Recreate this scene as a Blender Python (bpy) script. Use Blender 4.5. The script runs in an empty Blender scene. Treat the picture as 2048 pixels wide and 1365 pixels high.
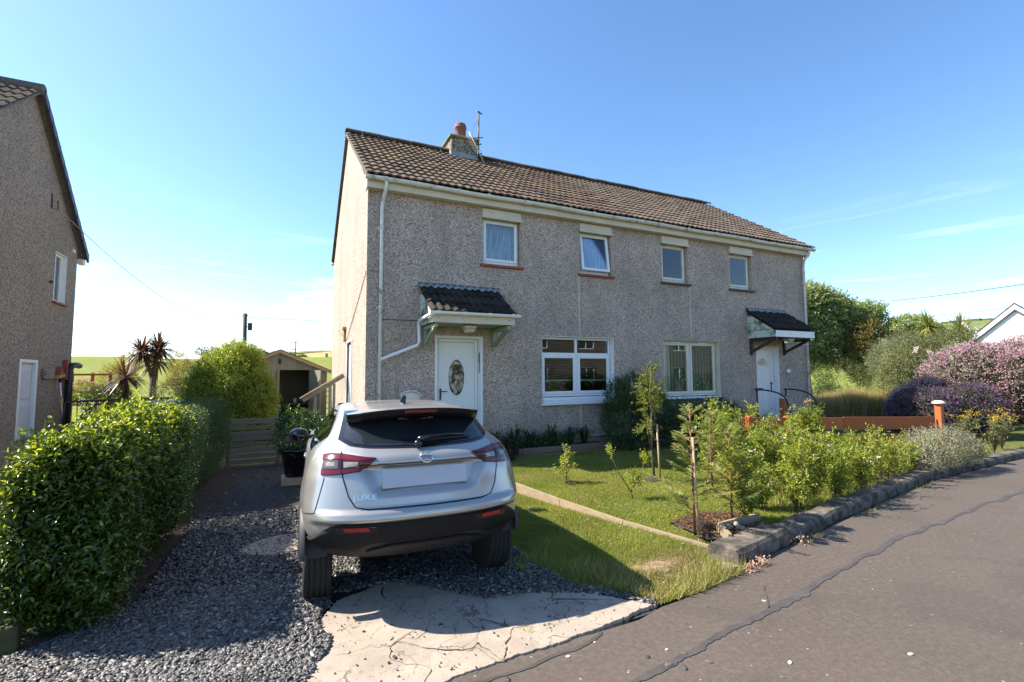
import bpy, math, random
import numpy as np
from mathutils import Vector, Matrix

random.seed(7)
rng = np.random.default_rng(7)
SC = bpy.context.scene
COL = SC.collection

# ------------------------------------------------------------------ camera
cam_d = bpy.data.cameras.new('camera')
cam = bpy.data.objects.new('camera', cam_d)
COL.objects.link(cam)
cam_d.sensor_width = 36.0
cam_d.lens = 952.98 / 2048 * 36.0
cam_d.clip_start = 0.05
cam_d.clip_end = 3000
yaw, pitch, roll = math.radians(25.318), math.radians(4.074), math.radians(0.381)
fw = Vector((math.sin(yaw) * math.cos(pitch), math.cos(yaw) * math.cos(pitch), math.sin(pitch)))
rt = Vector((math.cos(yaw), -math.sin(yaw), 0))
up = rt.cross(fw)
rt2 = rt * math.cos(roll) - up * math.sin(roll)
up2 = rt * math.sin(roll) + up * math.cos(roll)
M = Matrix((rt2, up2, -fw)).transposed().to_4x4()
M.translation = Vector((-1.3457, -9.2907, 1.7481))
cam.matrix_world = M
SC.camera = cam

# ------------------------------------------------------------------ world, sun, exposure
SUN_DIR = Vector((-0.90, 0.50, 1.0)).normalized()
EL = math.asin(SUN_DIR.z)
AZ = math.atan2(SUN_DIR.x, SUN_DIR.y)
world = bpy.data.worlds.new('World')
SC.world = world
world.use_nodes = True
wn, wl = world.node_tree.nodes, world.node_tree.links
wn.clear()
w_out = wn.new('ShaderNodeOutputWorld')
w_bg = wn.new('ShaderNodeBackground')
w_sky = wn.new('ShaderNodeTexSky')
w_sky.sky_type = 'NISHITA'
w_sky.sun_disc = False
w_sky.sun_elevation = EL
w_sky.sun_rotation = AZ
w_sky.altitude = 900
w_sky.air_density = 1.0
w_sky.dust_density = 0.8
w_sky.ozone_density = 2.2
w_bg.inputs['Strength'].default_value = 0.122
# thin wisps of cirrus low in the sky
w_tc = wn.new('ShaderNodeTexCoord')
w_map = wn.new('ShaderNodeMapping')
w_map.inputs['Rotation'].default_value = (0, 0, math.radians(-35))
w_map.inputs['Scale'].default_value = (2.2, 2.2, 17.0)
w_noise = wn.new('ShaderNodeTexNoise')
w_noise.inputs['Scale'].default_value = 1.5
w_noise.inputs['Detail'].default_value = 7
w_noise.inputs['Roughness'].default_value = 0.62
w_noise.inputs['Distortion'].default_value = 0.6
w_ramp = wn.new('ShaderNodeValToRGB')
w_ramp.color_ramp.elements[0].position = 0.535
w_ramp.color_ramp.elements[0].color = (0, 0, 0, 1)
w_ramp.color_ramp.elements[1].position = 0.85
w_ramp.color_ramp.elements[1].color = (0.75, 0.75, 0.75, 1)
w_sep = wn.new('ShaderNodeSeparateXYZ')
w_band = wn.new('ShaderNodeMapRange')          # cirrus only in a belt above the horizon
w_band.interpolation_type = 'SMOOTHSTEP'
w_band.inputs['From Min'].default_value = 0.34
w_band.inputs['From Max'].default_value = 0.10
w_mul = wn.new('ShaderNodeMath'); w_mul.operation = 'MULTIPLY'
w_mix = wn.new('ShaderNodeMixRGB')
w_mix.inputs['Color2'].default_value = (7.5, 8.0, 8.6, 1)
wl.new(w_tc.outputs['Generated'], w_map.inputs['Vector'])
wl.new(w_map.outputs[0], w_noise.inputs['Vector'])
wl.new(w_noise.outputs['Fac'], w_ramp.inputs[0])
wl.new(w_tc.outputs['Generated'], w_sep.inputs[0])
wl.new(w_sep.outputs['Z'], w_band.inputs['Value'])
wl.new(w_ramp.outputs[0], w_mul.inputs[0])
wl.new(w_band.outputs[0], w_mul.inputs[1])
wl.new(w_mul.outputs[0], w_mix.inputs[0])
w_hs = wn.new('ShaderNodeHueSaturation')         # clear, dry air: a deeper blue than the model's default
w_hs.inputs['Saturation'].default_value = 1.13
wl.new(w_sky.outputs[0], w_hs.inputs['Color'])
wl.new(w_hs.outputs[0], w_mix.inputs['Color1'])
wl.new(w_mix.outputs[0], w_bg.inputs['Color'])
wl.new(w_bg.outputs[0], w_out.inputs[0])

sun_d = bpy.data.lights.new('sun', 'SUN')
sun_d.energy = 5.0
sun_d.angle = math.radians(0.5)
sun_d.color = (1.0, 0.92, 0.79)
sun = bpy.data.objects.new('sun', sun_d)
COL.objects.link(sun)
sun.location = (-20, 10, 25)
sun.rotation_euler = (-SUN_DIR).to_track_quat('-Z', 'Y').to_euler()

SC.view_settings.view_transform = 'Standard'
SC.view_settings.look = 'None'
SC.view_settings.gamma = 1.0
SC.view_settings.use_curve_mapping = False
SC.view_settings.exposure = 1.35
SC.render.engine = 'CYCLES'
SC.cycles.max_bounces = 8
SC.cycles.transparent_max_bounces = 16
SC.cycles.use_denoising = True

# ------------------------------------------------------------------ materials
def N(nt, kind, **kw):
    n = nt.nodes.new(kind)
    for k, v in kw.items():
        setattr(n, k, v)
    return n

def new_mat(name):
    m = bpy.data.materials.new(name)
    m.use_nodes = True
    nt = m.node_tree
    return m, nt, nt.nodes['Principled BSDF']

def c4(c):
    return (c[0], c[1], c[2], 1.0)

def noise(nt, scale, detail=4, rough=0.55, vec=None, dist=0.0):
    n = N(nt, 'ShaderNodeTexNoise')
    n.inputs['Scale'].default_value = scale
    n.inputs['Detail'].default_value = detail
    n.inputs['Roughness'].default_value = rough
    n.inputs['Distortion'].default_value = dist
    if vec is None:
        tc = N(nt, 'ShaderNodeTexCoord')
        vec = tc.outputs['Object']
    nt.links.new(vec, n.inputs['Vector'])
    return n.outputs['Fac']

def ramp(nt, fac, stops):
    r = N(nt, 'ShaderNodeValToRGB')
    els = r.color_ramp.elements
    while len(els) < len(stops):
        els.new(0.5)
    for e, (p, c) in zip(els, stops):
        e.position = p
        e.color = c4(c) if len(c) == 3 else c
    nt.links.new(fac, r.inputs[0])
    return r.outputs[0]

def mixc(nt, fac, a, b, mode='MIX'):
    m = N(nt, 'ShaderNodeMixRGB')
    m.blend_type = mode
    for sock, v in ((m.inputs[0], fac), (m.inputs[1], a), (m.inputs[2], b)):
        if hasattr(v, 'is_output'):
            nt.links.new(v, sock)
        elif isinstance(v, (int, float)):
            sock.default_value = v
        else:
            sock.default_value = c4(v)
    return m.outputs[0]

def bump(nt, bs, height, strength=0.4, dist=0.01):
    b = N(nt, 'ShaderNodeBump')
    b.inputs['Strength'].default_value = strength
    b.inputs['Distance'].default_value = dist
    nt.links.new(height, b.inputs['Height'])
    nt.links.new(b.outputs[0], bs.inputs['Normal'])
    return b

def island(nt):
    g = N(nt, 'ShaderNodeNewGeometry')
    o = N(nt, 'ShaderNodeObjectInfo')
    a = N(nt, 'ShaderNodeMath'); a.operation = 'ADD'
    nt.links.new(g.outputs['Random Per Island'], a.inputs[0])
    nt.links.new(o.outputs['Random'], a.inputs[1])
    f = N(nt, 'ShaderNodeMath'); f.operation = 'FRACT'
    nt.links.new(a.outputs[0], f.inputs[0])
    return f.outputs[0]

def simple(name, col, rough=0.6, var=0.15, scale=6.0, bscale=None, bstr=0.2, bdist=0.005, metal=0.0, spec=0.5,
           dirt=None, dscale=2.0, dthr=(0.5, 0.75)):
    """plain stuff: colour with a little mottling, optional dirt patches and relief"""
    m, nt, bs = new_mat(name)
    f = noise(nt, scale, 5)
    lo = [c * (1 - var) for c in col]
    hi = [min(1, c * (1 + var)) for c in col]
    c = ramp(nt, f, [(0.3, lo), (0.7, hi)])
    if dirt:
        d = noise(nt, dscale, 6, 0.65, dist=0.4)
        dm = ramp(nt, d, [(dthr[0], (0, 0, 0)), (dthr[1], (1, 1, 1))])
        c = mixc(nt, dm, c, dirt)
    nt.links.new(c, bs.inputs['Base Color'])
    bs.inputs['Roughness'].default_value = rough
    bs.inputs['Metallic'].default_value = metal
    bs.inputs['Specular IOR Level'].default_value = spec
    if bscale:
        bump(nt, bs, noise(nt, bscale, 4), bstr, bdist)
    return m

def wood(name, col, rough=0.75, dark=0.55, axis='X', scale=1.0):
    m, nt, bs = new_mat(name)
    tc = N(nt, 'ShaderNodeTexCoord')
    mp = N(nt, 'ShaderNodeMapping')
    s = {'X': (1.2, 18, 18), 'Y': (18, 1.2, 18), 'Z': (18, 18, 1.2)}[axis]
    mp.inputs['Scale'].default_value = [v * scale for v in s]
    nt.links.new(tc.outputs['Object'], mp.inputs['Vector'])
    g = noise(nt, 2.0, 6, 0.6, mp.outputs[0], 0.5)
    c = ramp(nt, g, [(0.28, [x * dark for x in col]), (0.6, col), (0.85, [min(1, x * 1.2) for x in col])])
    r = island(nt)
    c = mixc(nt, 0.28, c, ramp(nt, r, [(0, [x * 0.5 for x in col]), (1, [min(1, x * 1.35) for x in col])]))
    nt.links.new(c, bs.inputs['Base Color'])
    bs.inputs['Roughness'].default_value = rough
    bump(nt, bs, g, 0.3, 0.004)
    return m

def leafm(name, cols, rough=0.42, trans=0.35, tcol=None, spec=0.5):
    """leaf: a ramp of greens picked per leaf, sheen on top, light through the blade"""
    m, nt, bs = new_mat(name)
    r = island(nt)
    n = len(cols)
    c = ramp(nt, r, [(i / max(1, n - 1), cc) for i, cc in enumerate(cols)])
    lo = noise(nt, 1.7, 3)
    c = mixc(nt, 0.35, c, ramp(nt, lo, [(0.3, [x * 0.6 for x in cols[0]]), (0.7, [min(1, x * 1.2) for x in cols[-1]])]))
    nt.links.new(c, bs.inputs['Base Color'])
    bs.inputs['Roughness'].default_value = rough
    bs.inputs['Specular IOR Level'].default_value = spec
    t = N(nt, 'ShaderNodeBsdfTranslucent')
    if tcol is None:
        tcol = (1.5, 1.5, 0.55)
    tc = mixc(nt, 1.0, c, tcol, 'MULTIPLY')
    nt.links.new(tc, t.inputs['Color'])
    mx = N(nt, 'ShaderNodeMixShader')
    mx.inputs[0].default_value = trans
    nt.links.new(bs.outputs[0], mx.inputs[1])
    nt.links.new(t.outputs[0], mx.inputs[2])
    nt.links.new(mx.outputs[0], nt.nodes['Material Output'].inputs['Surface'])
    return m

def roughcast(name, light, mid, dark, scale=34.0, stain=(0.2, 0.18, 0.15)):
    """dry-dash render: pale chips, dark gaps between them, slow weather stains"""
    m, nt, bs = new_mat(name)
    v = N(nt, 'ShaderNodeTexVoronoi')
    v.inputs['Scale'].default_value = scale
    v.inputs['Randomness'].default_value = 1.0
    tc = N(nt, 'ShaderNodeTexCoord')
    w = N(nt, 'ShaderNodeTexNoise')
    w.inputs['Scale'].default_value = scale * 0.9
    w.inputs['Detail'].default_value = 2
    nt.links.new(tc.outputs['Object'], w.inputs['Vector'])
    ad = N(nt, 'ShaderNodeMixRGB'); ad.blend_type = 'ADD'; ad.inputs[0].default_value = 0.03
    nt.links.new(tc.outputs['Object'], ad.inputs[1]); nt.links.new(w.outputs['Color'], ad.inputs[2])
    nt.links.new(ad.outputs[0], v.inputs['Vector'])
    sp = N(nt, 'ShaderNodeSeparateColor')
    nt.links.new(v.outputs['Color'], sp.inputs[0])
    chip = ramp(nt, sp.outputs[0], [(0.0, dark), (0.18, dark), (0.28, mid), (0.55, light), (0.8, light), (1.0, [min(1, c * 1.25) for c in light])])
    gap = ramp(nt, v.outputs['Distance'], [(0.42, (0, 0, 0)), (0.85, (1, 1, 1))])
    c = mixc(nt, gap, chip, [x * 0.8 for x in dark])
    big = noise(nt, 0.9, 6, 0.62)
    c = mixc(nt, ramp(nt, big, [(0.42, (0, 0, 0)), (0.78, (0.6, 0.6, 0.6))]), c, stain)
    # streaks running down from eaves and sills
    mp = N(nt, 'ShaderNodeMapping')
    mp.inputs['Scale'].default_value = (5.5, 5.5, 0.35)
    nt.links.new(tc.outputs['Object'], mp.inputs['Vector'])
    st = noise(nt, 1.0, 4, 0.6, mp.outputs[0])
    c = mixc(nt, ramp(nt, st, [(0.54, (0, 0, 0)), (0.82, (0.38, 0.38, 0.38))]), c, [x * 0.7 for x in stain])
    nt.links.new(c, bs.inputs['Base Color'])
    bs.inputs['Roughness'].default_value = 0.92
    bs.inputs['Specular IOR Level'].default_value = 0.2
    iv = N(nt, 'ShaderNodeMath'); iv.operation = 'SUBTRACT'; iv.inputs[0].default_value = 1.0
    nt.links.new(v.outputs['Distance'], iv.inputs[1])
    bump(nt, bs, iv.outputs[0], 0.55, 0.012)
    return m

def tile_mat(name, cols, moss=None, lichen=None, split=None, col2=None):
    m, nt, bs = new_mat(name)
    r = island(nt)
    c = ramp(nt, r, [(i / (len(cols) - 1), cc) for i, cc in enumerate(cols)])
    g = N(nt, 'ShaderNodeNewGeometry')
    P = g.outputs['Position']
    if col2:                                   # the right-hand half of the pair has newer tiles
        c2 = ramp(nt, r, [(i / (len(col2) - 1), cc) for i, cc in enumerate(col2)])
        sx = N(nt, 'ShaderNodeSeparateXYZ'); nt.links.new(P, sx.inputs[0])
        gt = N(nt, 'ShaderNodeMath'); gt.operation = 'GREATER_THAN'; gt.inputs[1].default_value = split
        nt.links.new(sx.outputs[0], gt.inputs[0])
        c = mixc(nt, gt.outputs[0], c, c2)
    f = noise(nt, 14.0, 5, 0.6, P)
    c = mixc(nt, ramp(nt, f, [(0.4, (0, 0, 0)), (0.75, (0.55, 0.55, 0.55))]), c, [x * 0.4 for x in cols[0]])
    if moss:
        d = noise(nt, 0.75, 6, 0.68, P, 0.6)
        d2 = noise(nt, 22.0, 3, 0.6, P)
        mk = ramp(nt, d, [(0.51, (0, 0, 0)), (0.70, (1, 1, 1))])
        mk2 = ramp(nt, d2, [(0.42, (0, 0, 0)), (0.58, (1, 1, 1))])
        k = mixc(nt, 1.0, mk, mk2, 'MULTIPLY')
        if split:
            lt = N(nt, 'ShaderNodeMapRange'); lt.inputs['From Min'].default_value = split + 0.8; lt.inputs['From Max'].default_value = split - 2.5
            lt.inputs['To Min'].default_value = 0.12
            nt.links.new(sx.outputs[0], lt.inputs['Value'])
            k = mixc(nt, 1.0, k, lt.outputs[0], 'MULTIPLY')
        c = mixc(nt, k, c, moss)
    if lichen:
        v = noise(nt, 38.0, 2, 0.5, P)
        c = mixc(nt, ramp(nt, v, [(0.62, (0, 0, 0)), (0.70, (0.8, 0.8, 0.8))]), c, lichen)
    nt.links.new(c, bs.inputs['Base Color'])
    bs.inputs['Roughness'].default_value = 0.9
    bs.inputs['Specular IOR Level'].default_value = 0.25
    bump(nt, bs, noise(nt, 60, 3, 0.5, P), 0.4, 0.006)
    return m

def glass_mat(name, tint=(0.75, 0.8, 0.8), ior=1.6, rough=0.01, gain=1.0):
    m = bpy.data.materials.new(name)
    m.use_nodes = True
    nt = m.node_tree
    nt.nodes.clear()
    o = N(nt, 'ShaderNodeOutputMaterial')
    t = N(nt, 'ShaderNodeBsdfTransparent'); t.inputs[0].default_value = c4(tint)
    gl = N(nt, 'ShaderNodeBsdfGlossy'); gl.inputs['Roughness'].default_value = rough
    gl.inputs[0].default_value = (1, 1, 1, 1)
    fr = N(nt, 'ShaderNodeFresnel'); fr.inputs[0].default_value = ior
    mu = N(nt, 'ShaderNodeMath'); mu.operation = 'MULTIPLY'; mu.inputs[1].default_value = gain
    mu.use_clamp = True
    nt.links.new(fr.outputs[0], mu.inputs[0])
    mx = N(nt, 'ShaderNodeMixShader')
    nt.links.new(mu.outputs[0], mx.inputs[0]); nt.links.new(t.outputs[0], mx.inputs[1]); nt.links.new(gl.outputs[0], mx.inputs[2])
    nt.links.new(mx.outputs[0], o.inputs['Surface'])
    return m

MT = {}
MT['roughcast'] = roughcast('roughcast', (0.70, 0.56, 0.47), (0.53, 0.42, 0.35), (0.22, 0.17, 0.14), 70)
MT['roughcast_tan'] = roughcast('roughcast_tan', (0.46, 0.375, 0.305), (0.34, 0.28, 0.23), (0.16, 0.13, 0.105), 46)
MT['smooth_render'] = simple('smooth_render', (0.34, 0.31, 0.27), 0.9, 0.2, 5, 30, 0.3, dirt=(0.12, 0.12, 0.08), dscale=1.5)
MT['tile'] = tile_mat('roof_tile', [(0.070, 0.046, 0.034), (0.115, 0.074, 0.052), (0.145, 0.096, 0.068), (0.085, 0.062, 0.048)], moss=(0.27, 0.215, 0.05), lichen=(0.42, 0.40, 0.36),
                      split=6.4, col2=[(0.115, 0.086, 0.066), (0.145, 0.108, 0.083), (0.165, 0.122, 0.094)])
MT['ridge'] = tile_mat('ridge_tile', [(0.10, 0.09, 0.08), (0.17, 0.15, 0.13)], moss=(0.16, 0.15, 0.06), lichen=(0.45, 0.43, 0.40))
MT['canopy_tile'] = tile_mat('canopy_tile', [(0.018, 0.016, 0.015), (0.030, 0.026, 0.024), (0.040, 0.034, 0.030)], moss=(0.045, 0.042, 0.02), lichen=(0.16, 0.12, 0.08))
MT['upvc'] = simple('white_upvc', (0.78, 0.79, 0.80), 0.35, 0.03, 3)
MT['upvc_old'] = simple('cream_upvc', (0.66, 0.62, 0.54), 0.45, 0.08, 4, dirt=(0.40, 0.36, 0.27), dscale=3, dthr=(0.55, 0.9))
MT['gutter'] = simple('weathered_gutter', (0.70, 0.69, 0.64), 0.45, 0.06, 4, dirt=(0.16, 0.15, 0.09), dscale=5.5, dthr=(0.54, 0.72))
MT['fascia'] = simple('painted_fascia', (0.60, 0.53, 0.41), 0.6, 0.08, 3, dirt=(0.36, 0.28, 0.17), dscale=4, dthr=(0.6, 0.85))
MT['lead'] = simple('lead', (0.24, 0.27, 0.31), 0.5, 0.2, 6, 20, 0.2, metal=0.2)
MT['red_sill'] = simple('red_sill', (0.30, 0.065, 0.040), 0.6, 0.2, 8)
MT['dark_sill'] = simple('dark_sill', (0.085, 0.08, 0.075), 0.8, 0.25, 8, 40, 0.3)
MT['sage'] = wood('sage_green_timber', (0.27, 0.33, 0.22), 0.6, 0.75, 'Z')
MT['brown_timber'] = wood('dark_brown_timber', (0.055, 0.026, 0.018), 0.5, 0.7, 'Z')
MT['cheek'] = simple('pale_green_board', (0.52, 0.58, 0.52), 0.6, 0.1, 4, dirt=(0.12, 0.16, 0.05), dscale=3.5, dthr=(0.5, 0.62))
MT['glass'] = glass_mat('window_glass', (0.80, 0.85, 0.84), 1.5, 0.004, 1.5)
MT['glass_blind'] = glass_mat('clear_window_glass', (0.86, 0.9, 0.88), 1.45, 0.004, 0.9)
MT['glass_far'] = glass_mat('net_glass', (0.85, 0.9, 0.92), 1.5, 0.02, 1.6)
MT['lamp_glass'] = glass_mat('lamp_glass', (0.7, 0.7, 0.65), 1.5, 0.15, 1.5)
MT['black'] = simple('black_metal', (0.018, 0.018, 0.02), 0.45, 0.2, 8)
MT['dark_metal'] = simple('dark_metal', (0.06, 0.06, 0.06), 0.5, 0.2, 8, metal=0.5)
MT['galv'] = simple('galvanised', (0.35, 0.36, 0.37), 0.45, 0.2, 8, metal=0.6)
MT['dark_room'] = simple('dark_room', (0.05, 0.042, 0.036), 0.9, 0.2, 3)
def fold_shaded_net():
    m, nt, bs = new_mat('blue_net_curtain')
    tc = N(nt, 'ShaderNodeTexCoord'); mp = N(nt, 'ShaderNodeMapping'); mp.inputs['Scale'].default_value = (34, 1, 2.2)
    nt.links.new(tc.outputs['Object'], mp.inputs['Vector'])
    f = noise(nt, 1.0, 4, .65, mp.outputs[0], .4)
    nt.links.new(ramp(nt, f, [(.32, (.16, .20, .27)), (.5, (.42, .49, .58)), (.68, (.66, .72, .80))]), bs.inputs['Base Color'])  # net in vertical streaks: light and shade of the folds put into the colour
    bs.inputs['Roughness'].default_value = .95
    return m
MT['curtain'] = fold_shaded_net()
MT['blind'] = simple('pale_vertical_blind', (0.68, 0.84, 0.79), 0.8, 0.05, 3)
MT['blind_blue'] = simple('pale_blue_blind', (0.74, 0.86, 0.92), 0.8, 0.05, 3)
MT['slatblind'] = simple('venetian_blind', (0.16, 0.13, 0.11), 0.6, 0.1, 3)
MT['terracotta'] = simple('terracotta', (0.22, 0.07, 0.045), 0.8, 0.25, 6, 30, 0.2, dirt=(0.16, 0.09, 0.07), dscale=5)
MT['chimney'] = roughcast('chimney_render', (0.40, 0.36, 0.27), (0.22, 0.19, 0.14), (0.06, 0.055, 0.05), 40, (0.10, 0.10, 0.05))
MT['mossy'] = simple('mossy_cement', (0.20, 0.19, 0.08), 0.95, 0.35, 9, 40, 0.5)
MT['plank'] = wood('weathered_plank', (0.30, 0.225, 0.15), 0.85, 0.6, 'X')
MT['plank_y'] = wood('weathered_plank_y', (0.34, 0.26, 0.17), 0.85, 0.6, 'Y')
MT['gatewood'] = wood('gate_timber', (0.19, 0.165, 0.115), 0.8, 0.6, 'X')
MT['sleeper'] = wood('sleeper', (0.22, 0.16, 0.11), 0.85, 0.55, 'X')
MT['stake'] = wood('stake', (0.42, 0.31, 0.19), 0.8, 0.7, 'Z')
MT['orange'] = wood('orange_stained_timber', (0.42, 0.115, 0.032), 0.55, 0.75, 'X')
MT['bark'] = simple('bark', (0.12, 0.085, 0.06), 0.9, 0.35, 20, 40, 0.5)
MT['redbark'] = simple('reddish_bark', (0.22, 0.10, 0.055), 0.9, 0.3, 20, 40, 0.4)
MT['polewood'] = simple('creosoted_pole', (0.055, 0.045, 0.035), 0.8, 0.3, 8)
MT['soil'] = simple('soil', (0.052, 0.037, 0.026), 1.0, 0.4, 14, 50, 0.8, 0.03)
MT['stone'] = simple('kerb_stone', (0.155, 0.128, 0.103), 0.95, 0.35, 9, 60, 0.6, 0.012, dirt=(0.040, 0.036, 0.027), dscale=5.5, dthr=(0.40, 0.60))
MT['concrete'] = simple('old_concrete', (0.33, 0.27, 0.215), 0.95, 0.16, 3.2, 70, 0.35, 0.006, dirt=(0.22, 0.18, 0.14), dscale=3.0, dthr=(0.5, 0.85))
MT['shedboard'] = wood('shed_board', (0.27, 0.265, 0.185), 0.8, 0.75, 'Z')
MT['shedfelt'] = simple('roof_felt', (0.05, 0.05, 0.05), 0.95, 0.2, 8)
MT['bare_wood'] = wood('bare_timber', (0.45, 0.29, 0.17), 0.75, 0.7, 'X')
def add_cracks(m):
    nt = m.node_tree; bs = nt.nodes['Principled BSDF']
    src = bs.inputs['Base Color'].links[0].from_socket
    tc = N(nt, 'ShaderNodeTexCoord'); w = N(nt, 'ShaderNodeTexNoise'); w.inputs['Scale'].default_value = 4.0; w.inputs['Detail'].default_value = 5
    nt.links.new(tc.outputs['Object'], w.inputs['Vector'])
    a = N(nt, 'ShaderNodeMixRGB'); a.blend_type = 'ADD'; a.inputs[0].default_value = .35
    nt.links.new(tc.outputs['Object'], a.inputs[1]); nt.links.new(w.outputs['Color'], a.inputs[2])
    c = src
    for sc_, wd, k in ((1.7, .005, .75), (4.0, .006, .35)):
        v = N(nt, 'ShaderNodeTexVoronoi'); v.feature = 'DISTANCE_TO_EDGE'; v.inputs['Scale'].default_value = sc_
        nt.links.new(a.outputs[0], v.inputs['Vector'])
        f = ramp(nt, v.outputs['Distance'], [(0.0, (k, k, k)), (wd, (k, k, k)), (wd * 2.2, (0, 0, 0))])
        br = ramp(nt, noise(nt, 2.6, 3), [(.42, (0, 0, 0)), (.58, (1, 1, 1))])
        c = mixc(nt, mixc(nt, 1.0, f, br, 'MULTIPLY'), c, (.06, .05, .04))
    sp_ = noise(nt, 48, 3, .6)
    c = mixc(nt, ramp(nt, sp_, [(.60, (0, 0, 0)), (.68, (.55, .55, .55))]), c, (.13, .105, .08))
    nt.links.new(c, bs.inputs['Base Color'])
add_cracks(MT['concrete'])
MT['whitewall'] = simple('white_wall', (0.80, 0.80, 0.79), 0.8, 0.03, 3, 30, 0.2)
MT['steps'] = simple('concrete_step', (0.33, 0.31, 0.28), 0.9, 0.2, 6, 40, 0.3)

# ------------------------------------------------------------------ object helpers
WM = {}
def tag(o, label=None, cat=None, group=None, kind=None):
    if label: o['label'] = label
    if cat: o['category'] = cat
    if group: o['group'] = group
    if kind: o['kind'] = kind
    return o

def thing(name, label, cat, loc=(0, 0, 0), group=None, rz=0.0):
    o = bpy.data.objects.new(name, None)
    COL.objects.link(o)
    o.empty_display_size = 0.1
    o.location = loc
    o.rotation_euler = (0, 0, rz)
    WM[o.name] = Matrix.Translation(Vector(loc)) @ Matrix.Rotation(rz, 4, 'Z')
    return tag(o, label, cat, group)

def link(o, parent=None, local=False):
    """link; geometry is in world coordinates unless local (then in the parent's)"""
    COL.objects.link(o)
    if parent is not None:
        o.parent = parent
        if parent.name in WM and not local:
            o.matrix_parent_inverse = WM[parent.name].inverted()
    return o

class MB:
    def __init__(s):
        s.v, s.f, s.m, s.sm = [], [], [], []
    def add(s, vs, fs, mi=0, smooth=False):
        b = len(s.v)
        s.v += [tuple(p) for p in vs]
        for f in fs:
            s.f.append([i + b for i in f]); s.m.append(mi); s.sm.append(smooth)
        return s
    def box(s, x0, x1, y0, y1, z0, z1, mi=0, rot=None, piv=None):
        vs = [Vector(p) for p in ((x0, y0, z0), (x1, y0, z0), (x1, y1, z0), (x0, y1, z0), (x0, y0, z1), (x1, y0, z1), (x1, y1, z1), (x0, y1, z1))]
        if rot is not None:
            pv = Vector(piv) if piv is not None else Vector(((x0 + x1) / 2, (y0 + y1) / 2, (z0 + z1) / 2))
            vs = [rot @ (p - pv) + pv for p in vs]
        return s.add(vs, [(0, 3, 2, 1), (4, 5, 6, 7), (0, 1, 5, 4), (1, 2, 6, 5), (2, 3, 7, 6), (3, 0, 4, 7)], mi)
    def bbox(s, x0, x1, y0, y1, z0, z1, b=0.006, mi=0):
        """box with chamfered edges"""
        vs, idx = [], {}
        X, Y, Z = (x0, x1), (y0, y1), (z0, z1)
        for i in (0, 1):
            for j in (0, 1):
                for k in (0, 1):
                    sx, sy, sz = (1, -1)[i], (1, -1)[j], (1, -1)[k]
                    for a in range(3):
                        p = [X[i] + sx * b, Y[j] + sy * b, Z[k] + sz * b]
                        p[a] = (X[i], Y[j], Z[k])[a]
                        idx[i, j, k, a] = len(vs); vs.append(tuple(p))
        fs = []
        I = idx
        for a in range(3):
            o1, o2 = (a + 1) % 3, (a + 2) % 3
            for sgn in (0, 1):
                q = []
                for (p, r) in ((0, 0), (1, 0), (1, 1), (0, 1)):
                    k = [0, 0, 0]; k[a] = sgn; k[o1] = p; k[o2] = r
                    q.append(I[k[0], k[1], k[2], a])
                fs.append(q if sgn else q[::-1])
            for p in (0, 1):
                for r in (0, 1):
                    k0 = [0, 0, 0]; k1 = [0, 0, 0]
                    k0[a] = 0; k1[a] = 1
                    k0[o1] = k1[o1] = p; k0[o2] = k1[o2] = r
                    q = [I[k0[0], k0[1], k0[2], o1], I[k1[0], k1[1], k1[2], o1], I[k1[0], k1[1], k1[2], o2], I[k0[0], k0[1], k0[2], o2]]
                    fs.append(q if (p + r) % 2 == 0 else q[::-1])
        for i in (0, 1):
            for j in (0, 1):
                for k in (0, 1):
                    q = [I[i, j, k, 0], I[i, j, k, 1], I[i, j, k, 2]]
                    fs.append(q if (i + j + k) % 2 else q[::-1])
        return s.add(vs, fs, mi)
    def prism(s, poly, z0, z1, mi=0):
        """polygon in (x,y), extruded in z"""
        n = len(poly)
        vs = [(x, y, z0) for x, y in poly] + [(x, y, z1) for x, y in poly]
        fs = [tuple(range(n))[::-1], tuple(range(n, 2 * n))] + [(i, (i + 1) % n, n + (i + 1) % n, n + i) for i in range(n)]
        return s.add(vs, fs, mi)
    def extr(s, pts, d, mi=0):
        """planar 3-D polygon extruded by vector d"""
        n = len(pts); d = Vector(d)
        vs = [Vector(p) for p in pts] + [Vector(p) + d for p in pts]
        fs = [tuple(range(n))[::-1], tuple(range(n, 2 * n))] + [(i, (i + 1) % n, n + (i + 1) % n, n + i) for i in range(n)]
        return s.add(vs, fs, mi)
    def tube(s, path, r, n=8, mi=0, cap=True, smooth=True):
        path = [Vector(p) for p in path]
        rs = r if isinstance(r, (list, tuple)) else [r] * len(path)
        vs = []
        ref = None
        for i, p in enumerate(path):
            t = (path[min(i + 1, len(path) - 1)] - path[max(i - 1, 0)])
            t = t.normalized() if t.length > 1e-9 else Vector((0, 0, 1))
            if ref is None:
                ref = t.orthogonal().normalized()
            a = (ref - t * ref.dot(t))
            a = a.normalized() if a.length > 1e-6 else t.orthogonal().normalized()
            ref = a
            b = t.cross(a)
            for k in range(n):
                an = 2 * math.pi * k / n
                vs.append(p + (a * math.cos(an) + b * math.sin(an)) * rs[i])
        fs = []
        for i in range(len(path) - 1):
            for k in range(n):
                fs.append((i * n + k, i * n + (k + 1) % n, (i + 1) * n + (k + 1) % n, (i + 1) * n + k))
        s.add(vs, fs, mi, smooth)
        if cap:
            b = len(s.v) - len(vs)
            s.f.append([b + k for k in range(n)][::-1]); s.m.append(mi); s.sm.append(False)
            e = b + (len(path) - 1) * n
            s.f.append([e + k for k in range(n)]); s.m.append(mi); s.sm.append(False)
        return s
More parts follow.
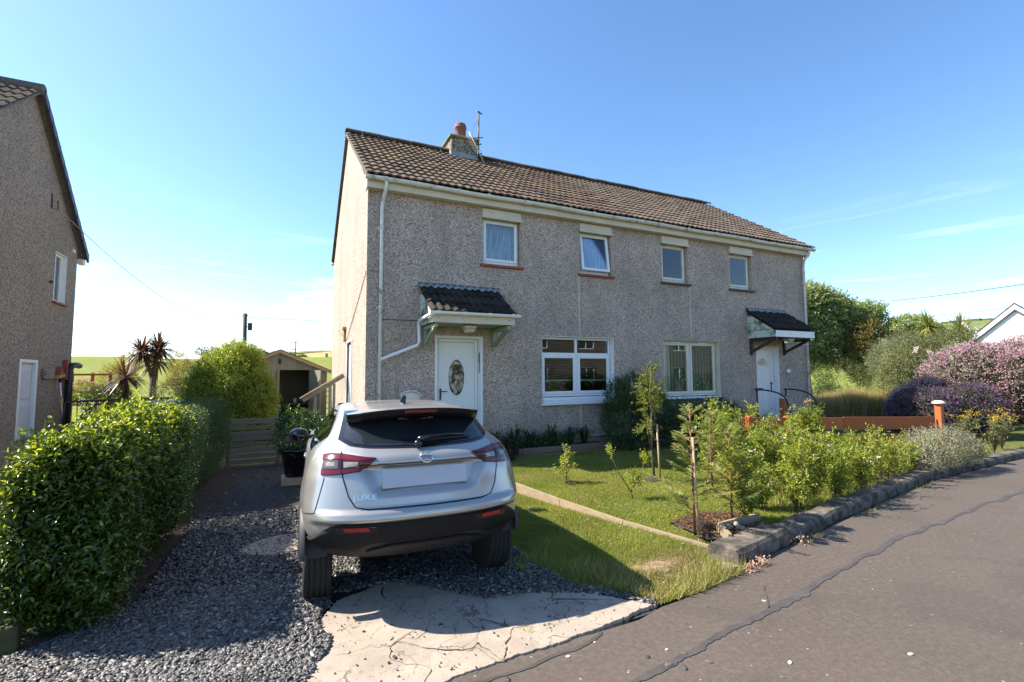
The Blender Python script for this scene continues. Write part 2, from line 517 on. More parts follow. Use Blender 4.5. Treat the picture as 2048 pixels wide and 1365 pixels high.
    def lathe(s, prof, c=(0, 0, 0), n=20, axis='Z', mi=0, smooth=True):
        """prof: list of (r, h) along the axis"""
        vs, fs = [], []
        for r, h in prof:
            for k in range(n):
                a = 2 * math.pi * k / n
                p = (r * math.cos(a), r * math.sin(a), h)
                if axis == 'X': p = (h, p[0], p[1])
                if axis == 'Y': p = (p[1], h, p[0])
                vs.append((p[0] + c[0], p[1] + c[1], p[2] + c[2]))
        for i in range(len(prof) - 1):
            for k in range(n):
                fs.append((i * n + k, i * n + (k + 1) % n, (i + 1) * n + (k + 1) % n, (i + 1) * n + k))
        s.add(vs, fs, mi, smooth)
        b = len(s.v) - len(vs)
        if prof[0][0] > 1e-4:
            s.f.append([b + k for k in range(n)][::-1]); s.m.append(mi); s.sm.append(False)
        if prof[-1][0] > 1e-4:
            e = b + (len(prof) - 1) * n
            s.f.append([e + k for k in range(n)]); s.m.append(mi); s.sm.append(False)
        return s
    def grid(s, P, mi=0, smooth=True, flip=False):
        """P[i][j] of points"""
        ni, nj = len(P), len(P[0])
        vs = [p for row in P for p in row]
        fs = []
        for i in range(ni - 1):
            for j in range(nj - 1):
                q = (i * nj + j, i * nj + j + 1, (i + 1) * nj + j + 1, (i + 1) * nj + j)
                fs.append(q[::-1] if flip else q)
        return s.add(vs, fs, mi, smooth)
    def mesh(s, name, mats):
        me = bpy.data.meshes.new(name)
        me.from_pydata(s.v, [], s.f)
        for m in (mats if isinstance(mats, (list, tuple)) else [mats]):
            me.materials.append(m)
        me.polygons.foreach_set('material_index', s.m)
        me.polygons.foreach_set('use_smooth', s.sm)
        me.update()
        return me
    def build(s, name, mats, parent=None, local=False):
        return link(bpy.data.objects.new(name, s.mesh(name, mats)), parent, local)

def fast_mesh(name, V, F, mats, mi=None, smooth=False):
    """V (n,3) array, F (m,k) array of equal-sized faces"""
    V = np.asarray(V, np.float32); F = np.asarray(F, np.int32)
    me = bpy.data.meshes.new(name)
    m, k = F.shape
    me.vertices.add(len(V)); me.vertices.foreach_set('co', V.ravel())
    me.loops.add(m * k); me.loops.foreach_set('vertex_index', F.ravel())
    me.polygons.add(m)
    me.polygons.foreach_set('loop_start', np.arange(0, m * k, k, dtype=np.int32))
    me.polygons.foreach_set('loop_total', np.full(m, k, np.int32))
    for mm in (mats if isinstance(mats, (list, tuple)) else [mats]):
        me.materials.append(mm)
    if mi is not None:
        me.polygons.foreach_set('material_index', np.asarray(mi, np.int32))
    if smooth:
        me.polygons.foreach_set('use_smooth', np.ones(m, bool))
    me.update(calc_edges=True)
    return me

def nrmz(a):
    return a / np.maximum(np.linalg.norm(a, axis=-1, keepdims=True), 1e-9)

def rdir(n):
    return nrmz(rng.normal(size=(n, 3)))

def leaf_arrays(B, D, U, L, W, fine=False, fold=0.12, droop=0.0):
    """arrays of folded leaf blades -> V, F(quads)"""
    n = len(B)
    D = nrmz(D); S = nrmz(np.cross(D, U)); U = nrmz(np.cross(S, D))
    L = np.broadcast_to(L, (n,))[:, None]; W = np.broadcast_to(W, (n,))[:, None]
    if fine:
        q = [B, B + D * L * .3 + S * W * .46 + U * L * fold, B + D * L * .68 + S * W * .40 + U * L * (fold - droop * .5), B + D * L - U * L * droop,
             B + D * L * .68 - S * W * .40 + U * L * (fold - droop * .5), B + D * L * .3 - S * W * .46 + U * L * fold]
        V = np.stack(q, 1).reshape(-1, 3)
        i = np.arange(n)[:, None] * 6
        F = np.concatenate([i + np.array([[0, 1, 2, 3]]), i + np.array([[0, 3, 4, 5]])], 1).reshape(-1, 4)
    else:
        q = [B, B + D * L * .45 + S * W * .5 + U * L * fold, B + D * L - U * L * droop, B + D * L * .45 - S * W * .5 + U * L * fold]
        V = np.stack(q, 1).reshape(-1, 3)
        i = np.arange(n)[:, None] * 4
        F = np.concatenate([i + np.array([[0, 1, 2]]), i + np.array([[0, 2, 3]])], 1).reshape(-1, 3)
    return V, F

def leaf_obj(name, B, D, U, L, W, mats, parent, fine=False, fold=0.12, droop=0.0, mi=None):
    V, F = leaf_arrays(B, D, U, L, W, fine, fold, droop)
    if mi is not None:
        mi = np.repeat(mi, 2)
    o = bpy.data.objects.new(name, fast_mesh(name, V, F, mats, mi))
    return link(o, parent)

def shoots(O, D, length, nodes, leaf, ratio, spread=0.9, twigs=None, taper=0.5, opp=True):
    """leafy shoots: pairs of leaves along each; returns B,D,U,L,W"""
    n = len(O)
    D = nrmz(D)
    R = rdir(n)
    A = nrmz(np.cross(D, R)); Bn = np.cross(D, A)
    length = np.broadcast_to(length, (n,))
    out = []
    for k in range(nodes):
        t = (k + 0.7) / nodes
        p = O + D * (length * t)[:, None] + rng.normal(size=(n, 3)) * 0.08 * length[:, None] * t
        ang = (k % 2) * math.pi / 2 + rng.uniform(-.4, .4, n)
        s = A * np.cos(ang)[:, None] + Bn * np.sin(ang)[:, None]
        for sg in ((1, -1) if opp else (1 if k % 2 else -1,)):
            d = nrmz(s * sg * spread + D * (0.55 + 0.5 * t) + rng.normal(size=(n, 3)) * .22)
            l = leaf * (1 - taper * t * 0.6) * rng.uniform(.7, 1.25, n)
            u = nrmz(D * .8 + np.array([0, 0, .7]) + rng.normal(size=(n, 3)) * .35)
            out.append((p, d, u, l, l * ratio * rng.uniform(.8, 1.15, n)))
    return [np.concatenate(x) for x in zip(*out)]

def lump_points(lumps, n, deep=0.72, zmin=None):
    """random points in the outer shell of a set of ellipsoids, with their outward normals"""
    L = np.array(lumps, float)
    area = (L[:, 3] * L[:, 4] * L[:, 5]) ** (2 / 3)
    pts, nor = [], []
    need = n
    while need > 0:
        k = rng.choice(len(L), size=int(need * 1.8) + 50, p=area / area.sum())
        d = rdir(len(k))
        r = (rng.uniform(deep ** 3, 1.0, len(k))) ** (1 / 3) * rng.uniform(.92, 1.05, len(k))
        P = L[k, :3] + d * L[k, 3:] * r[:, None]
        ok = np.ones(len(k), bool)
        for l in L:
            q = ((P - l[:3]) / l[3:])
            ok &= (q ** 2).sum(1) > (deep * .86) ** 2
        if zmin is not None:
            ok &= P[:, 2] > zmin
        P, d = P[ok], nrmz(d[ok] / L[k[ok], 3:])
        pts.append(P); nor.append(d); need -= len(P)
    return np.concatenate(pts)[:n], np.concatenate(nor)[:n]

def in_poly(P, poly):
    x, y = P[:, 0], P[:, 1]
    c = np.zeros(len(P), bool)
    n = len(poly)
    for i in range(n):
        (x1, y1), (x2, y2) = poly[i], poly[(i + 1) % n]
        k = ((y1 > y) != (y2 > y)) & (x < (x2 - x1) * (y - y1) / (y2 - y1 + 1e-12) + x1)
        c ^= k
    return c

def poly_pts(poly, n):
    a = np.array(poly)
    lo, hi = a.min(0), a.max(0)
    out = np.zeros((0, 2))
    while len(out) < n:
        P = rng.uniform(lo, hi, (n * 2, 2))
        out = np.concatenate([out, P[in_poly(P, poly)]])
    return out[:n]

def vnoise(P, s, seed=0):
    """cheap smooth 2-D value noise in 0..1"""
    Q = np.asarray(P, float)[:, :2] * s + seed * 17.31
    i = np.floor(Q).astype(int); f = Q - i; f = f * f * (3 - 2 * f)
    def h(a, b):
        return np.modf(np.abs(np.sin(a * 127.1 + b * 311.7 + seed * 3.3) * 43758.5453))[0]
    a = h(i[:, 0], i[:, 1]); b = h(i[:, 0] + 1, i[:, 1]); c = h(i[:, 0], i[:, 1] + 1); d = h(i[:, 0] + 1, i[:, 1] + 1)
    return (a * (1 - f[:, 0]) + b * f[:, 0]) * (1 - f[:, 1]) + (c * (1 - f[:, 0]) + d * f[:, 0]) * f[:, 1]

# =================================================================== GROUND
def terrain(name, xs, ys, fz, mat, kind='structure', parent=None):
    X, Y = np.meshgrid(xs, ys, indexing='ij')
    Z = fz(X, Y)
    V = np.stack([X, Y, Z], -1).reshape(-1, 3)
    ni, nj = len(xs), len(ys)
    i, j = np.meshgrid(np.arange(ni - 1), np.arange(nj - 1), indexing='ij')
    a = (i * nj + j).ravel()
    F = np.stack([a, a + nj, a + nj + 1, a + 1], 1)
    o = bpy.data.objects.new(name, fast_mesh(name, V, F, mat, smooth=True))
    link(o, parent)
    return tag(o, kind=kind)

def grass_ground(name, a, b, c, s=0.35):
    m, nt, bs = new_mat(name)
    f = noise(nt, s, 7, 0.65)
    f2 = noise(nt, s * 22, 4, 0.6)
    col = ramp(nt, f, [(0.3, a), (0.5, b), (0.72, c)])
    col = mixc(nt, 0.45, col, ramp(nt, f2, [(0.3, [x * 0.5 for x in a]), (0.7, [x * 1.3 for x in c])]))
    nt.links.new(col, bs.inputs['Base Color'])
    bs.inputs['Roughness'].default_value = 1.0
    bs.inputs['Specular IOR Level'].default_value = 0.1
    bump(nt, bs, f2, 0.8, 0.05)
    return m

MT['turf'] = grass_ground('rough_turf', (0.05, 0.075, 0.018), (0.085, 0.11, 0.025), (0.15, 0.14, 0.05))
MT['lawn'] = grass_ground('lawn_soil', (0.085, 0.115, 0.022), (0.13, 0.16, 0.03), (0.18, 0.17, 0.05), 1.2)
MT['field'] = grass_ground('pasture', (0.12, 0.155, 0.028), (0.16, 0.195, 0.034), (0.225, 0.23, 0.052), 0.05)
MT['gold'] = grass_ground('ripe_field', (0.30, 0.255, 0.10), (0.36, 0.30, 0.12), (0.40, 0.33, 0.15), 0.02)
MT['hillgreen'] = grass_ground('hill_pasture', (0.10, 0.15, 0.05), (0.15, 0.19, 0.06), (0.21, 0.22, 0.09), 0.012)
MT['heath'] = grass_ground('heath', (0.055, 0.085, 0.04), (0.075, 0.10, 0.05), (0.10, 0.11, 0.055), 0.05)

def inner_z(X, Y):
    z = np.full_like(X, -0.03)
    z += np.clip((Y - 2.5) / 8, 0, 1) * -0.25 * (X < 3)
    z += np.clip((X - 13) / 10, 0, 1) * 0.25
    return z
terrain('ground', np.linspace(-70, 110, 91), np.linspace(-60, 16, 60), inner_z, MT['turf'])

def field_z(X, Y):
    d = Y - 15
    z = -0.35 + np.clip(d, 0, 105) * 0.066 + 0.5 * np.sin(X * 0.05) * np.clip(d / 60, 0, 1) + 0.25 * np.sin(X * .21 + Y * .13) * np.clip(d / 40, 0, 1)
    z -= np.clip(d - 108, 0, 400) * 0.03
    return z
terrain('field', np.linspace(-160, 200, 121), np.linspace(14.9, 190, 90), field_z, MT['field'])

def far_z(X, Y):
    z = -6 + 23.5 * np.exp(-((Y - 290) / 75) ** 2) * (0.42 + 0.58 / (1 + np.exp(-(X + 16) / 14)))
    return z
terrain('far_hill', np.linspace(-300, 330, 80), np.linspace(175, 400, 60), far_z, MT['gold'])
def green_top(X, Y):
    return far_z(X, Y) + 0.35 + 1.4 * np.exp(-((Y - 300) / 20) ** 2) * np.exp(-((X + 20) / 45) ** 2) - 2.5 * (1 - np.exp(-((X + 20) / 60) ** 4))
terrain('green_hill_crest', np.linspace(-70, 30, 40), np.linspace(272, 330, 24), green_top, MT['hillgreen'])
def mound_z(X, Y):
    r = ((X + 17) / 26) ** 2 + ((Y - 222) / 24) ** 2
    return -2 + 15.6 * np.exp(-r) + 0.5 * np.sin(X * .9) * np.sin(Y * .7)
terrain('wooded_mound', np.linspace(-75, 45, 60), np.linspace(178, 270, 40), mound_z, MT['heath'])

def right_z(X, Y):
    z = 41 * np.exp(-((X - 470) / 190) ** 2) * np.exp(-((Y - 150) / 190) ** 2)
    return -3 + z + 0.9 * np.sin(X * .03 + Y * .05)
terrain('right_hill', np.linspace(110, 760, 90), np.linspace(-180, 480, 80), right_z, MT['hillgreen'])
# field walls and hedge lines on the far hill
hw = MB()
for i in range(3):
    for j in range(26):
        x = 300 + i * 62 + rng.uniform(-2, 2)
        y = 60 + j * 5.2
        z = float(right_z(np.array(x), np.array(y)))
        hw.box(x - 1, x + 1, y - 2.8, y + 2.8, z - 1, z + rng.uniform(.6, 1.6))
tag(hw.build('hedge_line', MT['heath']), 'thin dark hedge lines crossing the distant green hillside', 'hedge', kind='stuff')

# ------------------------------------------------------------------ road
def asphalt():
    m, nt, bs = new_mat('asphalt')
    f = noise(nt, 0.55, 6, 0.6, dist=0.3)
    col = ramp(nt, f, [(0.3, (0.068, 0.054, 0.046)), (0.7, (0.106, 0.086, 0.073))])
    g = noise(nt, 90, 3, 0.7)
    col = mixc(nt, 0.4, col, ramp(nt, g, [(0.35, (0.035, 0.027, 0.022)), (0.65, (0.16, 0.125, 0.10))]))
    tc = N(nt, 'ShaderNodeTexCoord')
    v = N(nt, 'ShaderNodeTexVoronoi'); v.inputs['Scale'].default_value = 13
    nt.links.new(tc.outputs['Object'], v.inputs['Vector'])
    sp = N(nt, 'ShaderNodeSeparateColor'); nt.links.new(v.outputs['Color'], sp.inputs[0])
    a = ramp(nt, v.outputs['Distance'], [(0.075, (1, 1, 1)), (0.10, (0, 0, 0))])
    b = ramp(nt, sp.outputs[0], [(0.66, (0, 0, 0)), (0.68, (1, 1, 1))])
    col = mixc(nt, mixc(nt, 1.0, a, b, 'MULTIPLY'), col, (0.42, 0.39, 0.36))
    # old oil and tyre wear
    h = noise(nt, 24, 4, .75)
    col = mixc(nt, .38, col, ramp(nt, h, [(.32, (.045, .035, .028)), (.5, (.088, .071, .060)), (.68, (.155, .127, .107))]))
    d = noise(nt, 0.8, 3, 0.5, dist=0.8)
    col = mixc(nt, ramp(nt, d, [(0.56, (0, 0, 0)), (0.74, (0.55, 0.55, 0.55))]), col, (0.052, 0.043, 0.038))
    nt.links.new(col, bs.inputs['Base Color'])
    bs.inputs['Roughness'].default_value = 0.85
    bs.inputs['Specular IOR Level'].default_value = 0.35
    bump(nt, bs, g, 0.5, 0.004)
    return m
MT['asphalt'] = asphalt()
MT['tar'] = simple('tar_seal', (0.066, 0.057, 0.053), 0.6, 0.25, 6, 40, 0.3)

edge = [(-30, -7.4), (-8, -6.9), (-3.4, -6.75), (-1.3, -6.62), (-0.5, -6.47), (0.15, -6.51), (0.97, -6.46), (1.25, -6.40), (1.75, -6.36), (2.35, -6.22), (2.6, -6.14), (4.9, -5.67), (8.0, -5.12), (11.6, -4.9), (16, -4.7), (22, -4.75), (60, -4.9)]
def jag(e, step=0.12, amp=0.03, seed=0):
    out = []
    for (a, b), (c, d) in zip(e[:-1], e[1:]):
        n = max(1, int(math.hypot(c - a, d - b) / step)) if max(abs(a), abs(c)) < 16 else 1
        for i in range(n):
            t = i / n
            p = (a + (c - a) * t, b + (d - b) * t)
            q = (vnoise([p], 3.1, seed)[0] - .5) * 2 * amp
            out.append((p[0], p[1] + q))
    out.append(e[-1])
    return out
je = jag(edge)
rd = MB()
vs = [(x, y, 0.0) for x, y in je] + [(x, -13.6 + 0.02 * x, 0.0) for x, y in je]
n = len(je)
rd.add(vs, [(i, n + i, n + i + 1, i + 1) for i in range(n - 1)])
vs = [(x, y, 0.0) for x, y in je] + [(x, y + .012, -0.06) for x, y in je]
rd.add(vs, [(i, i + 1, n + i + 1, n + i) for i in range(n - 1)])
road = tag(rd.build('road', MT['asphalt']), kind='structure')
# tar-sealed cracks
def strip(path, w, z, name, mat, parent, seed=1, amp=0.5):
    p = jag(path, 0.022, 0.03, seed)
    p = [(x, y + .014 * (vnoise([(x, y)], 13, seed + 1)[0] - .5)) for x, y in p]
    m = MB(); L, R = [], []
    for i, (x, y) in enumerate(p):
        x2, y2 = p[min(i + 1, len(p) - 1)]; x1, y1 = p[max(i - 1, 0)]
        d = math.hypot(x2 - x1, y2 - y1) or 1
        nx, ny = -(y2 - y1) / d, (x2 - x1) / d
        ww = w * (0.2 + amp * 1.5 * vnoise([(x, y)], 2.3, seed + 5)[0] * (.4 + vnoise([(x, y)], 9, seed + 2)[0]) + .5 * vnoise([(x, y)], 28, seed + 3)[0])
        w2 = w * (0.1 + 0.3 * vnoise([(x, y)], 5, seed + 9)[0] + .4 * vnoise([(x, y)], 30, seed + 4)[0])
        L.append((x + nx * w2, y + ny * w2, z)); R.append((x - nx * ww, y - ny * ww, z))
    k = len(L)
    m.add(L + R, [(i, k + i, k + i + 1, i + 1) for i in range(k - 1)])
    o = m.build(name, mat, parent)
    return o
strip([(0.35, -7.02), (1.12, -6.89), (1.9, -6.79), (2.75, -6.65), (4.5, -6.35), (6.2, -6.2), (8.16, -6.05), (12, -5.75), (18, -5.6)], 0.034, 0.004, 'crack_seal', MT['tar'], road, 2, 0.9)
strip([(-0.35, -6.60), (0.1, -6.60), (0.42, -6.56), (0.62, -6.49)], 0.02, 0.004, 'crack_seal', MT['tar'], road, 4, 0.6)
strip([(1.95, -6.75), (2.25, -6.5)], 0.012, 0.004, 'crack_seal', MT['tar'], road, 6, 0.6)

# loose stones on the road
def stone_mesh(name, sx, sy, sz, mat, seed):
    r = np.random.default_rng(seed)
    n = 7
    ring0 = [(math.cos(2 * math.pi * i / n) * sx * r.uniform(.75, 1.1), math.sin(2 * math.pi * i / n) * sy * r.uniform(.75, 1.1)) for i in range(n)]
    m = MB()
    m.add([(x, y, 0) for x, y in ring0] + [(x * .95, y * .95, sz * r.uniform(.5, .8)) for x, y in ring0] + [(x * .5, y * .5, sz) for x, y in ring0],
          [(i, (i + 1) % n, n + (i + 1) % n, n + i) for i in range(n)] + [(n + i, n + (i + 1) % n, 2 * n + (i + 1) % n, 2 * n + i) for i in range(n)] + [tuple(range(2 * n, 3 * n))])
    return m.mesh(name, mat)
MT['slate'] = None
def slate_mat():
    m, nt, bs = new_mat('slate_chips')
    r = island(nt)
    c = ramp(nt, r, [(0, (0.038, 0.037, 0.037)), (0.4, (0.080, 0.076, 0.074)), (0.8, (0.125, 0.118, 0.112)), (0.93, (0.20, 0.187, 0.17)), (1, (0.32, 0.31, 0.29))])
    nt.links.new(c, bs.inputs['Base Color'])
    bs.inputs['Roughness'].default_value = 0.5
    bs.inputs['Specular IOR Level'].default_value = 0.5
    return m
MT['slate'] = slate_mat()
MT['slate_base'] = simple('slate_dust', (0.036, 0.032, 0.029), 0.9, 0.4, 12, 60, 0.6, 0.02)
MT['pale_stone'] = simple('pale_stone', (0.48, 0.45, 0.42), 0.8, 0.2, 20)
for i, (x, y, s, mk) in enumerate([(0.78, -6.98, .05, 'slate'), (0.84, -7.04, .04, 'slate'), (0.95, -6.93, .035, 'slate'), (0.72, -6.86, .03, 'slate'), (1.02, -7.06, .032, 'slate'), (0.88, -6.85, .022, 'pale_stone'),
                                  (-0.15, -6.68, .03, 'slate'), (0.28, -6.64, .026, 'pale_stone'), (0.52, -6.58, .018, 'pale_stone'), (2.02, -6.68, .025, 'pale_stone'), (1.45, -7.28, .03, 'pale_stone'), (1.28, -7.35, .025, 'slate'),
                                  (2.2, -7.55, .034, 'pale_stone'), (4.0, -6.7, .03, 'slate'), (1.55, -6.55, .025, 'slate'), (0.55, -7.3, .03, 'slate'), (-0.7, -6.2, .03, 'slate'), (-0.33, -5.95, .03, 'slate'), (-0.95, -6.02, .028, 'slate')]):
    o = bpy.data.objects.new('loose_stone', stone_mesh('loose_stone', s * .7, s * .45, s * .22, MT[mk], i))
    o.location = (x, y, 0.001 if y < -6.45 else 0.016)
    o.rotation_euler = (0, 0, i * 1.3)
    COL.objects.link(o); o.parent = road

# ------------------------------------------------------------------ driveway
drive_poly = [(-3.2, -6.72), (-1.2, -6.66), (-0.4, -6.5), (1.24, -6.42), (1.22, -6.25), (1.0, -5.95), (0.95, -5.2), (0.85, -4.2), (0.78, -2.0), (0.75, -0.02), (0, 0), (-0.02, 1.7), (-2.3, 1.7), (-2.2, -4.6), (-2.9, -5.2)]
dm = MB()
dm.add([(x, y, -0.012) for x, y in drive_poly], [tuple(range(len(drive_poly)))])
drive = tag(dm.build('driveway', MT['slate_base']), kind='structure')
conc = [(-1.32, -6.66), (-1.18, -6.0), (-1.09, -5.55), (-0.95, -5.25), (-0.5, -5.05), (0.15, -5.32), (0.68, -5.80), (1.22, -6.38), (0.55, -6.47), (-0.3, -6.52), (-0.9, -6.62)]

def chips(n, poly, avoid, name, zr=(0.0, 0.022), size=(0.011, 0.031)):
    P = poly_pts(poly, n)
    if avoid:
        P = P[~in_poly(P + (np.stack([vnoise(P, 2.2, 3), vnoise(P, 2.2, 4)], 1) - .5) * .34, avoid)]
    n = len(P)
    k = 5
    a0 = rng.uniform(0, 2 * math.pi, n)
    s = rng.uniform(size[0], size[1], n) * rng.choice([0.6, 0.8, 1.0, 1.25], n)
    asp = rng.uniform(.32, .75, n)
    th = rng.uniform(.003, .009, n)
    nor = nrmz(np.stack([rng.normal(0, .38, n), rng.normal(0, .38, n), np.ones(n)], 1))
    t1 = nrmz(np.cross(nor, np.stack([np.cos(a0), np.sin(a0), np.zeros(n)], 1)))
    t2 = np.cross(nor, t1)
    c = np.stack([P[:, 0], P[:, 1], rng.uniform(zr[0], zr[1], n)], 1)
    V = []
    for lay in (0, 1):
        for i in range(k):
            an = 2 * math.pi * i / k + rng.uniform(-.4, .4, n)
            rr = s * rng.uniform(.65, 1.1, n)
            V.append(c + t1 * (np.cos(an) * rr)[:, None] + t2 * (np.sin(an) * rr * asp)[:, None] + nor * (th * lay)[:, None])
    V = np.stack(V, 1).reshape(-1, 3)
    i = np.arange(n)[:, None] * (2 * k)
    F = []
    for q in range(k):
        F.append(i + np.array([[q, (q + 1) % k, k + (q + 1) % k]])); F.append(i + np.array([[q, k + (q + 1) % k, k + q]]))
    for q in range(1, k - 1):
        F.append(i + np.array([[k, k + q, k + q + 1]]))
    F = np.concatenate(F, 1).reshape(-1, 3)
    o = bpy.data.objects.new(name, fast_mesh(name, V, F, MT['slate']))
    return link(o, drive)
hidden_under_car = None
tag(chips(52000, [(-3.2, -6.75), (-1.0, -6.66), (-1.0, -4.6), (-2.35, -4.6), (-2.9, -5.2)], conc, 'slate_chippings'), kind='stuff')
tag(chips(30000, [(-2.35, -4.6), (0.74, -4.6), (0.72, -2.2), (-0.6, -1.9), (-1.4, -2.3), (-2.3, -2.0)], conc, 'slate_chippings'), kind='stuff')
tag(chips(9000, [(-1.0, -4.6), (0.74, -4.6), (0.82, -5.75), (1.05, -6.05), (1.26, -6.34), (1.22, -6.40), (0.86, -5.98), (0.45, -5.78), (0.1, -5.72), (-0.5, -5.1), (-1.0, -5.1)], None, 'slate_chippings', (0.0, 0.03)), kind='stuff')
tag(chips(500, [(-2.3, -2.2), (0.7, -2.2), (0, 0), (0, 1.7), (-2.3, 1.7)], None, 'slate_chippings', (-.012, 0)), kind='stuff')
P = poly_pts(conc, 240)
tag(chips(260, conc, None, 'slate_chippings', (0.012, 0.018), (0.004, 0.013)), kind='stuff')

# cracked concrete apron: every slab fragment its own piece
def clip(poly, a, b, c):
    """keep a*x+b*y<=c"""
    out = []
    for i in range(len(poly)):
        p, q = poly[i], poly[(i + 1) % len(poly)]
        dp, dq = a * p[0] + b * p[1] - c, a * q[0] + b * q[1] - c
        if dp <= 0: out.append(p)
        if dp * dq < 0:
            t = dp / (dp - dq)
            out.append((p[0] + (q[0] - p[0]) * t, p[1] + (q[1] - p[1]) * t))
    return out
apron = thing('concrete_apron', 'cracked pale concrete apron where the slate drive meets the road', 'apron', (0, -5.9, 0))
seeds = [(0.75, -6.2), (0.22, -5.92), (-0.06, -5.86), (-0.22, -6.08), (0.10, -6.36), (-0.62, -5.85), (-0.85, -6.40), (-0.35, -6.42), (-0.95, -5.4), (-0.25, -5.45), (-0.02, -6.10), (0.25, -6.20), (-0.1, -6.25)]
for i, s in enumerate(seeds):
    pl = conc
    for j, t in enumerate(seeds):
        if i != j and pl:
            a, b = t[0] - s[0], t[1] - s[1]
            pl = clip(pl, a, b, (t[0] ** 2 + t[1] ** 2 - s[0] ** 2 - s[1] ** 2) / 2 - 0.0030 * math.hypot(a, b))
    if len(pl) < 3: continue
    pts = []
    for (a, b), (c, d) in zip(pl, pl[1:] + pl[:1]):
        k = max(1, int(math.hypot(c - a, d - b) / 0.014))
        for q in range(k):
            pts.append((a + (c - a) * q / k, b + (d - b) * q / k))
    A = np.array(pts)
    cp_ = np.array(conc)
    dB = np.min([np.abs((q[0] - p[0]) * (p[1] - A[:, 1]) - (p[0] - A[:, 0]) * (q[1] - p[1])) / math.hypot(*(q - p)) for p, q in zip(cp_, np.roll(cp_, -1, 0))], 0)
    wt = np.clip(.12 + dB / .16, 0, 1)[:, None]
    A = A + wt * (np.stack([vnoise(A, 5, 11), vnoise(A, 5, 12)], 1) - .5) * 0.26 + wt * (np.stack([vnoise(A, 15, 13), vnoise(A, 15, 14)], 1) - .5) * 0.07 + (np.stack([vnoise(A, 45, 15), vnoise(A, 45, 16)], 1) - .5) * 0.018
    z = 0.010 + rng.uniform(0, .006)
    sx, sy = rng.uniform(-.006, .006, 2)
    m = MB()
    c0 = A.mean(0)
    In = c0 + (A - c0) * (1 - 0.003 / np.maximum(np.linalg.norm(A - c0, axis=1, keepdims=True), .03))
    top = [(x, y, z + sx * (x - c0[0]) + sy * (y - c0[1])) for x, y in In]
    mid = [(x, y, z - .002 + sx * (x - c0[0]) + sy * (y - c0[1])) for x, y in A]
    bot = [(x, y, -0.04) for x, y in A]
    k = len(A)
    m.add(bot + mid + top, [(q, (q + 1) % k, k + (q + 1) % k, k + q) for q in range(k)] + [(k + q, k + (q + 1) % k, 2 * k + (q + 1) % k, 2 * k + q) for q in range(k)] + [tuple(range(2 * k, 3 * k))])
    m.build('concrete_slab', MT['concrete'], apron)
m = MB()
m.add([(x, y, -.002) for x, y in [(-1.75, -3.72), (-1.5, -3.4), (-1.1, -3.42), (-1.05, -3.7), (-1.3, -4.05)]], [(0, 4, 3, 2, 1)])
A = [(-1.75, -3.72), (-1.6, -3.5), (-1.38, -3.38), (-1.1, -3.42), (-0.9, -3.6), (-1.05, -3.85), (-1.35, -4.03), (-1.6, -3.9)]
m = MB().prism(A, -0.03, 0.026)
tag(m.build('concrete_patch', MT['concrete']), 'worn flat concrete patch showing through slate beside the car', 'concrete patch')

# ------------------------------------------------------------------ lawn, verge, soil
MT['blade'] = leafm('grass_blade', [(0.14, 0.20, 0.026), (0.205, 0.275, 0.038), (0.28, 0.32, 0.056), (0.35, 0.32, 0.10)], 0.6, 0.35, (1.3, 1.35, .6), 0.25)
MT['dryblade'] = leafm('dry_grass_blade', [(0.42, 0.33, 0.16), (0.33, 0.25, 0.11), (0.48, 0.38, 0.22), (0.20, 0.18, 0.06)], 0.8, 0.3, (1.2, 1.1, .8), 0.15)
MT['clover'] = simple('clover_flower', (0.55, 0.52, 0.44), 0.9, 0.1, 30)
lawn_poly = [(1.72, -0.45), (7.3, -0.3), (7.2, -2.9), (8.4, -3.6), (8.2, -4.85), (6.5, -5.12), (4.95, -5.38), (3.6, -5.66), (3.72, -5.1), (3.3, -4.8), (2.66, -4.95), (2.62, -5.7), (2.52, -5.75), (2.2, -4.5), (1.83, -2.75)]
strip_poly = [(0.80, -0.4), (1.68, -0.45), (1.79, -2.72), (2.16, -4.5), (2.55, -5.85), (2.42, -6.19), (1.75, -6.33), (1.24, -6.36), (1.06, -6.1), (0.84, -5.8), (0.74, -5.3), (0.68, -4.2), (0.7, -2.0)]
def lawn_z(P):
    P = np.asarray(P, float)
    return 0.07 - 0.06 * np.clip((-P[:, 1] - 2.5) / 3.0, 0, 1) + (vnoise(P, 0.9, 2) - .5) * .035
def strip_z(P):
    P = np.asarray(P, float)
    return 0.0 + (vnoise(P, 1.1, 5) - .5) * .03 + 0.0 * P[:, 0]
def sheet(name, poly, fz, mat, step=0.15):
    a = np.array(poly); lo, hi = a.min(0), a.max(0)
    xs, ys = np.arange(lo[0] - step, hi[0] + step, step), np.arange(lo[1] - step, hi[1] + step, step)
    X, Y = np.meshgrid(xs, ys, indexing='ij')
    P = np.stack([X.ravel(), Y.ravel()], 1)
    V = np.concatenate([P, fz(P)[:, None]], 1)
    ni, nj = X.shape
    i, j = np.meshgrid(np.arange(ni - 1), np.arange(nj - 1), indexing='ij')
    q = (i * nj + j).ravel()
    F = np.stack([q, q + nj, q + nj + 1, q + 1], 1)
    cen = P[F].mean(1)
    F = F[in_poly(cen, poly)]
    o = bpy.data.objects.new(name, fast_mesh(name, V, F, mat, smooth=True))
    return tag(link(o), kind='structure')
sheet('lawn', lawn_poly, lawn_z, MT['lawn'], 0.08)
sheet('grass_verge', strip_poly, strip_z, MT['lawn'], 0.06)

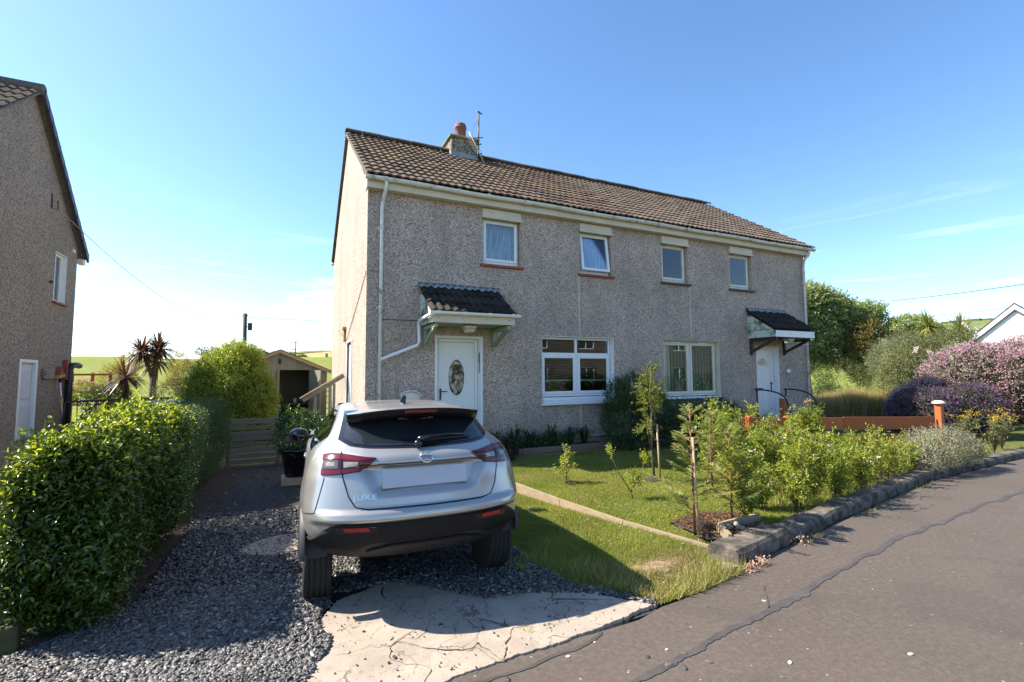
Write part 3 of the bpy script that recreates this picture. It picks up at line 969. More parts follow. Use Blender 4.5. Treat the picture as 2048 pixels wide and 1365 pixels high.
def blades(name, poly, fz, n, h, w, mats, dry=None, lean=0.6, thin=None):
    P = poly_pts(poly, n)
    if thin is not None:
        P = P[rng.uniform(size=len(P)) < thin(P)]
    n = len(P)
    B = np.concatenate([P, fz(P)[:, None] - .004], 1)
    D = nrmz(np.stack([rng.normal(0, lean, n), rng.normal(0, lean, n), np.ones(n)], 1))
    hh = rng.uniform(h[0], h[1], n) * (0.6 + 0.8 * vnoise(P, 1.6, 8))
    S = nrmz(np.cross(D, rdir(n)))
    V = np.stack([B - S * w, B + S * w, B + D * hh[:, None]], 1).reshape(-1, 3)
    F = np.arange(3 * n).reshape(-1, 3)
    mi = None
    if dry is not None:
        mi = (rng.uniform(size=n) < dry(P)).astype(int)
    o = bpy.data.objects.new(name, fast_mesh(name, V, F, mats, mi))
    return tag(link(o), kind='stuff')
bare = lambda P: np.clip(1.15 - np.exp(-(((P[:, 0] - 1.72) / .28) ** 2 + ((P[:, 1] + 5.78) / .14) ** 2)) * 1.3, 0.05, 1)
dryf = lambda P: np.clip(0.10 + 0.9 * np.clip((-P[:, 1] - 5.5) / .5, 0, 1) * vnoise(P, 2.5, 3) + .5 * np.exp(-(((P[:, 0] - 1.72) / .4) ** 2 + ((P[:, 1] + 5.78) / .25) ** 2)), 0, .85)
G2 = [MT['blade'], MT['dryblade']]
blades('lawn_grass', lawn_poly, lawn_z, 380000, (.018, .045), .0035, G2, lambda P: .05 + .35 * np.clip(vnoise(P, 1.3, 6) * 2 - .9, 0, 1))
blades('verge_grass', strip_poly, strip_z, 150000, (.02, .055), .0033, G2, dryf, thin=bare)
blades('verge_edge_grass', [(0.80, -5.4), (1.3, -5.6), (1.75, -6.1), (2.45, -6.05), (2.42, -6.24), (1.75, -6.36), (1.27, -6.38), (1.08, -6.0)], strip_z, 5200, (.06, .19), .0035, G2, lambda P: 0.55 + 0 * P[:, 0], 0.55,
       thin=lambda P: np.clip(vnoise(P, 3.3, 4) * 1.6 - .35, 0, 1))
blades('weed_grass', [(0.45, -4.2), (1.15, -4.0), (1.25, -6.1), (0.6, -5.9)], strip_z, 7000, (.04, .12), .004, G2, lambda P: .25 + 0 * P[:, 0], .7, thin=lambda P: np.clip(vnoise(P, 3, 9) * 2 - .8, 0, 1))
blades('bed_grass', [(3.7, -5.6), (4.95, -5.35), (8.2, -4.85), (8.2, -4.2), (6.0, -4.0), (4.6, -4.6), (3.7, -5.1)], lambda P: np.full(len(P), .02), 9000, (.06, .26), .0045, G2, lambda P: .22 + 0 * P[:, 0], .5, thin=lambda P: np.clip(vnoise(P, 2.4, 33) * 2 - .6, 0, 1))
blades('kerb_weeds', [(2.45, -6.2), (4.9, -5.71), (8.0, -5.16), (8.0, -5.20), (4.9, -5.76), (2.45, -6.26)], lambda P: np.full(len(P), .0), 900, (.02, .09), .004, G2, lambda P: .35 + 0 * P[:, 0], .6, thin=lambda P: np.clip(vnoise(P, 2.2, 19) * 3 - 1.6, 0, 1))
blades('drive_weeds', [(-1.3, -5.9), (.9, -5.9), (.5, -6.4), (-1.2, -6.4)], lambda P: np.full(len(P), .005), 3000, (.02, .06), .003, G2, lambda P: .2 + 0 * P[:, 0], .8, thin=lambda P: (vnoise(P, 4.5, 23) > .86) * 1.0)
def clover(name, poly, fz, n, thr, seed):
    P = poly_pts(poly, n * 4)
    P = P[vnoise(P, 1.2, seed) > thr][:n]
    V, F = [], []
    c = np.concatenate([P, (fz(P) + rng.uniform(.02, .045, len(P)))[:, None]], 1)
    o8 = np.array([(1, 0, 0), (0, 1, 0), (-1, 0, 0), (0, -1, 0), (0, 0, .8), (0, 0, -.8)]) * .0066
    f8 = np.array([(0, 1, 4), (1, 2, 4), (2, 3, 4), (3, 0, 4), (1, 0, 5), (2, 1, 5), (3, 2, 5), (0, 3, 5)])
    V = (c[:, None] + o8[None] * rng.uniform(.6, 1.15, (len(c), 1, 1))).reshape(-1, 3)
    F = (np.arange(len(c))[:, None, None] * 6 + f8[None]).reshape(-1, 3)
    tag(link(bpy.data.objects.new(name, fast_mesh(name, V, F, MT['clover']))), kind='stuff')
clover('clover_flowers', lawn_poly, lawn_z, 900, .5, 21)
clover('clover_flowers', strip_poly, strip_z, 330, .5, 22)
# bare turf clod
m = MB()
rows = []
for i in range(9):
    row = []
    for j in range(13):
        u, v = i / 8 * 2 - 1, j / 12 * 2 - 1
        r = max(0, 1 - (u * u + v * v))
        row.append((1.76 + v * .27, -5.82 + u * .14, -.004 + .03 * math.sqrt(r) + rng.uniform(-.008, .008)))
    rows.append(row)
MT['deadgrass'] = simple('dead_turf', (0.25, 0.175, 0.10), 1.0, 0.4, 25, 60, 0.9, 0.02)
tag(m.grid(rows, flip=True).build('dead_turf', MT['deadgrass']), 'low mound of dead brown turf on the verge near the kerb end', 'turf mound')
blades('dead_grass', [(1.5, -5.86), (1.62, -5.7), (1.9, -5.7), (2.04, -5.85), (1.85, -5.97), (1.6, -5.96)], lambda P: np.full(len(P), .012), 5200, (.015, .045), .003, [MT['dryblade']], None, 1.2)
# soil beds
def soil_patch(name, poly, z, label=None):
    A = np.array(poly); lo, hi = A.min(0), A.max(0)
    o = sheet(name, poly, lambda P: z + (vnoise(P, 4, 7) - .5) * .06 + (vnoise(P, 15, 8) - .5) * .02, MT['soil'], 0.05)
    return o
soil_patch('soil_bed', [(2.6, -5.62), (2.68, -5.0), (3.3, -4.85), (3.75, -5.15), (3.6, -5.78), (3.2, -5.95), (2.75, -5.95)], 0.045)
soil_patch('soil_bed', [(5.9, -3.7), (6.6, -3.3), (9.6, -4.0), (11.2, -4.2), (11.2, -4.85), (8.3, -5.05), (6.6, -4.6)], 0.045)
sheet('hedge_soil', [(-3.7, -5.1), (-2.35, -5.2), (-2.1, -4.6), (-2.12, 1.65), (-3.7, 1.65)], lambda P: -.004 + (vnoise(P, 4, 7) - .5) * .03, MT['soil'], .1)
MT['litter'] = leafm('dead_leaf', [(0.16, 0.075, 0.035), (0.25, 0.12, 0.05), (0.10, 0.055, 0.03)], 0.8, 0.15, (1.2, 1, .7), .2)
P = poly_pts([(2.65, -5.6), (2.72, -5.0), (3.3, -4.85), (3.7, -5.15), (3.55, -5.75), (3.0, -5.9)], 1200)
B = np.concatenate([P, np.full((len(P), 1), .07)], 1)
D = rdir(len(P)); D[:, 2] *= .3
tag(leaf_obj('leaf_litter', B, D, np.array([0, 0, 1.]) + rdir(len(P)) * .5, rng.uniform(.02, .05, len(P)), rng.uniform(.01, .03, len(P)), MT['litter'], None), kind='stuff')

# ------------------------------------------------------------------ kerb wall of long concrete blocks
kerb = thing('kerb_wall', 'low mossy concrete kerb wall between the garden and the road', 'kerb', (2.6, -6.0, 0))
kp = [(2.36, -6.17), (3.42, -5.93), (4.95, -5.63), (6.5, -5.36), (8.05, -5.08), (9.8, -4.97), (11.6, -4.85), (13.6, -4.74), (15.8, -4.68), (18.0, -4.68), (20.5, -4.7)]
for i, (a, b) in enumerate(zip(kp[:-1], kp[1:])):
    A, Bv = Vector((*a, 0)), Vector((*b, 0))
    d = (Bv - A).normalized(); nrm = Vector((-d.y, d.x, 0))
    A = A + d * .008; Bv = Bv - d * .008
    hgt = 0.120 + rng.uniform(-.008, .010) + (0.022 if i == 0 else 0)
    wd = 0.30 if i == 0 else 0.25
    ns = 14
    off = rng.uniform(-.012, .012)
    prof = [(0, -.05), (0.0, hgt * .5), (0.004, hgt - .03), (0.03, hgt), (wd - .03, hgt), (wd, hgt - .03), (wd, -.05)]
    rows = []
    for q in range(ns + 1):
        p = A.lerp(Bv, q / ns)
        row = []
        for (o_, z_) in prof:
            jit = 0.020 * (vnoise([(p.x * 1.0 + o_ * 3, z_ * 5 + i)], 4.0, 31)[0] - .5)
            r = p + nrm * (o_ + off + jit)
            row.append((r.x, r.y, z_ + (jit if z_ > 0 else 0) - .012 * (q / ns) * (i == 0)))
        rows.append(row)
    m = MB().grid(rows, smooth=False, flip=True)
    k = len(prof)
    m.add(rows[0], [tuple(range(k))]); m.add(rows[-1], [tuple(range(k))[::-1]])
    m.build('kerb_stone', MT['stone'], kerb)
# little step stone at its foot
tag(MB().prism([(2.17, -6.16), (2.42, -6.2), (2.45, -6.12), (2.26, -6.02)], -.03, .03).build('foot_stone', MT['concrete']), 'small flat stone at the left foot of the kerb wall', 'stone')
MT['sedum'] = leafm('sedum', [(0.62, 0.40, 0.30), (0.75, 0.62, 0.52), (0.35, 0.13, 0.07)], .7, .2)
for cx, cy, rr, nn in ((2.62, -6.2, .07, 120), (2.42, -6.25, .06, 90), (3.5, -6.0, .1, 60)):
    B = np.stack([rng.normal(cx, rr * .6, nn), rng.normal(cy, rr * .35, nn), rng.uniform(.0, .07, nn)], 1)
    t = thing('stonecrop_plant', {2.62: 'tuft of pinkish white stonecrop against the kerb face', 2.42: 'reddish stonecrop at the left end of the kerb wall', 3.5: 'small dry stonecrop at the first kerb joint'}[cx], 'plant', (cx, cy, 0), 'stonecrop along the kerb foot')
    leaf_obj('foliage', B, rdir(nn) + np.array([0, 0, .6]), rdir(nn), .022, .014, MT['sedum'], t)

# ------------------------------------------------------------------ timber edging of the lawn
edging = thing('timber_edging', 'weathered timber plank edging between the lawn and the grass verge', 'edging', (1.8, -2.7, 0))
pk = [(1.55, -1.2), (1.79, -2.72), (1.98, -3.75), (2.22, -4.75), (2.54, -5.78)]
for i, (a, b) in enumerate(zip(pk[:-1], pk[1:])):
    A, Bv = Vector((*a, 0)), Vector((*b, 0)); d = (Bv - A).normalized(); nrm = Vector((-d.y, d.x, 0))
    t0, t1 = [0.13, 0.15, 0.11, 0.07, 0.045][i], [0.13, 0.15, 0.11, 0.07, 0.045][i + 1]
    A += d * .006
    w = .035
    m = MB()
    vs = [A, Bv, Bv - nrm * w, A - nrm * w]
    m.add([(p.x, p.y, -.05) for p in vs] + [(vs[0].x, vs[0].y, t0), (vs[1].x, vs[1].y, t1), (vs[2].x, vs[2].y, t1), (vs[3].x, vs[3].y, t0)],
          [(0, 3, 2, 1), (4, 5, 6, 7), (0, 1, 5, 4), (1, 2, 6, 5), (2, 3, 7, 6), (3, 0, 4, 7)])
    m.build('plank', MT['plank_y'], edging)
box = thing('timber_planter', 'open timber frame full of soil behind the kerb end', 'planter', (2.9, -5.7, 0))
m = MB().extr([(2.66, -5.86, 0), (2.93, -5.47, 0), (2.93, -5.47, .17), (2.66, -5.86, .17)], (-.03, .02, 0)); m.build('plank', MT['plank'], box)
m = MB().extr([(2.93, -5.47, 0), (3.60, -5.42, 0), (3.60, -5.42, .15), (2.93, -5.47, .15)], (0, -.03, 0)); m.build('plank', MT['plank'], box)
m = MB()
for k in range(4):
    m.lathe([(0.0, 0), (.03, .005), (.035, .02), (.025, .04), (0.004, .05)], (2.88 + rng.uniform(0, .3), -5.62 + rng.uniform(-.05, .1), .09), 7)
m.build('pale_stone', MT['concrete'], box)
# raised bed of sleepers in front of the house
bed = thing('raised_bed', 'raised bed of stacked timber sleepers under the front window', 'raised bed', (3.4, -.4, 0))
for row, (zz0, zz1) in enumerate(((0.0, .12), (.125, .24))):
    for (x0, x1) in ((2.35, 3.02), (3.03, 3.98), (3.99, 5.2)):
        o = rng.uniform(-.01, .01)
        MB().bbox(x0 + .004, x1 - .004, -.50 + o, -.40 + o, zz0, zz1, .008).build('sleeper', MT['sleeper'], bed)
MB().box(2.36, 5.2, -.40, -.012, -.02, .21).build('soil_fill', MT['soil'], bed)

# =================================================================== THE PAIR OF HOUSES
L_, D_ = 13.06, 7.28
EZ, RZ = 5.45, 8.18           # wall top and ridge
SL = math.atan2(RZ - 5.53, D_ / 2 + .30)
house = thing('semi_detached_house', 'grey roughcast two-storey pair of houses with brown tiled roof behind the silver car', 'house', (0, 0, 0))

W1 = (2.37, 3.27, 4.11, 5.32); W2 = (4.83, 5.73, 4.11, 5.32)
W3 = (L_ - 5.73, L_ - 4.83, 4.11, 5.32); W4 = (L_ - 3.27, L_ - 2.37, 4.11, 5.32)
G1 = (3.78, 5.75, 1.11, 2.62); G2w = (L_ - 5.75, L_ - 3.78, 1.11, 2.62)
D1 = (1.37, 2.33, .40, 2.52); D2 = (L_ - 2.33, L_ - 1.37, .40, 2.52)
holes = [W1, W2, W3, W4, G1, G2w, D1, D2]

def wall_with_holes(x0, x1, z0, z1, holes, P, depth, mb):
    """P(a,z,d) -> point; a along the wall, d inwards"""
    xs = sorted({x0, x1} | {h[0] for h in holes} | {h[1] for h in holes})
    zs = sorted({z0, z1} | {h[2] for h in holes} | {h[3] for h in holes})
    for i in range(len(xs) - 1):
        for j in range(len(zs) - 1):
            cx, cz = (xs[i] + xs[i + 1]) / 2, (zs[j] + zs[j + 1]) / 2
            if any(h[0] < cx < h[1] and h[2] < cz < h[3] for h in holes):
                continue
            mb.add([P(xs[i], zs[j], 0), P(xs[i + 1], zs[j], 0), P(xs[i + 1], zs[j + 1], 0), P(xs[i], zs[j + 1], 0)], [(0, 1, 2, 3)])
    for h in holes:
        a, b, c, d = h
        for (p, q) in (((a, c), (a, d)), ((a, d), (b, d)), ((b, d), (b, c)), ((b, c), (a, c))):
            mb.add([P(p[0], p[1], 0), P(q[0], q[1], 0), P(q[0], q[1], depth), P(p[0], p[1], depth)], [(0, 1, 2, 3)])

fp = lambda a, z, d: (a, d, z)
mb = MB(); wall_with_holes(0, L_, .36, EZ, holes, fp, .30, mb)
mb.build('front_wall', MT['roughcast'], house)
# gables: wall planes, left one with a side door
sd = (2.15, 3.05, .55, 2.55)
def gable(x, flip, name, holes):
    mb = MB()
    wall_with_holes(0, D_, .36, 5.3, holes, lambda a, z, d: (x + (d if not flip else -d), a, z), .2, mb)
    mb.add([(x, 0, 5.3), (x, D_, 5.3), (x, D_, EZ), (x, D_ / 2, RZ - .02), (x, 0, EZ)], [(0, 1, 2, 3, 4)])
    return mb.build(name, MT['roughcast'], house)
gable(0, False, 'gable_wall', [sd]); gable(L_, True, 'gable_wall', [])
MB().add([(0, D_, .36), (L_, D_, .36), (L_, D_, EZ), (0, D_, EZ)], [(0, 1, 2, 3)]).build('rear_wall', MT['roughcast'], house)
# plinth with its bead
mb = MB(); mb.box(.03, L_ - .03, .03, D_ - .03, -.3, .36); mb.build('plinth', MT['smooth_render'], house)
mb = MB()
for (a, b) in ((.0, D1[0] - .04), (D1[1] + .04, D2[0] - .04), (D2[1] + .04, L_)):
    mb.box(a, b, -.022, .03, .335, .36)
mb.box(-.022, .03, -.02, D_, .335, .36)
mb.build('plinth_bead', MT['fascia'], house)
# inside: floor between the storeys, spine wall, back of rooms
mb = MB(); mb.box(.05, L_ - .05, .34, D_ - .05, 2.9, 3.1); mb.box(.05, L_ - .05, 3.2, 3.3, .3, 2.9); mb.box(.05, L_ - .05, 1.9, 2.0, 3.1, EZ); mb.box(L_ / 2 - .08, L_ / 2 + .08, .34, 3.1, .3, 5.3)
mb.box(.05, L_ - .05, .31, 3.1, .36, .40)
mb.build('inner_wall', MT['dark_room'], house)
# movement joints: pale beads in the render
for x in (4.79, L_ - 4.79):
    MB().box(x - .013, x + .013, -.008, .01, 2.66, 4.05).build('render_bead', MT['fascia'], house)
    MB().box(x - .013, x + .013, -.008, .01, .37, 1.05).build('render_bead', MT['fascia'], house)
MB().box(-.008, .03, -.008, .012, .37, 5.32).build('corner_bead', MT['roughcast'], house)

# ---- windows
def hframe(mb, x0, x1, z0, z1, y0, y1, t, b=.008):
    """rectangular frame of four bars, butted"""
    mb.bbox(x0, x0 + t, y0, y1, z0, z1, b); mb.bbox(x1 - t, x1, y0, y1, z0, z1, b)
    mb.bbox(x0 + t - .001, x1 - t + .001, y0 + .002, y1 - .002, z1 - t, z1, b); mb.bbox(x0 + t - .001, x1 - t + .001, y0 + .002, y1 - .002, z0, z0 + t, b)

def folds(x0, x1, z0, z1, y, amp, wl, n=None):
    n = n or int((x1 - x0) / wl * 8)
    rows = []
    ph = random.random() * 6
    for i in range(n + 1):
        x = x0 + (x1 - x0) * i / n
        w = amp * math.sin(2 * math.pi * (x - x0) / wl + ph + 1.3 * math.sin(x * 9)) + amp * .4 * math.sin(x * 61)
        rows.append([(x, y + w * (.6 + .4 * k / 4), z1 + (z0 - z1) * k / 4) for k in range(5)])
    return MB().grid(rows)

def upper_window(h, new, opened, sillmat, label):
    x0, x1, z0, z1 = h
    fm = MT['upvc'] if new else MT['upvc_old']
    mb = MB()
    # header box under the eaves
    hb = MB(); hb.bbox(x0 - .01, x1 + .01, -.05, .12, 5.13, 5.315, .01); hb.bbox(x0 - .03, x1 + .03, -.075, -.051, 5.10, 5.15, .006)
    hframe(mb, x0 + .015, x1 - .015, z0 + .05, 5.125, .10, .17, .05)
    win = mb.build('window', fm, house)
    hb.build('header_board', MT['fascia'], win)
    MB().box(x0 + .02, x1 - .02, .09, .18, z0, z0 + .048).build('sub_sill', fm, win)
    sx0, sx1, sz0, sz1 = x0 + .05, x1 - .05, z0 + .09, 5.09
    rot = Matrix.Rotation(math.radians(opened), 3, 'X')
    pv = Vector((0, .10, sz1))
    s = MB(); hframe(s, sx0, sx1, sz0, sz1, .075, .125, .062)
    s.v = [tuple(rot @ (Vector(p) - pv) + pv) for p in s.v]
    sash = s.build('sash', fm, win)
    g = MB().box(sx0 + .055, sx1 - .055, .099, .105, sz0 + .055, sz1 - .055)
    g.v = [tuple(rot @ (Vector(p) - pv) + pv) for p in g.v]
    g.build('pane', MT['glass_far'], win)
    if new:
        folds(x0 - .02, x1 + .02, z0 - .02, 5.12, .25, .024, .075).build('curtain', MT['curtain'], win)
    else:
        nb = 8
        for k in range(nb):
            bw = (x1 - x0) / nb
            MB().box(x0 + bw * k + .003, x0 + bw * (k + 1) + .006, .185, .187, z0, 5.12, 0, Matrix.Rotation(.25, 3, 'Z')).build('blind_slat', MT['blind_blue'], win)
        MB().box(sx0 + .2, sx1 - .2, .06, .085, sz1 + .005, sz1 + .025).build('vent', MT['upvc'], win)
    MB().bbox(x0 - .06, x1 + .06, -.07, .10, z0 - .055, z0 - .002, .008).build('sill', sillmat, win)
    return win
upper_window(W1, True, 0.0, MT['red_sill'], '')
upper_window(W2, True, -7.0, MT['red_sill'], '')
upper_window(W3, False, 0.0, MT['dark_sill'], '')
upper_window(W4, False, 0.0, MT['dark_sill'], '')

def lower_window(h, first):
    x0, x1, z0, z1 = h
    fm = MT['upvc'] if first else MT['upvc_old']
    mb = MB(); hframe(mb, x0 + .012, x1 - .012, z0 + (.14 if first else .06), z1 - .012, .13, .20, .055)
    xm = (x0 + x1) / 2
    zt = 2.22
    if first:
        mb.bbox(x0 + .06, x1 - .06, .128, .198, zt - .03, zt + .03, .006)
        mb.bbox(xm - .03, xm + .03, .126, .196, zt + .031, z1 - .07, .006)
        mb.bbox(xm - .03, xm + .03, .126, .196, z0 + .2, zt - .031, .006)
    else:
        mb.bbox(xm - .03, xm + .03, .126, .196, z0 + .115, z1 - .07, .006)
    win = mb.build('window', fm, house)
    panes = []
    if first:
        lo, hi = z0 + .195, zt - .03
        sash = [(x0 + .065, xm - .028, lo, hi), (xm + .028, x1 - .065, lo, hi)]
        panes += [(x0 + .067, xm - .03, zt + .03, z1 - .067), (xm + .03, x1 - .067, zt + .03, z1 - .067)]
    else:
        lo, hi = z0 + .115, z1 - .065
        sash = [(x0 + .065, xm - .028, lo, hi), (xm + .028, x1 - .065, lo, hi)]
    for (a, b, c, d) in sash:
        s = MB(); hframe(s, a, b, c, d, .105, .15, .066); s.build('sash', fm, win)
        MB().box(a + .06, b - .06, .128, .134, c + .06, d - .06).build('pane', MT['glass'] if first else MT['glass_blind'], win)
        if not first:
            MB().bbox((a + b) / 2 - .16, (a + b) / 2 + .16, .085, .104, d - .005, d + .03, .005).build('vent', MT['upvc'], win)
    for (a, b, c, d) in panes:
        MB().box(a - .004, b + .004, .158, .164, c - .004, d + .004).build('pane', MT['glass'], win)
    # lined reveal
    r = MB()
    rm = fm
    r.box(x0 + .0015, x0 + .010, -.004, .13, z0, z1 - .002); r.box(x1 - .010, x1 - .0015, -.004, .13, z0, z1 - .002); r.box(x0 + .0105, x1 - .0105, -.003, .13, z1 - .012, z1 - .002)
    r.build('reveal', rm if first else MT['fascia'], win)
    if first:
        s = MB(); s.bbox(x0 - .05, x1 + .06, -.09, -.001, z0 - .04, z0 - .002, .008); s.bbox(x0 + .02, x1 - .02, -.06, .12, z0, z0 + .055, .008); s.bbox(x0 + .03, x1 - .03, .0, .125, z0 + .057, z0 + .13, .008)
        s.build('sill', fm, win)
        nb = 26
        sl = MB()
        for k in range(nb):
            z = z1 - .12 - k * (z1 - z0 - .55) / nb
            MB().box(x0 + .03, x1 - .03, .24, .27, z, z + .003, 0, Matrix.Rotation(.35, 3, 'X')).build('blind_slat', MT['slatblind'], win)
        MB().box(x0 + .03, x1 - .03, .24, .27, z1 - .6 - .42, z1 - .6 - .39).build('blind_rail', MT['blind'], win)
    else:
        s = MB(); s.bbox(x0 - .06, x1 + .06, -.07, .09, z0 - .055, z0 - .002, .008); s.build('sill', MT['dark_sill'], win)
        MB().bbox(x0 + .01, x1 - .01, -.03, .12, z0, z0 + .045, .006).build('sub_sill', MT['upvc'], win)
        nb = 18; bw = (x1 - x0) / nb
        for k in range(nb):
            MB().box(x0 + bw * k + .003, x0 + bw * (k + 1) + .008, .225, .227, z0 + .02, z1 - .02, 0, Matrix.Rotation(.22, 3, 'Z')).build('blind_slat', MT['blind'], win)
lower_window(G1, True); lower_window(G2w, False)

# ---- doors
def ring(mb, cx, cz, rx, rz, y, w, t, n=40, a0=0, a1=2 * math.pi, mi=0):
    rows = []
    for i in range(n + 1):
        a = a0 + (a1 - a0) * i / n
        c, s = math.cos(a), math.sin(a)
        rows.append([(cx + (rx + w) * c, y, cz + (rz + w) * s), (cx + (rx + w * .6) * c, y - t, cz + (rz + w * .6) * s), (cx + (rx + w * .3) * c, y - t, cz + (rz + w * .3) * s), (cx + rx * c, y, cz + rz * s)])
    mb.grid(rows, mi)
def door(h, oval):
    x0, x1, z0, z1 = h
    f = MB(); hframe(f, x0 + .01, x1 - .01, z0, z1 - .01, .16, .24, .07)
    fr = f.build('door', MT['upvc'], house)
    r = MB(); r.box(x0 + .0015, x0 + .012, -.008, .16, z0, z1 - .002); r.box(x1 - .012, x1 - .0015, -.008, .16, z0, z1 - .002); r.box(x0 + .0125, x1 - .0125, -.007, .16, z1 - .014, z1 - .002)
    if oval:
        r.bbox(x0 - .035, x0 + .001, -.014, -.001, z0, z1 + .035, .004); r.bbox(x1 - .001, x1 + .035, -.014, -.001, z0, z1 + .035, .004); r.bbox(x0 + .0015, x1 - .0015, -.013, -.001, z1 - .0015, z1 + .034, .004)
    r.build('reveal', MT['upvc'], fr)
    lx0, lx1 = x0 + .085, x1 - .085
    MB().bbox(lx0, lx1, .175, .22, z0 + .03, z1 - .085, .006).build('door_leaf', MT['upvc'], fr)
    cx = (lx0 + lx1) / 2
    e = MB()
    if oval:
        cz, rx, rz = 1.70, .175, .37
        ring(e, cx, cz, rx, rz, .173, .05, .014)
        ring(e, cx, cz, rx + .085, rz + .085, .174, .022, .006, a0=.55, a1=math.pi - .55)
        ring(e, cx, cz, rx + .085, rz + .085, .174, .022, .006, a0=math.pi + .5, a1=2 * math.pi - .5)
        e.build('moulding', MT['upvc'], fr)
        n = 36
        g = MB(); g.add([(cx + rx * math.cos(2 * math.pi * i / n), .172, cz + rz * math.sin(2 * math.pi * i / n)) for i in range(n)], [tuple(range(n))])
        g.build('oval_pane', MT['oval'], fr)
        l = MB()
        def inside(a, b): return (a / rx) ** 2 + (b / rz) ** 2 < .98
        for s in (1, -1):
            for k in range(-6, 7):
                c = k * .13
                seg = []
                for i in range(60):
                    t = -rz + 2 * rz * i / 59
                    a = s * (t * .62) + c
                    if inside(a, t) and (a / .085) ** 2 + (t / .16) ** 2 > 1:
                        seg.append((cx + a, .169, cz + t))
                    else:
                        if len(seg) > 1: l.tube([seg[0], seg[-1]], .004, 5)
                        seg = []
                if len(seg) > 1: l.tube([seg[0], seg[-1]], .004, 5)
        l.tube([(cx + .085 * math.cos(a), .168, cz + .16 * math.sin(a)) for a in np.linspace(0, 2 * math.pi, 25)], .006, 5)
        l.build('leading', MT['dark_metal'], fr)
        MB().bbox(cx - .12, cx + .12, .160, .176, .92, .97, .006).build('letter_slot', MT['galv'], fr)
        hx = lx0 + .05
        hm = MB().bbox(hx - .018, hx + .018, .155, .176, 1.25, 1.48, .006); hm.tube([(hx, .15, 1.42), (hx, .115, 1.42), (hx + .13, .112, 1.42)], .011, 8)
        hm.build('handle', MT['dark_metal'], fr)
        MB().bbox(x1 - .021, x1 - .0125, .03, .085, 1.98, 2.22, .002).build('number_plate', MT['plaque_blue'], fr)
        MB().bbox(x1 - .021, x1 - .0125, .03, .085, 1.80, 1.965, .002).build('number_plate', MT['lead'], fr)
    else:
        for (a, b, c, d) in ((lx0 + .08, cx - .03, .55, 1.2), (cx + .03, lx1 - .08, .55, 1.2), (lx0 + .08, cx - .03, 1.32, 1.86), (cx + .03, lx1 - .08, 1.32, 1.86)):
            hframe(e, a, b, c, d, .166, .176, .025, .004); e.bbox(a + .05, b - .05, .169, .176, c + .05, d - .05, .003)
        ring(e, cx, 1.98, .20, .20, .174, .03, .01, a0=0, a1=math.pi)
        e.bbox(cx - .23, cx + .23, .165, .176, 1.945, 1.975, .004)
        e.build('moulding', MT['upvc'], fr)
        n = 18
        g = MB(); g.add([(cx + .2 * math.cos(math.pi * i / n), .171, 1.98 + .2 * math.sin(math.pi * i / n)) for i in range(n + 1)], [tuple(range(n + 1))])
        g.build('fan_pane', MT['black_gloss'], fr)
        l = MB()
        for a in (.63, 1.26, 1.88, 2.51):
            l.tube([(cx + .05 * math.cos(a), .166, 1.98 + .05 * math.sin(a)), (cx + .2 * math.cos(a), .166, 1.98 + .2 * math.sin(a))], .012, 4)
        l.tube([(cx + .065 * math.cos(a), .166, 1.98 + .065 * math.sin(a)) for a in np.linspace(0, math.pi, 9)], .012, 4)
        l.build('glazing_bar', MT['upvc'], fr)
        hx = lx1 - .06
        hm = MB().bbox(hx - .016, hx + .016, .155, .176, 1.25, 1.50, .006); hm.tube([(hx, .15, 1.45), (hx, .115, 1.45), (hx - .12, .112, 1.45)], .012, 8)
        hm.build('handle', MT['black'], fr)
        hm = MB(); hm.tube([(x1 - .02, .10, 1.5), (x1 - .06, .10, 1.5), (x1 - .06, .10, 1.95), (x1 - .02, .10, 1.95)], .012, 8); hm.build('grab_rail', MT['upvc'], fr)
    MB().bbox(x0 - .05, x1 + .05, -.14, .24, z0 - .06, z0 - .001, .008).build('threshold', MT['steps'], fr)
def oval_mat():
    m, nt, bs = new_mat('bevelled_oval_glass')
    f = noise(nt, 6.0, 2, 0.4, dist=1.5)
    c = ramp(nt, f, [(0.40, (0.03, 0.028, 0.02)), (0.5, (0.30, 0.27, 0.20)), (0.6, (0.50, 0.47, 0.38))])
    nt.links.new(c, bs.inputs['Base Color'])
    bs.inputs['Roughness'].default_value = .08
    bs.inputs['Specular IOR Level'].default_value = 1.0
    return m
MT['oval'] = oval_mat()
MT['black_gloss'] = simple('dark_gloss_glass', (0.012, 0.013, 0.015), .06, .1, 3, spec=.8)
MT['plaque_blue'] = simple('blue_plate', (0.05, 0.06, 0.13), .4, .3, 30)
door(D1, True); door(D2, False)
# side door with glazed frame on the gable
s = MB(); 
for (a, b, c, d) in ((sd[0] + .01, sd[0] + .08, sd[2], sd[3] - .01), (sd[1] - .08, sd[1] - .01, sd[2], sd[3] - .01)):
    s.bbox(.04, .1, a, b, c, d)
s.bbox(.042, .098, sd[0] + .08, sd[1] - .08, sd[3] - .09, sd[3] - .01)
s.bbox(-.02, .03, sd[0] - .05, sd[0] + .0, sd[2], sd[3] + .05); s.bbox(-.02, .03, sd[1], sd[1] + .05, sd[2], sd[3] + .05); s.bbox(-.018, .028, sd[0] + .001, sd[1] - .001, sd[3], sd[3] + .05)
s_door = s.build('side_door', MT['upvc'], house)
MB().bbox(.06, .09, sd[0] + .075, sd[1] - .075, sd[2], sd[3] - .085).build('door_leaf', MT['upvc'], s_door)
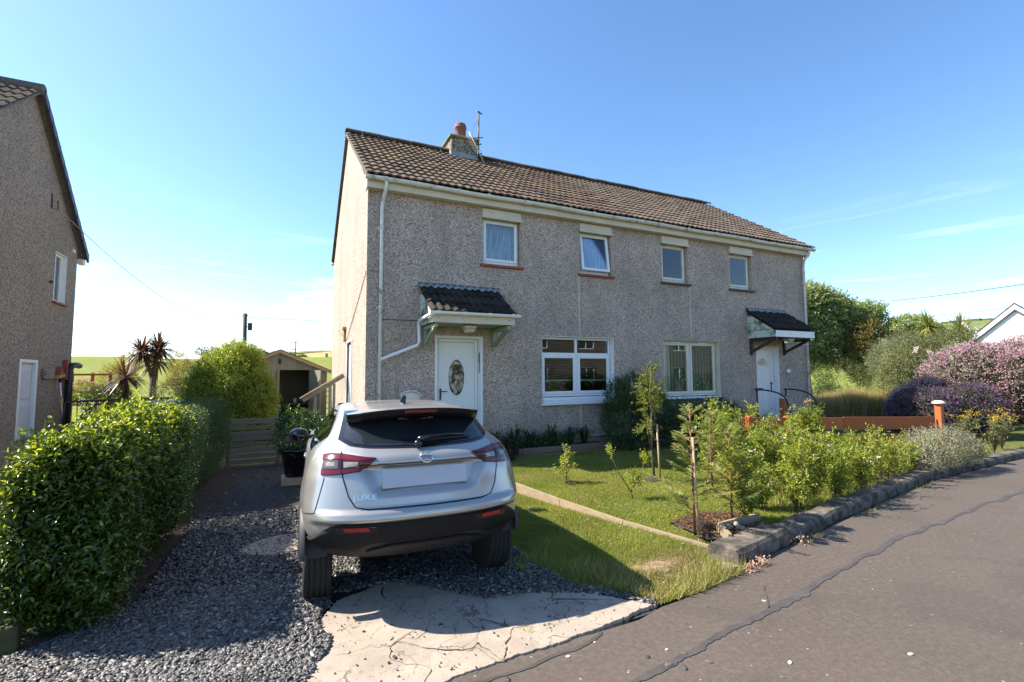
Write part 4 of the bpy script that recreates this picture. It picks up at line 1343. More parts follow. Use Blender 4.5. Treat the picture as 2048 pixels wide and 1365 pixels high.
# small things fixed to the gable
w = MB().bbox(-.09, -.001, 3.35, 3.6, 2.92, 3.0, .01); w.bbox(-.06, -.002, 3.42, 3.54, 2.62, 2.919, .01); w.build('meter_box', simple('ochre_box', (.42, .28, .06), .6), house)
cb = MB()
cb.tube([(-.012, .02, 3.75), (-.012, 1.2, 3.3), (-.012, 3.2, 2.62), (-.012, 5.4, 3.1)], .006, 5)
cb.tube([(.0, -.012, 3.76), (.22, -.012, 3.75), (.25, -.012, 2.85), (.32, -.012, 2.83), (.98, -.012, 2.83)], .006, 5)
cb.build('cable', MT['black'], house)

# letter box beside the door
lb = MB()
prof = [(.66, 1.05), (1.0, 1.05), (1.0, 1.34)] + [(.83 + .17 * math.cos(a), 1.34 + .09 * math.sin(a)) for a in np.linspace(.15, math.pi - .15, 9)] + [(.66, 1.34)]
lb.extr([(x, -.13, z) for x, z in prof], (0, .13, 0))
box_ = lb.build('letter_box', MT['upvc_old'], house)
lid = MB()
lp = [(.83 + .20 * math.cos(a), 1.35 + .115 * math.sin(a)) for a in np.linspace(-.15, math.pi + .15, 15)]
li = [(.83 + .18 * math.cos(a), 1.345 + .098 * math.sin(a)) for a in np.linspace(math.pi + .15, -.15, 15)]
lid.extr([(x, -.16, z) for x, z in lp + li], (0, .16, 0)); lid.bbox(.655, 1.005, -.145, -.131, 1.30, 1.325, .004)
lid.build('lid', MT['upvc_old'], box_)
MB().lathe([(.012, -.145), (.012, -.128)], (.83, 0, 1.2), 10, 'Y').build('lock', MT['dark_metal'], box_)
# oval plaque by the other door
pq = MB().lathe([(.001, 0), (.125, 0), (.13, .012), (.12, .022), (.001, .024)], (0, 0, 0), 24, 'Y')
pq.v = [(12.08 + x * 1.0, -.002 - y, 1.80 + z * .72) for x, y, z in pq.v]
plq = pq.build('plaque', MT['lead'], house)
pq = MB().lathe([(.001, 0), (.098, 0), (.1, .006), (.001, .007)], (0, 0, 0), 24, 'Y'); pq.v = [(12.08 + x, -.0265 - y, 1.80 + z * .72) for x, y, z in pq.v]
pq.build('plaque_face', MT['upvc'], plq)

# ---- roof
EY, ER = -.30, 5.53
roof_len = math.hypot(D_ / 2 - EY, RZ - ER)
us = Vector((0, math.cos(SL), math.sin(SL))); un = Vector((0, -math.sin(SL), math.cos(SL)))
rf = MB()
for (y0, z0, y1, z1) in ((EY + .05, ER - .0, D_ / 2, RZ), (D_ - EY - .05, ER, D_ / 2, RZ)):
    a = [(-.05, y0, z0), (L_ + .05, y0, z0), (L_ + .05, y1, z1), (-.05, y1, z1)]
    rf.add(a + [(x, y, z - .06) for x, y, z in a], [(0, 1, 2, 3), (7, 6, 5, 4), (0, 4, 5, 1), (1, 5, 6, 2), (2, 6, 7, 3), (3, 7, 4, 0)])
roof = rf.build('roof', MT['ridge'], house)
NC, NR = 40, 14
TW, GA = (L_ + .14) / NC, roof_len / NR
def tile_mesh(name, w, ln, rolls, amp, thick, mat, lift, seg=5, power=1.0):
    m = MB()
    nx = rolls * seg
    def h(i):
        u = i / nx * rolls
        return amp * (0.5 - 0.5 * math.cos(2 * math.pi * u)) ** power
    top0 = [(w * i / nx, 0, h(i) + lift) for i in range(nx + 1)]
    top1 = [(w * i / nx, ln, h(i) + .002) for i in range(nx + 1)]
    bot = [(w * i / nx, 0, h(i) + lift - thick) for i in range(nx + 1)]
    m.grid([bot, top0, top1], smooth=False)
    m.add([top0[0], top1[0], bot[0]], [(0, 1, 2)]); m.add([top0[-1], top1[-1], bot[-1]], [(2, 1, 0)])
    return m
tl = tile_mesh('t', TW - .004, GA + .07, 2, .022, .030, None, .040)
tl_me = [tl.mesh('roof_tile', MT['tile'])]
frame_r = Matrix((Vector((1, 0, 0)), us, un)).transposed()
slots = []
for c in range(NC):
    for r in range(NR):
        p = Vector((-.07 + c * TW, EY, ER + .012)) + us * (r * GA - .02)
        slots.append(((p - cam.location).length if False else (p - Vector((-1.35, -9.3, 1.75))).length, p))
slots.sort(key=lambda t: t[0])
rest = MB()
for i, (d, p) in enumerate(slots):
    jr = Matrix.Rotation(random.gauss(0, .006), 3, 'Z') @ Matrix.Rotation(random.gauss(0, .006), 3, 'X')
    R = frame_r @ jr
    q = p + un * random.uniform(0, .006)
    if i < 300:
        o = bpy.data.objects.new('roof_tile', tl_me[0])
        o.matrix_world = Matrix.Translation(q) @ R.to_4x4()
        COL.objects.link(o); o.parent = roof
    else:
        rest.add([R @ Vector(v) + q for v in tl.v], tl.f)
tag(rest.build('roof_tile', MT['tile'], roof), kind='stuff')
# ridge tiles
nr = 30; rw = (L_ + .16) / nr
hr = MB()
rows = []
for i in range(2):
    rows.append([((rw - .008) * i, .16 * math.sin(a), .055 + .11 * math.cos(a) - .10) for a in np.linspace(-1.45, 1.45, 9)])
hr.grid(rows, flip=False); rows2 = [[(x, y * .9, z - .02) for x, y, z in r] for r in rows]; hr.grid(rows2, flip=True)
for e in (0, 1):
    hr.grid([rows[e], rows2[e]], smooth=False)
hme = hr.mesh('ridge_tile', MT['ridge'])
for i in range(nr):
    o = bpy.data.objects.new('ridge_tile', hme); COL.objects.link(o); o.parent = roof
    o.location = (-.08 + i * rw, D_ / 2, RZ + .075 + random.uniform(-.006, .006)); o.rotation_euler = (0, random.gauss(0, .006), random.gauss(0, .01))
# verge: mortar bed and soffit at the gables
for x in (-.055, L_ + .055):
    vb = MB()
    for (y0, z0, y1, z1) in ((EY + .02, ER, D_ / 2, RZ), (D_ - EY - .02, ER, D_ / 2, RZ)):
        a = [(x - .02, y0, z0 - .06), (x + .02, y0, z0 - .06), (x + .02, y1, z1 - .06), (x - .02, y1, z1 - .06)]
        vb.add(a + [(p, q, r + .085) for p, q, r in a], [(3, 2, 1, 0), (4, 5, 6, 7), (0, 1, 5, 4), (1, 2, 6, 5), (2, 3, 7, 6), (3, 0, 4, 7)])
    vb.build('verge_mortar', MT['ridge'], roof)
# fascia and soffit, gutters
fb = MB(); fb.bbox(-.05, L_ + .05, -.175, -.145, 5.33, 5.51, .004); fb.box(-.05, L_ + .05, -.144, -.003, 5.335, 5.352); fb.build('fascia', MT['fascia'], house)
mb = MB(); mb.bbox(-.06, -.03, -.145, .0, 5.30, 5.56, .004); mb.bbox(L_ + .03, L_ + .06, -.145, .0, 5.30, 5.56, .004); mb.build('box_end', MT['upvc_old'], house)
def gutter(x0, x1, y, z, r, parent, mat, joints, name='gutter'):
    g = MB()
    rows = []
    k = 9
    ns = max(2, int((x1 - x0) / .35))
    for i in range(ns + 1):
        x = x0 + (x1 - x0) * i / ns
        sag = .008 * math.sin(x * 2.1) if x1 - x0 > 4 else 0
        o_ = [(x, y - r * math.cos(a), z + sag - r * math.sin(a)) for a in np.linspace(-.12, math.pi + .12, k)]
        rows.append(o_)
    g.grid(rows)
    g.grid([[(x, y + (yy - y) * .92, z + (zz - z) * .92 + .001) for (x, yy, zz) in rw_] for rw_ in rows], flip=True)
    for e in (0, -1):
        g.add(rows[e], [tuple(range(k)) if e == 0 else tuple(range(k))[::-1]])
    go = g.build(name, mat, parent)
    for x in joints:
        j = MB()
        rr = r * 1.13
        j.grid([[(x + dx, y - rr * math.cos(a), z - rr * math.sin(a)) for a in np.linspace(-.2, math.pi + .2, 11)] for dx in (-.035, .035)])
        j.grid([[(x + dx, y - r * math.cos(a), z - r * math.sin(a)) for a in np.linspace(-.2, math.pi + .2, 11)] for dx in (-.035, .035)], flip=True)
        for dx in (-.035, .035):
            j.grid([[(x + dx, y - q * math.cos(a), z - q * math.sin(a)) for a in np.linspace(-.2, math.pi + .2, 11)] for q in (r, rr)])
        j.build('gutter_union' if parent is house else 'gutter_bracket', mat, go if parent is house else parent)
    return go
gutter(-.10, L_ + .16, -.25, 5.515, .062, house, MT['gutter'], [.28, .9, 1.75, 2.4, 3.3, 4.4, 5.05, 6.2, 7.1, 8.0, 9.0, 10.2, 11.3, 12.3, 12.97])
def pipe(path, r, name, parent, mat, clips=()):
    m = MB().tube(path, r, 12)
    for (x, y, z) in clips:
        m.lathe([(r * 1.2, -.03), (r * 1.2, .03)], (x, y, z), 14); m.bbox(x - r * 1.9, x + r * 1.9, -.012, -.001, z - .02, z + .02, .003)
    return m.build(name, mat, parent)
pipe([(.30, -.25, 5.50), (.30, -.25, 5.40), (.29, -.20, 5.30), (.26, -.08, 5.10), (.25, -.075, 5.0), (.24, -.075, -.05)], .034, 'downpipe', house, MT['gutter'], [(.247, -.075, 4.6), (.245, -.075, 3.05), (.242, -.075, 1.2)])
pipe([(12.97, -.25, 5.50), (12.97, -.25, 5.38), (12.95, -.12, 5.22), (12.93, -.075, 5.08), (12.92, -.075, -.05)], .034, 'downpipe', house, MT['gutter'], [(12.925, -.075, 4.5), (12.92, -.075, 2.6), (12.92, -.075, .9)])
MB().tube([(12.99, D_ + .1, 5.45), (12.99, D_ + .1, .2)], .034, 10).build('downpipe', MT['gutter'], house)
g = MB().tube([(-.08, D_ + .22, 5.5), (L_ + .08, D_ + .22, 5.5)], .06, 10); g.build('rear_gutter', MT['gutter'], house)

# ---- chimney with pot and aerial
ch = MB(); ch.box(2.74, 3.52, 3.28, 4.0, 7.5, 8.52); chim = ch.build('chimney', MT['chimney'], house)
MB().bbox(2.68, 3.58, 3.22, 4.06, 8.521, 8.60, .02).build('chimney_cap', MT['mossy'], chim)
ld = MB(); ld.box(2.725, 3.535, 3.262, 3.279, 7.85, 8.10); ld.box(2.722, 2.739, 3.28, 4.0, 7.95, 8.16); ld.box(3.521, 3.538, 3.28, 4.0, 7.95, 8.16)
ld.build('flashing', MT['lead'], chim)
pt = MB().lathe([(.19, 8.58), (.17, 8.64), (.165, 8.72), (.16, 8.98), (.18, 9.0), (.185, 9.03), (.165, 9.05), (.17, 9.10), (.16, 9.13), (.12, 9.135), (.11, 8.9)], (3.13, 3.64, 0), 20)
pt.build('chimney_pot', MT['terracotta'], chim)
MB().lathe([(.25, 8.595), (.2, 8.66), (.17, 8.68)], (3.13, 3.64, 0), 16).build('mortar_flaunching', MT['mossy'], chim)
ae = MB()
ax, ay = 3.53, 3.2
ae.tube([(ax, ay, 8.02), (ax + .01, ay, 9.42)], .022, 8)
ae.tube([(ax - .05, ay - .02, 9.40), (ax + .12, ay + .02, 9.37)], .02, 6)
ae.tube([(ax - .07, ay + .08, 8.42), (ax + .07, ay - .06, 8.42)], .018, 6); ae.tube([(ax - .3, ay + .08, 8.58), (ax + .1, ay - .1, 8.60)], .014, 6)
ae.tube([(ax + .0, ay, 8.12), (ax + .09, ay - .06, 8.14)], .02, 6)
ae.tube([(ax, ay, 9.2), (ax - .16, ay + .05, 8.86), (ax - .2, ay + .07, 8.5)], .005, 4)
ae.build('aerial_mast', MT['dark_metal'], chim)
bo = MB()
b0, b1 = Vector((ax - .30, ay - .02, 8.72)), Vector((ax + .10, ay - .34, 7.62))
bo.tube([b0, b1], .013, 6)
for k in range(11):
    p = b0.lerp(b1, .12 + k * .045)
    bo.tube([p + Vector((-.13, -.02, -.045)), p + Vector((.10, .02, .03))], .006, 5)
bo.build('aerial_boom', simple('pale_rod', (.52, .44, .34), .6), chim)

# ---- door canopies
def canopy(x0, x1, timber, first):
    tz, fz, dp = 3.52, 2.93, .88
    sl = math.atan2(tz - fz, dp)
    u = Vector((0, math.cos(sl), math.sin(sl))); nn = Vector((0, -math.sin(sl), math.cos(sl)))
    ln = math.hypot(dp, tz - fz)
    m = MB()
    a = [(x0 + .02, -dp + .03, fz - .02), (x1 - .02, -dp + .03, fz - .02), (x1 - .02, -.002, tz - .04), (x0 + .02, -.002, tz - .04)]
    m.add(a + [(x, y, z - .035) for x, y, z in a], [(0, 1, 2, 3), (7, 6, 5, 4), (0, 4, 5, 1), (1, 5, 6, 2), (2, 6, 7, 3), (3, 7, 4, 0)])
    m.box(x0 + .03, x1 - .03, -dp + .05, -.002, fz - .20, fz - .185)
    cp = m.build('door_canopy', MT['dark_room'] if not first else timber, house)
    cols, rws = 6, 3
    tw, ga = (x1 - x0 + .06) / cols, ln / rws
    t = tile_mesh('c', tw - .004, ga + .05, 2, .042, .025, None, .035, 6)
    me = t.mesh('canopy_tile', MT['canopy_tile'])
    fr = Matrix((Vector((1, 0, 0)), u, nn)).transposed()
    for c in range(cols):
        for r in range(rws):
            o = bpy.data.objects.new('canopy_tile', me)
            p = Vector((x0 - .03 + c * tw, -dp, fz)) + u * (r * ga - .04) + nn * random.uniform(0, .008)
            o.matrix_world = Matrix.Translation(p) @ (fr @ Matrix.Rotation(random.gauss(0, .01), 3, 'Z')).to_4x4()
            COL.objects.link(o); o.parent = cp
    # lead flashing dressed over the top course
    nx = 60
    rows = [[], []]
    rows = []
    for i in range(nx + 1):
        x = x0 - .04 + (x1 - x0 + .08) * i / nx
        hh = .05 + .042 * (.5 - .5 * math.cos(2 * math.pi * (x - x0 + .03) / tw * 2))
        top = Vector((x, -.012, tz + .06)); mid = Vector((x, -.03, tz + .03))
        b = Vector((x, -dp, fz)) + u * (ln - .13 - .02 * math.sin(x * 25)) + nn * (hh + .004)
        c = Vector((x, -dp, fz)) + u * (ln - .02) + nn * (hh + .012)
        rows.append([top, c, b, b - nn * .006])
    f = MB().grid(rows, flip=True); f.build('flashing', MT['lead'], cp)
    MB().bbox(x0 - .05, x1 + .05, -.03, -.001, tz + .055, tz + .085, .004).build('flashing_batten', MT['dark_sill'], cp)
    MB().bbox(x0, x1, -dp - .0, -dp + .028, fz - .21, fz - .035, .004).build('fascia', MT['fascia'] if first else MT['upvc'], cp)
    for x in (x0 + .002, x1 - .030):
        for k in range(3):                     # boarded cheeks
            za, zb = fz - .20 + k * .21, fz - .20 + (k + 1) * .21 - .012
            za2 = max(za, fz - .20)
            pts = []
            yt = lambda z: -dp + max(0, (z - (fz - .05))) / math.tan(sl) + .03
            if zb > tz - .06: zb = tz - .06
            pts = [(x, -.002, za2), (x, yt(za2), za2), (x, yt(zb), zb), (x, -.002, zb)]
            MB().extr(pts, (.026, 0, 0)).build('cheek_board', MT['cheek'] if first is False else MT['lead'] if False else MT['cheek'], cp)
    zb = fz - .215
    for x in (x0 + .06, x1 - .13):
        b = MB()
        b.bbox(x, x + .07, -.075, -.002, 2.27, zb - .001, .006); b.bbox(x + .001, x + .069, -dp + .06, -.076, zb - .075, zb - .001, .006)
        q0, q1 = Vector((x + .035, -.06, 2.36)), Vector((x + .035, -dp + .16, zb - .06))
        d = (q1 - q0).normalized(); s_ = Vector((1, 0, 0)); n_ = d.cross(s_)
        cs = [q0 - s_ * .028 - n_ * .036, q0 + s_ * .028 - n_ * .036, q0 + s_ * .028 + n_ * .036, q0 - s_ * .028 + n_ * .036]
        b.extr(cs, q1 - q0)
        b.build('bracket', timber, cp)
    lx = (x0 + x1) / 2 + (.0 if first else .15)
    lamp = MB().bbox(lx - .12, lx + .12, -.66, -.46, fz - .275, fz - .216, .012); lamp.build('lamp_base', MT['upvc_old'], cp)
    MB().bbox(lx - .10, lx + .10, -.64, -.48, fz - .345, fz - .276, .02).build('lamp_glass', MT['upvc_old'] if first else MT['lamp_glass'], cp)
    if first:
        cg = MB()
        for k in (-.06, 0, .06):
            cg.tube([(lx + k, -.645, fz - .276), (lx + k, -.645, fz - .35), (lx + k, -.475, fz - .35)], .004, 4)
        cg.build('lamp_cage', MT['upvc_old'], cp)
        gutter(x0 - .06, x1 + .09, -dp - .06, fz - .02, .05, cp, MT['upvc'], [x0 + .1, x0 + .6, x0 + 1.1, x0 + 1.6, x1 + .02])
        pipe([(x0 + .02, -dp - .06, fz - .06), (x0 - .05, -dp - .05, fz - .08), (x0 - .06, -.25, fz - .11), (x0 - .05, -.09, fz - .14), (x0 - .04, -.075, fz - .22), (x0 - .03, -.075, 2.42), (x0 - .07, -.075, 2.34), (.36, -.075, 2.10), (.26, -.08, 2.05)], .033, 'canopy_downpipe', cp, MT['upvc'])
    # rust-stained screws in the fascia
    sc = MB()
    for k in range(4):
        sc.lathe([(.012, -.004), (.010, .001)], (x0 + .12 + k * (x1 - x0 - .24) / 3, -dp, fz - .12), 8, 'Y')
    sc.build('rusty_screw', MT['red_sill'], cp)
canopy(1.03, 2.70, MT['sage'], True)
canopy(10.42, 12.02, MT['brown_timber'], False)

# ---- steps and handrails at the right-hand door
st = thing('door_steps', 'grey concrete steps up to the right-hand white front door', 'steps', (11.2, -.5, 0))
MB().bbox(10.5, 12.0, -.62, -.15, -.1, .33, .01).build('tread', MT['steps'], st); MB().bbox(10.5, 12.0, -.92, -.621, -.1, .17, .01).build('tread', MT['steps'], st)
for i, x in enumerate((10.42, 11.62)):
    hrail = thing('handrail', ['black tubular handrail with flat top beside the right-hand white door', 'black curved handrail at the right corner of the house'][i], 'handrail', (x, -.4, 0), 'black handrails at the right-hand door')
    m = MB().tube([(x, -.22, 0), (x, -.22, 1.28)], .022, 8); m.build('post', MT['black'], hrail)
    pth = [(x - .06, -.22, 1.29), (x + .05, -.22, 1.29)] + [(x + .12 + .42 * math.sin(a), -.22 - .5 * math.sin(a), 1.29 - .34 * (1 - math.cos(a))) for a in np.linspace(.1, 1.3, 8)] + [(x + .60, -.80, .55), (x + .61, -.82, 0)]
    MB().tube(pth, .022, 8).build('rail', MT['black'], hrail)
    if i == 0:
        MB().bbox(x - .05, x + .22, -.25, -.19, 1.29, 1.34, .01).build('rail_pad', MT['black'], hrail)

# =================================================================== LEFT NEIGHBOUR
NX, NRY, NRZ = -6.4, 4.01, 7.95
nf, nb_ = (.16, 4.95), (7.0, 4.95)        # eaves (y,z)
nh = thing('neighbour_house', 'tan roughcast gable of the house at the left edge with a narrow white window', 'house', (NX, 3.5, 0))
nw = (5.5, 6.16, 3.58, 4.78); nd = (4.15, 4.92, .45, 2.12)
mb = MB()
wall_with_holes(.38, 6.78, -.35, 4.8, [nw, nd], lambda a, z, d: (NX - d, a, z), .16, mb)
mb.add([(NX, .38, 4.8), (NX, 6.78, 4.8), (NX, 6.78, 5.14), (NX, NRY, NRZ - .03), (NX, .38, 5.15)], [(0, 1, 2, 3, 4)])
mb.build('gable_wall', MT['roughcast_tan'], nh)
mb = MB(); mb.add([(NX, .38, -.35), (NX - 8, .38, -.35), (NX - 8, .38, 5.15), (NX, .38, 5.15)], [(0, 1, 2, 3)]); mb.add([(NX, 6.78, -.35), (NX - 8, 6.78, -.35), (NX - 8, 6.78, 5.15), (NX, 6.78, 5.15)], [(3, 2, 1, 0)])
mb.build('wall', MT['roughcast_tan'], nh)
mb = MB()
for (y0, z0) in (nf, nb_):
    a = [(NX + .12, y0, z0), (NX - 8, y0, z0), (NX - 8, NRY, NRZ), (NX + .12, NRY, NRZ)]
    mb.add(a + [(x, y, z - .05) for x, y, z in a], [(3, 2, 1, 0), (4, 5, 6, 7), (0, 1, 5, 4), (1, 2, 6, 5), (2, 3, 7, 6), (3, 0, 4, 7)])
nroof = mb.build('roof', MT['ridge'], nh)
def slope_tiles(parent, x0, ncol, tw, e, rdg, rows, mat, stuff_name='roof_tile'):
    s = math.atan2(rdg[1] - e[1], abs(rdg[0] - e[0])); sg = 1 if rdg[0] > e[0] else -1
    u = Vector((0, sg * math.cos(s), math.sin(s))); n_ = Vector((0, -sg * math.sin(s), math.cos(s)))
    ln = math.hypot(rdg[1] - e[1], rdg[0] - e[0]); ga = ln / rows
    t = tile_mesh('n', tw - .004, ga + .06, 2, .034, .026, None, .034, 4)
    R = Matrix((Vector((sg, 0, 0)), u, n_)).transposed()
    out = MB()
    for c in range(ncol):
        for r in range(rows):
            p = Vector((x0 - c * tw if sg < 0 else x0 - (c + 1) * tw, e[0], e[1] + .012)) + u * (r * ga - .02)
            out.add([R @ Vector(v) + p for v in t.v], t.f)
    o = out.build(stuff_name, mat, parent)
    return tag(o, kind='stuff')
slope_tiles(nroof, NX + .13, 14, .33, nf, (NRY, NRZ), 13, MT['tile'])
slope_tiles(nroof, NX + .13, 8, .33, nb_, (NRY, NRZ), 13, MT['canopy_tile'])
# dry-verge capping, one piece per course, up the rear slope and over the ridge
MT['verge'] = simple('dark_verge_cap', (0.06, 0.055, 0.075), .45, .15, 6)
for (e, rows) in ((nb_, 13),):
    for r in range(rows):
        t0, t1 = r / rows, (r + 1.12) / rows
        p0 = Vector((NX + .13, e[0] + (NRY - e[0]) * t0, e[1] + (NRZ - e[1]) * t0)); p1 = Vector((NX + .13, e[0] + (NRY - e[0]) * min(1, t1), e[1] + (NRZ - e[1]) * min(1, t1)))
        lift = Vector((0, 0, .07))
        m = MB().extr([p0 + Vector((0, 0, -.12)), p1 + Vector((0, 0, -.12)), p1 + lift * .7, p0 + lift * 1.15], (.05, 0, 0)); m.extr([p0 + lift * 1.2, p1 + lift * .75, p1 + lift * .75 + Vector((0, 0, .02)), p0 + lift * 1.2 + Vector((0, 0, .02))], (-.12, 0, 0))
        m.build('verge_cap', MT['verge'], nroof)
MB().tube([(NX + .16, NRY, NRZ + .03), (NX - 8, NRY, NRZ + .03)], .12, 10).build('ridge_tile', MT['ridge'], nroof)
MB().bbox(NX - .02, NX + .1, nb_[0] - .16, nb_[0] + .02, nb_[1] - .2, nb_[1] - .055).build('box_end', MT['upvc_old'], nh)
MB().bbox(NX - .01, NX + .05, 6.42, 6.5, 4.96, 5.05).build('alarm_box', MT['upvc'], nh)
w = MB()
a, b, c, d = nw
w.bbox(NX - .13, NX - .07, a + .01, a + .07, c, d - .01); w.bbox(NX - .13, NX - .07, b - .07, b - .01, c, d - .01); w.bbox(NX - .128, NX - .072, a + .07, b - .07, d - .07, d - .01); w.bbox(NX - .128, NX - .072, a + .07, b - .07, c, c + .06)
win = w.build('window', MT['upvc'], nh)
MB().box(NX - .105, NX - .1, a + .06, b - .06, c + .05, d - .06).build('pane', MT['glass'], win)
r = MB().box(NX - .07, NX + .003, b - .012, b - .002, c, d - .002); r.box(NX - .07, NX + .003, a + .002, a + .012, c, d - .002); r.box(NX - .07, NX + .002, a + .0125, b - .0125, d - .012, d - .002); r.build('reveal', MT['upvc'], win)
MB().bbox(NX - .07, NX + .07, a - .06, b + .06, c - .05, c - .002, .006).build('sill', MT['red_sill'], win)
a, b, c, d = nd
w = MB(); w.bbox(NX - .06, NX + .012, a - .02, a + .06, c, d + .03); w.bbox(NX - .06, NX + .012, b - .06, b + .02, c, d + .03); w.bbox(NX - .058, NX + .010, a + .06, b - .06, d - .04, d + .03)
dr = w.build('door', MT['upvc'], nh)
m = MB().bbox(NX - .10, NX - .06, a + .055, b - .055, c, d - .035); m.build('door_leaf', simple('grey_white_door', (.60, .62, .68), .5, .05), dr)
m = MB().bbox(NX - .06, NX - .045, a + .12, b - .12, c + .15, c + .7); m.bbox(NX - .06, NX - .045, a + .12, b - .12, c + .85, d - .2); m.build('door_panel', simple('grey_white_panel', (.56, .58, .64), .5, .05), dr)
MB().bbox(NX + .001, NX + .09, 5.15, 5.62, 1.72, 1.97, .02).build('meter_box', MT['roughcast_tan'], nh)
MB().lathe([(.06, -.02), (.06, .02)], (NX + .0, 5.3, 4.0), 8).build('cable_bracket', MT['dark_metal'], nh)
MB().tube([(NX + .1, 6.4, .2), (NX + .1, 6.4, 1.95), (NX + .1, 6.45, 2.06), (NX + .1, 6.85, 2.08), (NX + .1, 7.0, 2.06)], .075, 12).build('soil_pipe', MT['black'], nh)
MB().bbox(NX + .001, NX + .1, 6.25, 6.32, 1.7, 2.2, .01).build('pipe_bracket', MT['red_sill'], nh)
cb = MB(); cb.tube([(NX + .01, 5.1, 6.05), (NX + .02, 5.1, 5.7), (NX + .08, 5.25, 5.72), (NX + .05, 5.3, 5.95)], .012, 5); cb.build('cable_hook', MT['dark_metal'], nh)

# broom and railing by the neighbour's door
br = thing('wash_brush', 'long-handled orange and red brush leaning on the neighbour gable', 'brush', (NX + .15, 5.75, 0))
MB().tube([(NX + .22, 5.95, .2), (NX + .1, 5.88, 1.65)], .014, 8).build('handle', MT['upvc'], br)
MB().tube([(NX + .175, 5.925, 1.0), (NX + .135, 5.9, 1.3)], .022, 8).build('grip', simple('orange_grip', (.55, .22, .03), .5), br)
MB().tube([(NX + .1, 5.88, 1.64), (NX + .08, 5.86, 1.82)], [.025, .03], 8).build('collar', MT['black'], br)
m = MB().extr([(NX + .03, 5.76, 1.80), (NX + .03, 5.98, 1.83), (NX + .03, 5.86, 2.02)], (.10, 0, 0)); m.build('brush_head', MT['red_sill'], br)
m = MB().extr([(NX + .02, 5.70, 1.74), (NX + .02, 6.05, 1.78), (NX + .02, 6.02, 1.845), (NX + .02, 5.72, 1.805)], (.12, 0, 0)); m.build('bristles', simple('ochre_bristle', (.42, .33, .06), .8), br)
rl = thing('side_railing', 'black metal railing at the neighbour side door above the hedge', 'railing', (NX + .9, 5.0, 0))
MB().tube([(NX + .5, 4.95, .3), (NX + .5, 4.95, 1.16), (NX + .54, 4.99, 1.2), (NX + 1.1, 5.6, 1.2), (NX + 2.2, 6.8, 1.18)], .025, 8).build('rail', MT['black'], rl)
for k in range(12):
    t = (k + 1) / 12.5
    x, y = NX + .54 + 1.66 * t, 4.99 + 1.81 * t
    MB().tube([(x, y, .2), (x, y, 1.19)], .011, 6).build('baluster', MT['black'], rl)

# =================================================================== THE CAR
def paint():
    m, nt, bs = new_mat('silver_paint')
    f = noise(nt, 700, 2, .5)
    c = ramp(nt, f, [(.35, (.36, .345, .325)), (.65, (.50, .48, .455))])
    d = noise(nt, 5.0, 6, .7, dist=.5)
    dm = ramp(nt, d, [(.50, (0, 0, 0)), (.85, (.22, .22, .22))])
    c = mixc(nt, dm, c, (.36, .32, .27))                      # a film of road dust
    nt.links.new(c, bs.inputs['Base Color'])
    nt.links.new(ramp(nt, d, [(.4, (.29, .29, .29)), (.8, (.36, .36, .36))]), bs.inputs['Roughness'])
    bs.inputs['Metallic'].default_value = .60
    bs.inputs['Coat Weight'].default_value = .6
    bs.inputs['Coat Roughness'].default_value = .04
    return m
MT['paint'] = paint()
MT['clad'] = simple('black_cladding', (.009, .0085, .0085), .6, .15, 30, 300, .15, .001, spec=.25)
MT['diffuser'] = simple('satin_diffuser', (.014, .0135, .014), .5, .1, 30)
MT['gloss'] = simple('gloss_black', (.008, .008, .009), .08, .1, 5, spec=.6)
MT['tint'] = glass_mat('privacy_glass', (.16, .17, .18), 1.52, .008, 1.25)
MT['rear_glass'] = simple('dark_privacy_glass', (0.016, 0.019, 0.024), .035, .3, 1.2, spec=.7)
MT['cabin'] = simple('cabin_trim', (.020, .020, .022), .8, .2, 5)
MT['seat'] = simple('seat_cloth', (.045, .045, .05), .9, .2, 5)
MT['rubber'] = simple('tyre_rubber', (.016, .016, .016), .85, .25, 20, 90, .3, .002)
MT['chrome'] = simple('chrome', (.72, .72, .72), .12, .03, 5, metal=1.0)
MT['alloy'] = simple('alloy', (.40, .40, .41), .3, .05, 5, metal=.9)
def lens(name, col, rough=.08):
    m, nt, bs = new_mat(name)
    f = noise(nt, 60, 2)
    nt.links.new(ramp(nt, f, [(.3, [c * .75 for c in col]), (.7, col)]), bs.inputs['Base Color'])
    bs.inputs['Roughness'].default_value = rough
    bs.inputs['Coat Weight'].default_value = .45; bs.inputs['Coat Roughness'].default_value = .02
    return m
MT['red_lens'] = lens('red_lens', (.14, .003, .005))
MT['dark_red_lens'] = lens('dark_red_lens', (.055, .004, .006))
MT['clear_lens'] = lens('clear_lens', (.30, .27, .25), .12)
MT['smoke_lens'] = lens('smoke_lens', (.10, .085, .08), .1)
MT['reflector'] = lens('red_reflector', (.40, .008, .010), .2)
MT['plate'] = simple('blank_plate', (.44, .47, .54), .4, .03, 4)
MT['arch'] = simple('arch_cladding', (.016, .016, .017), .55, .15, 30, 300, .15, .001)

car = thing('parked_car', 'silver crossover hatchback parked nose-in on the slate drive, seen from behind', 'car', (-.375, -5.80, 0.0), rz=math.radians(-2.3))
car.scale = (.970, .985, .985)

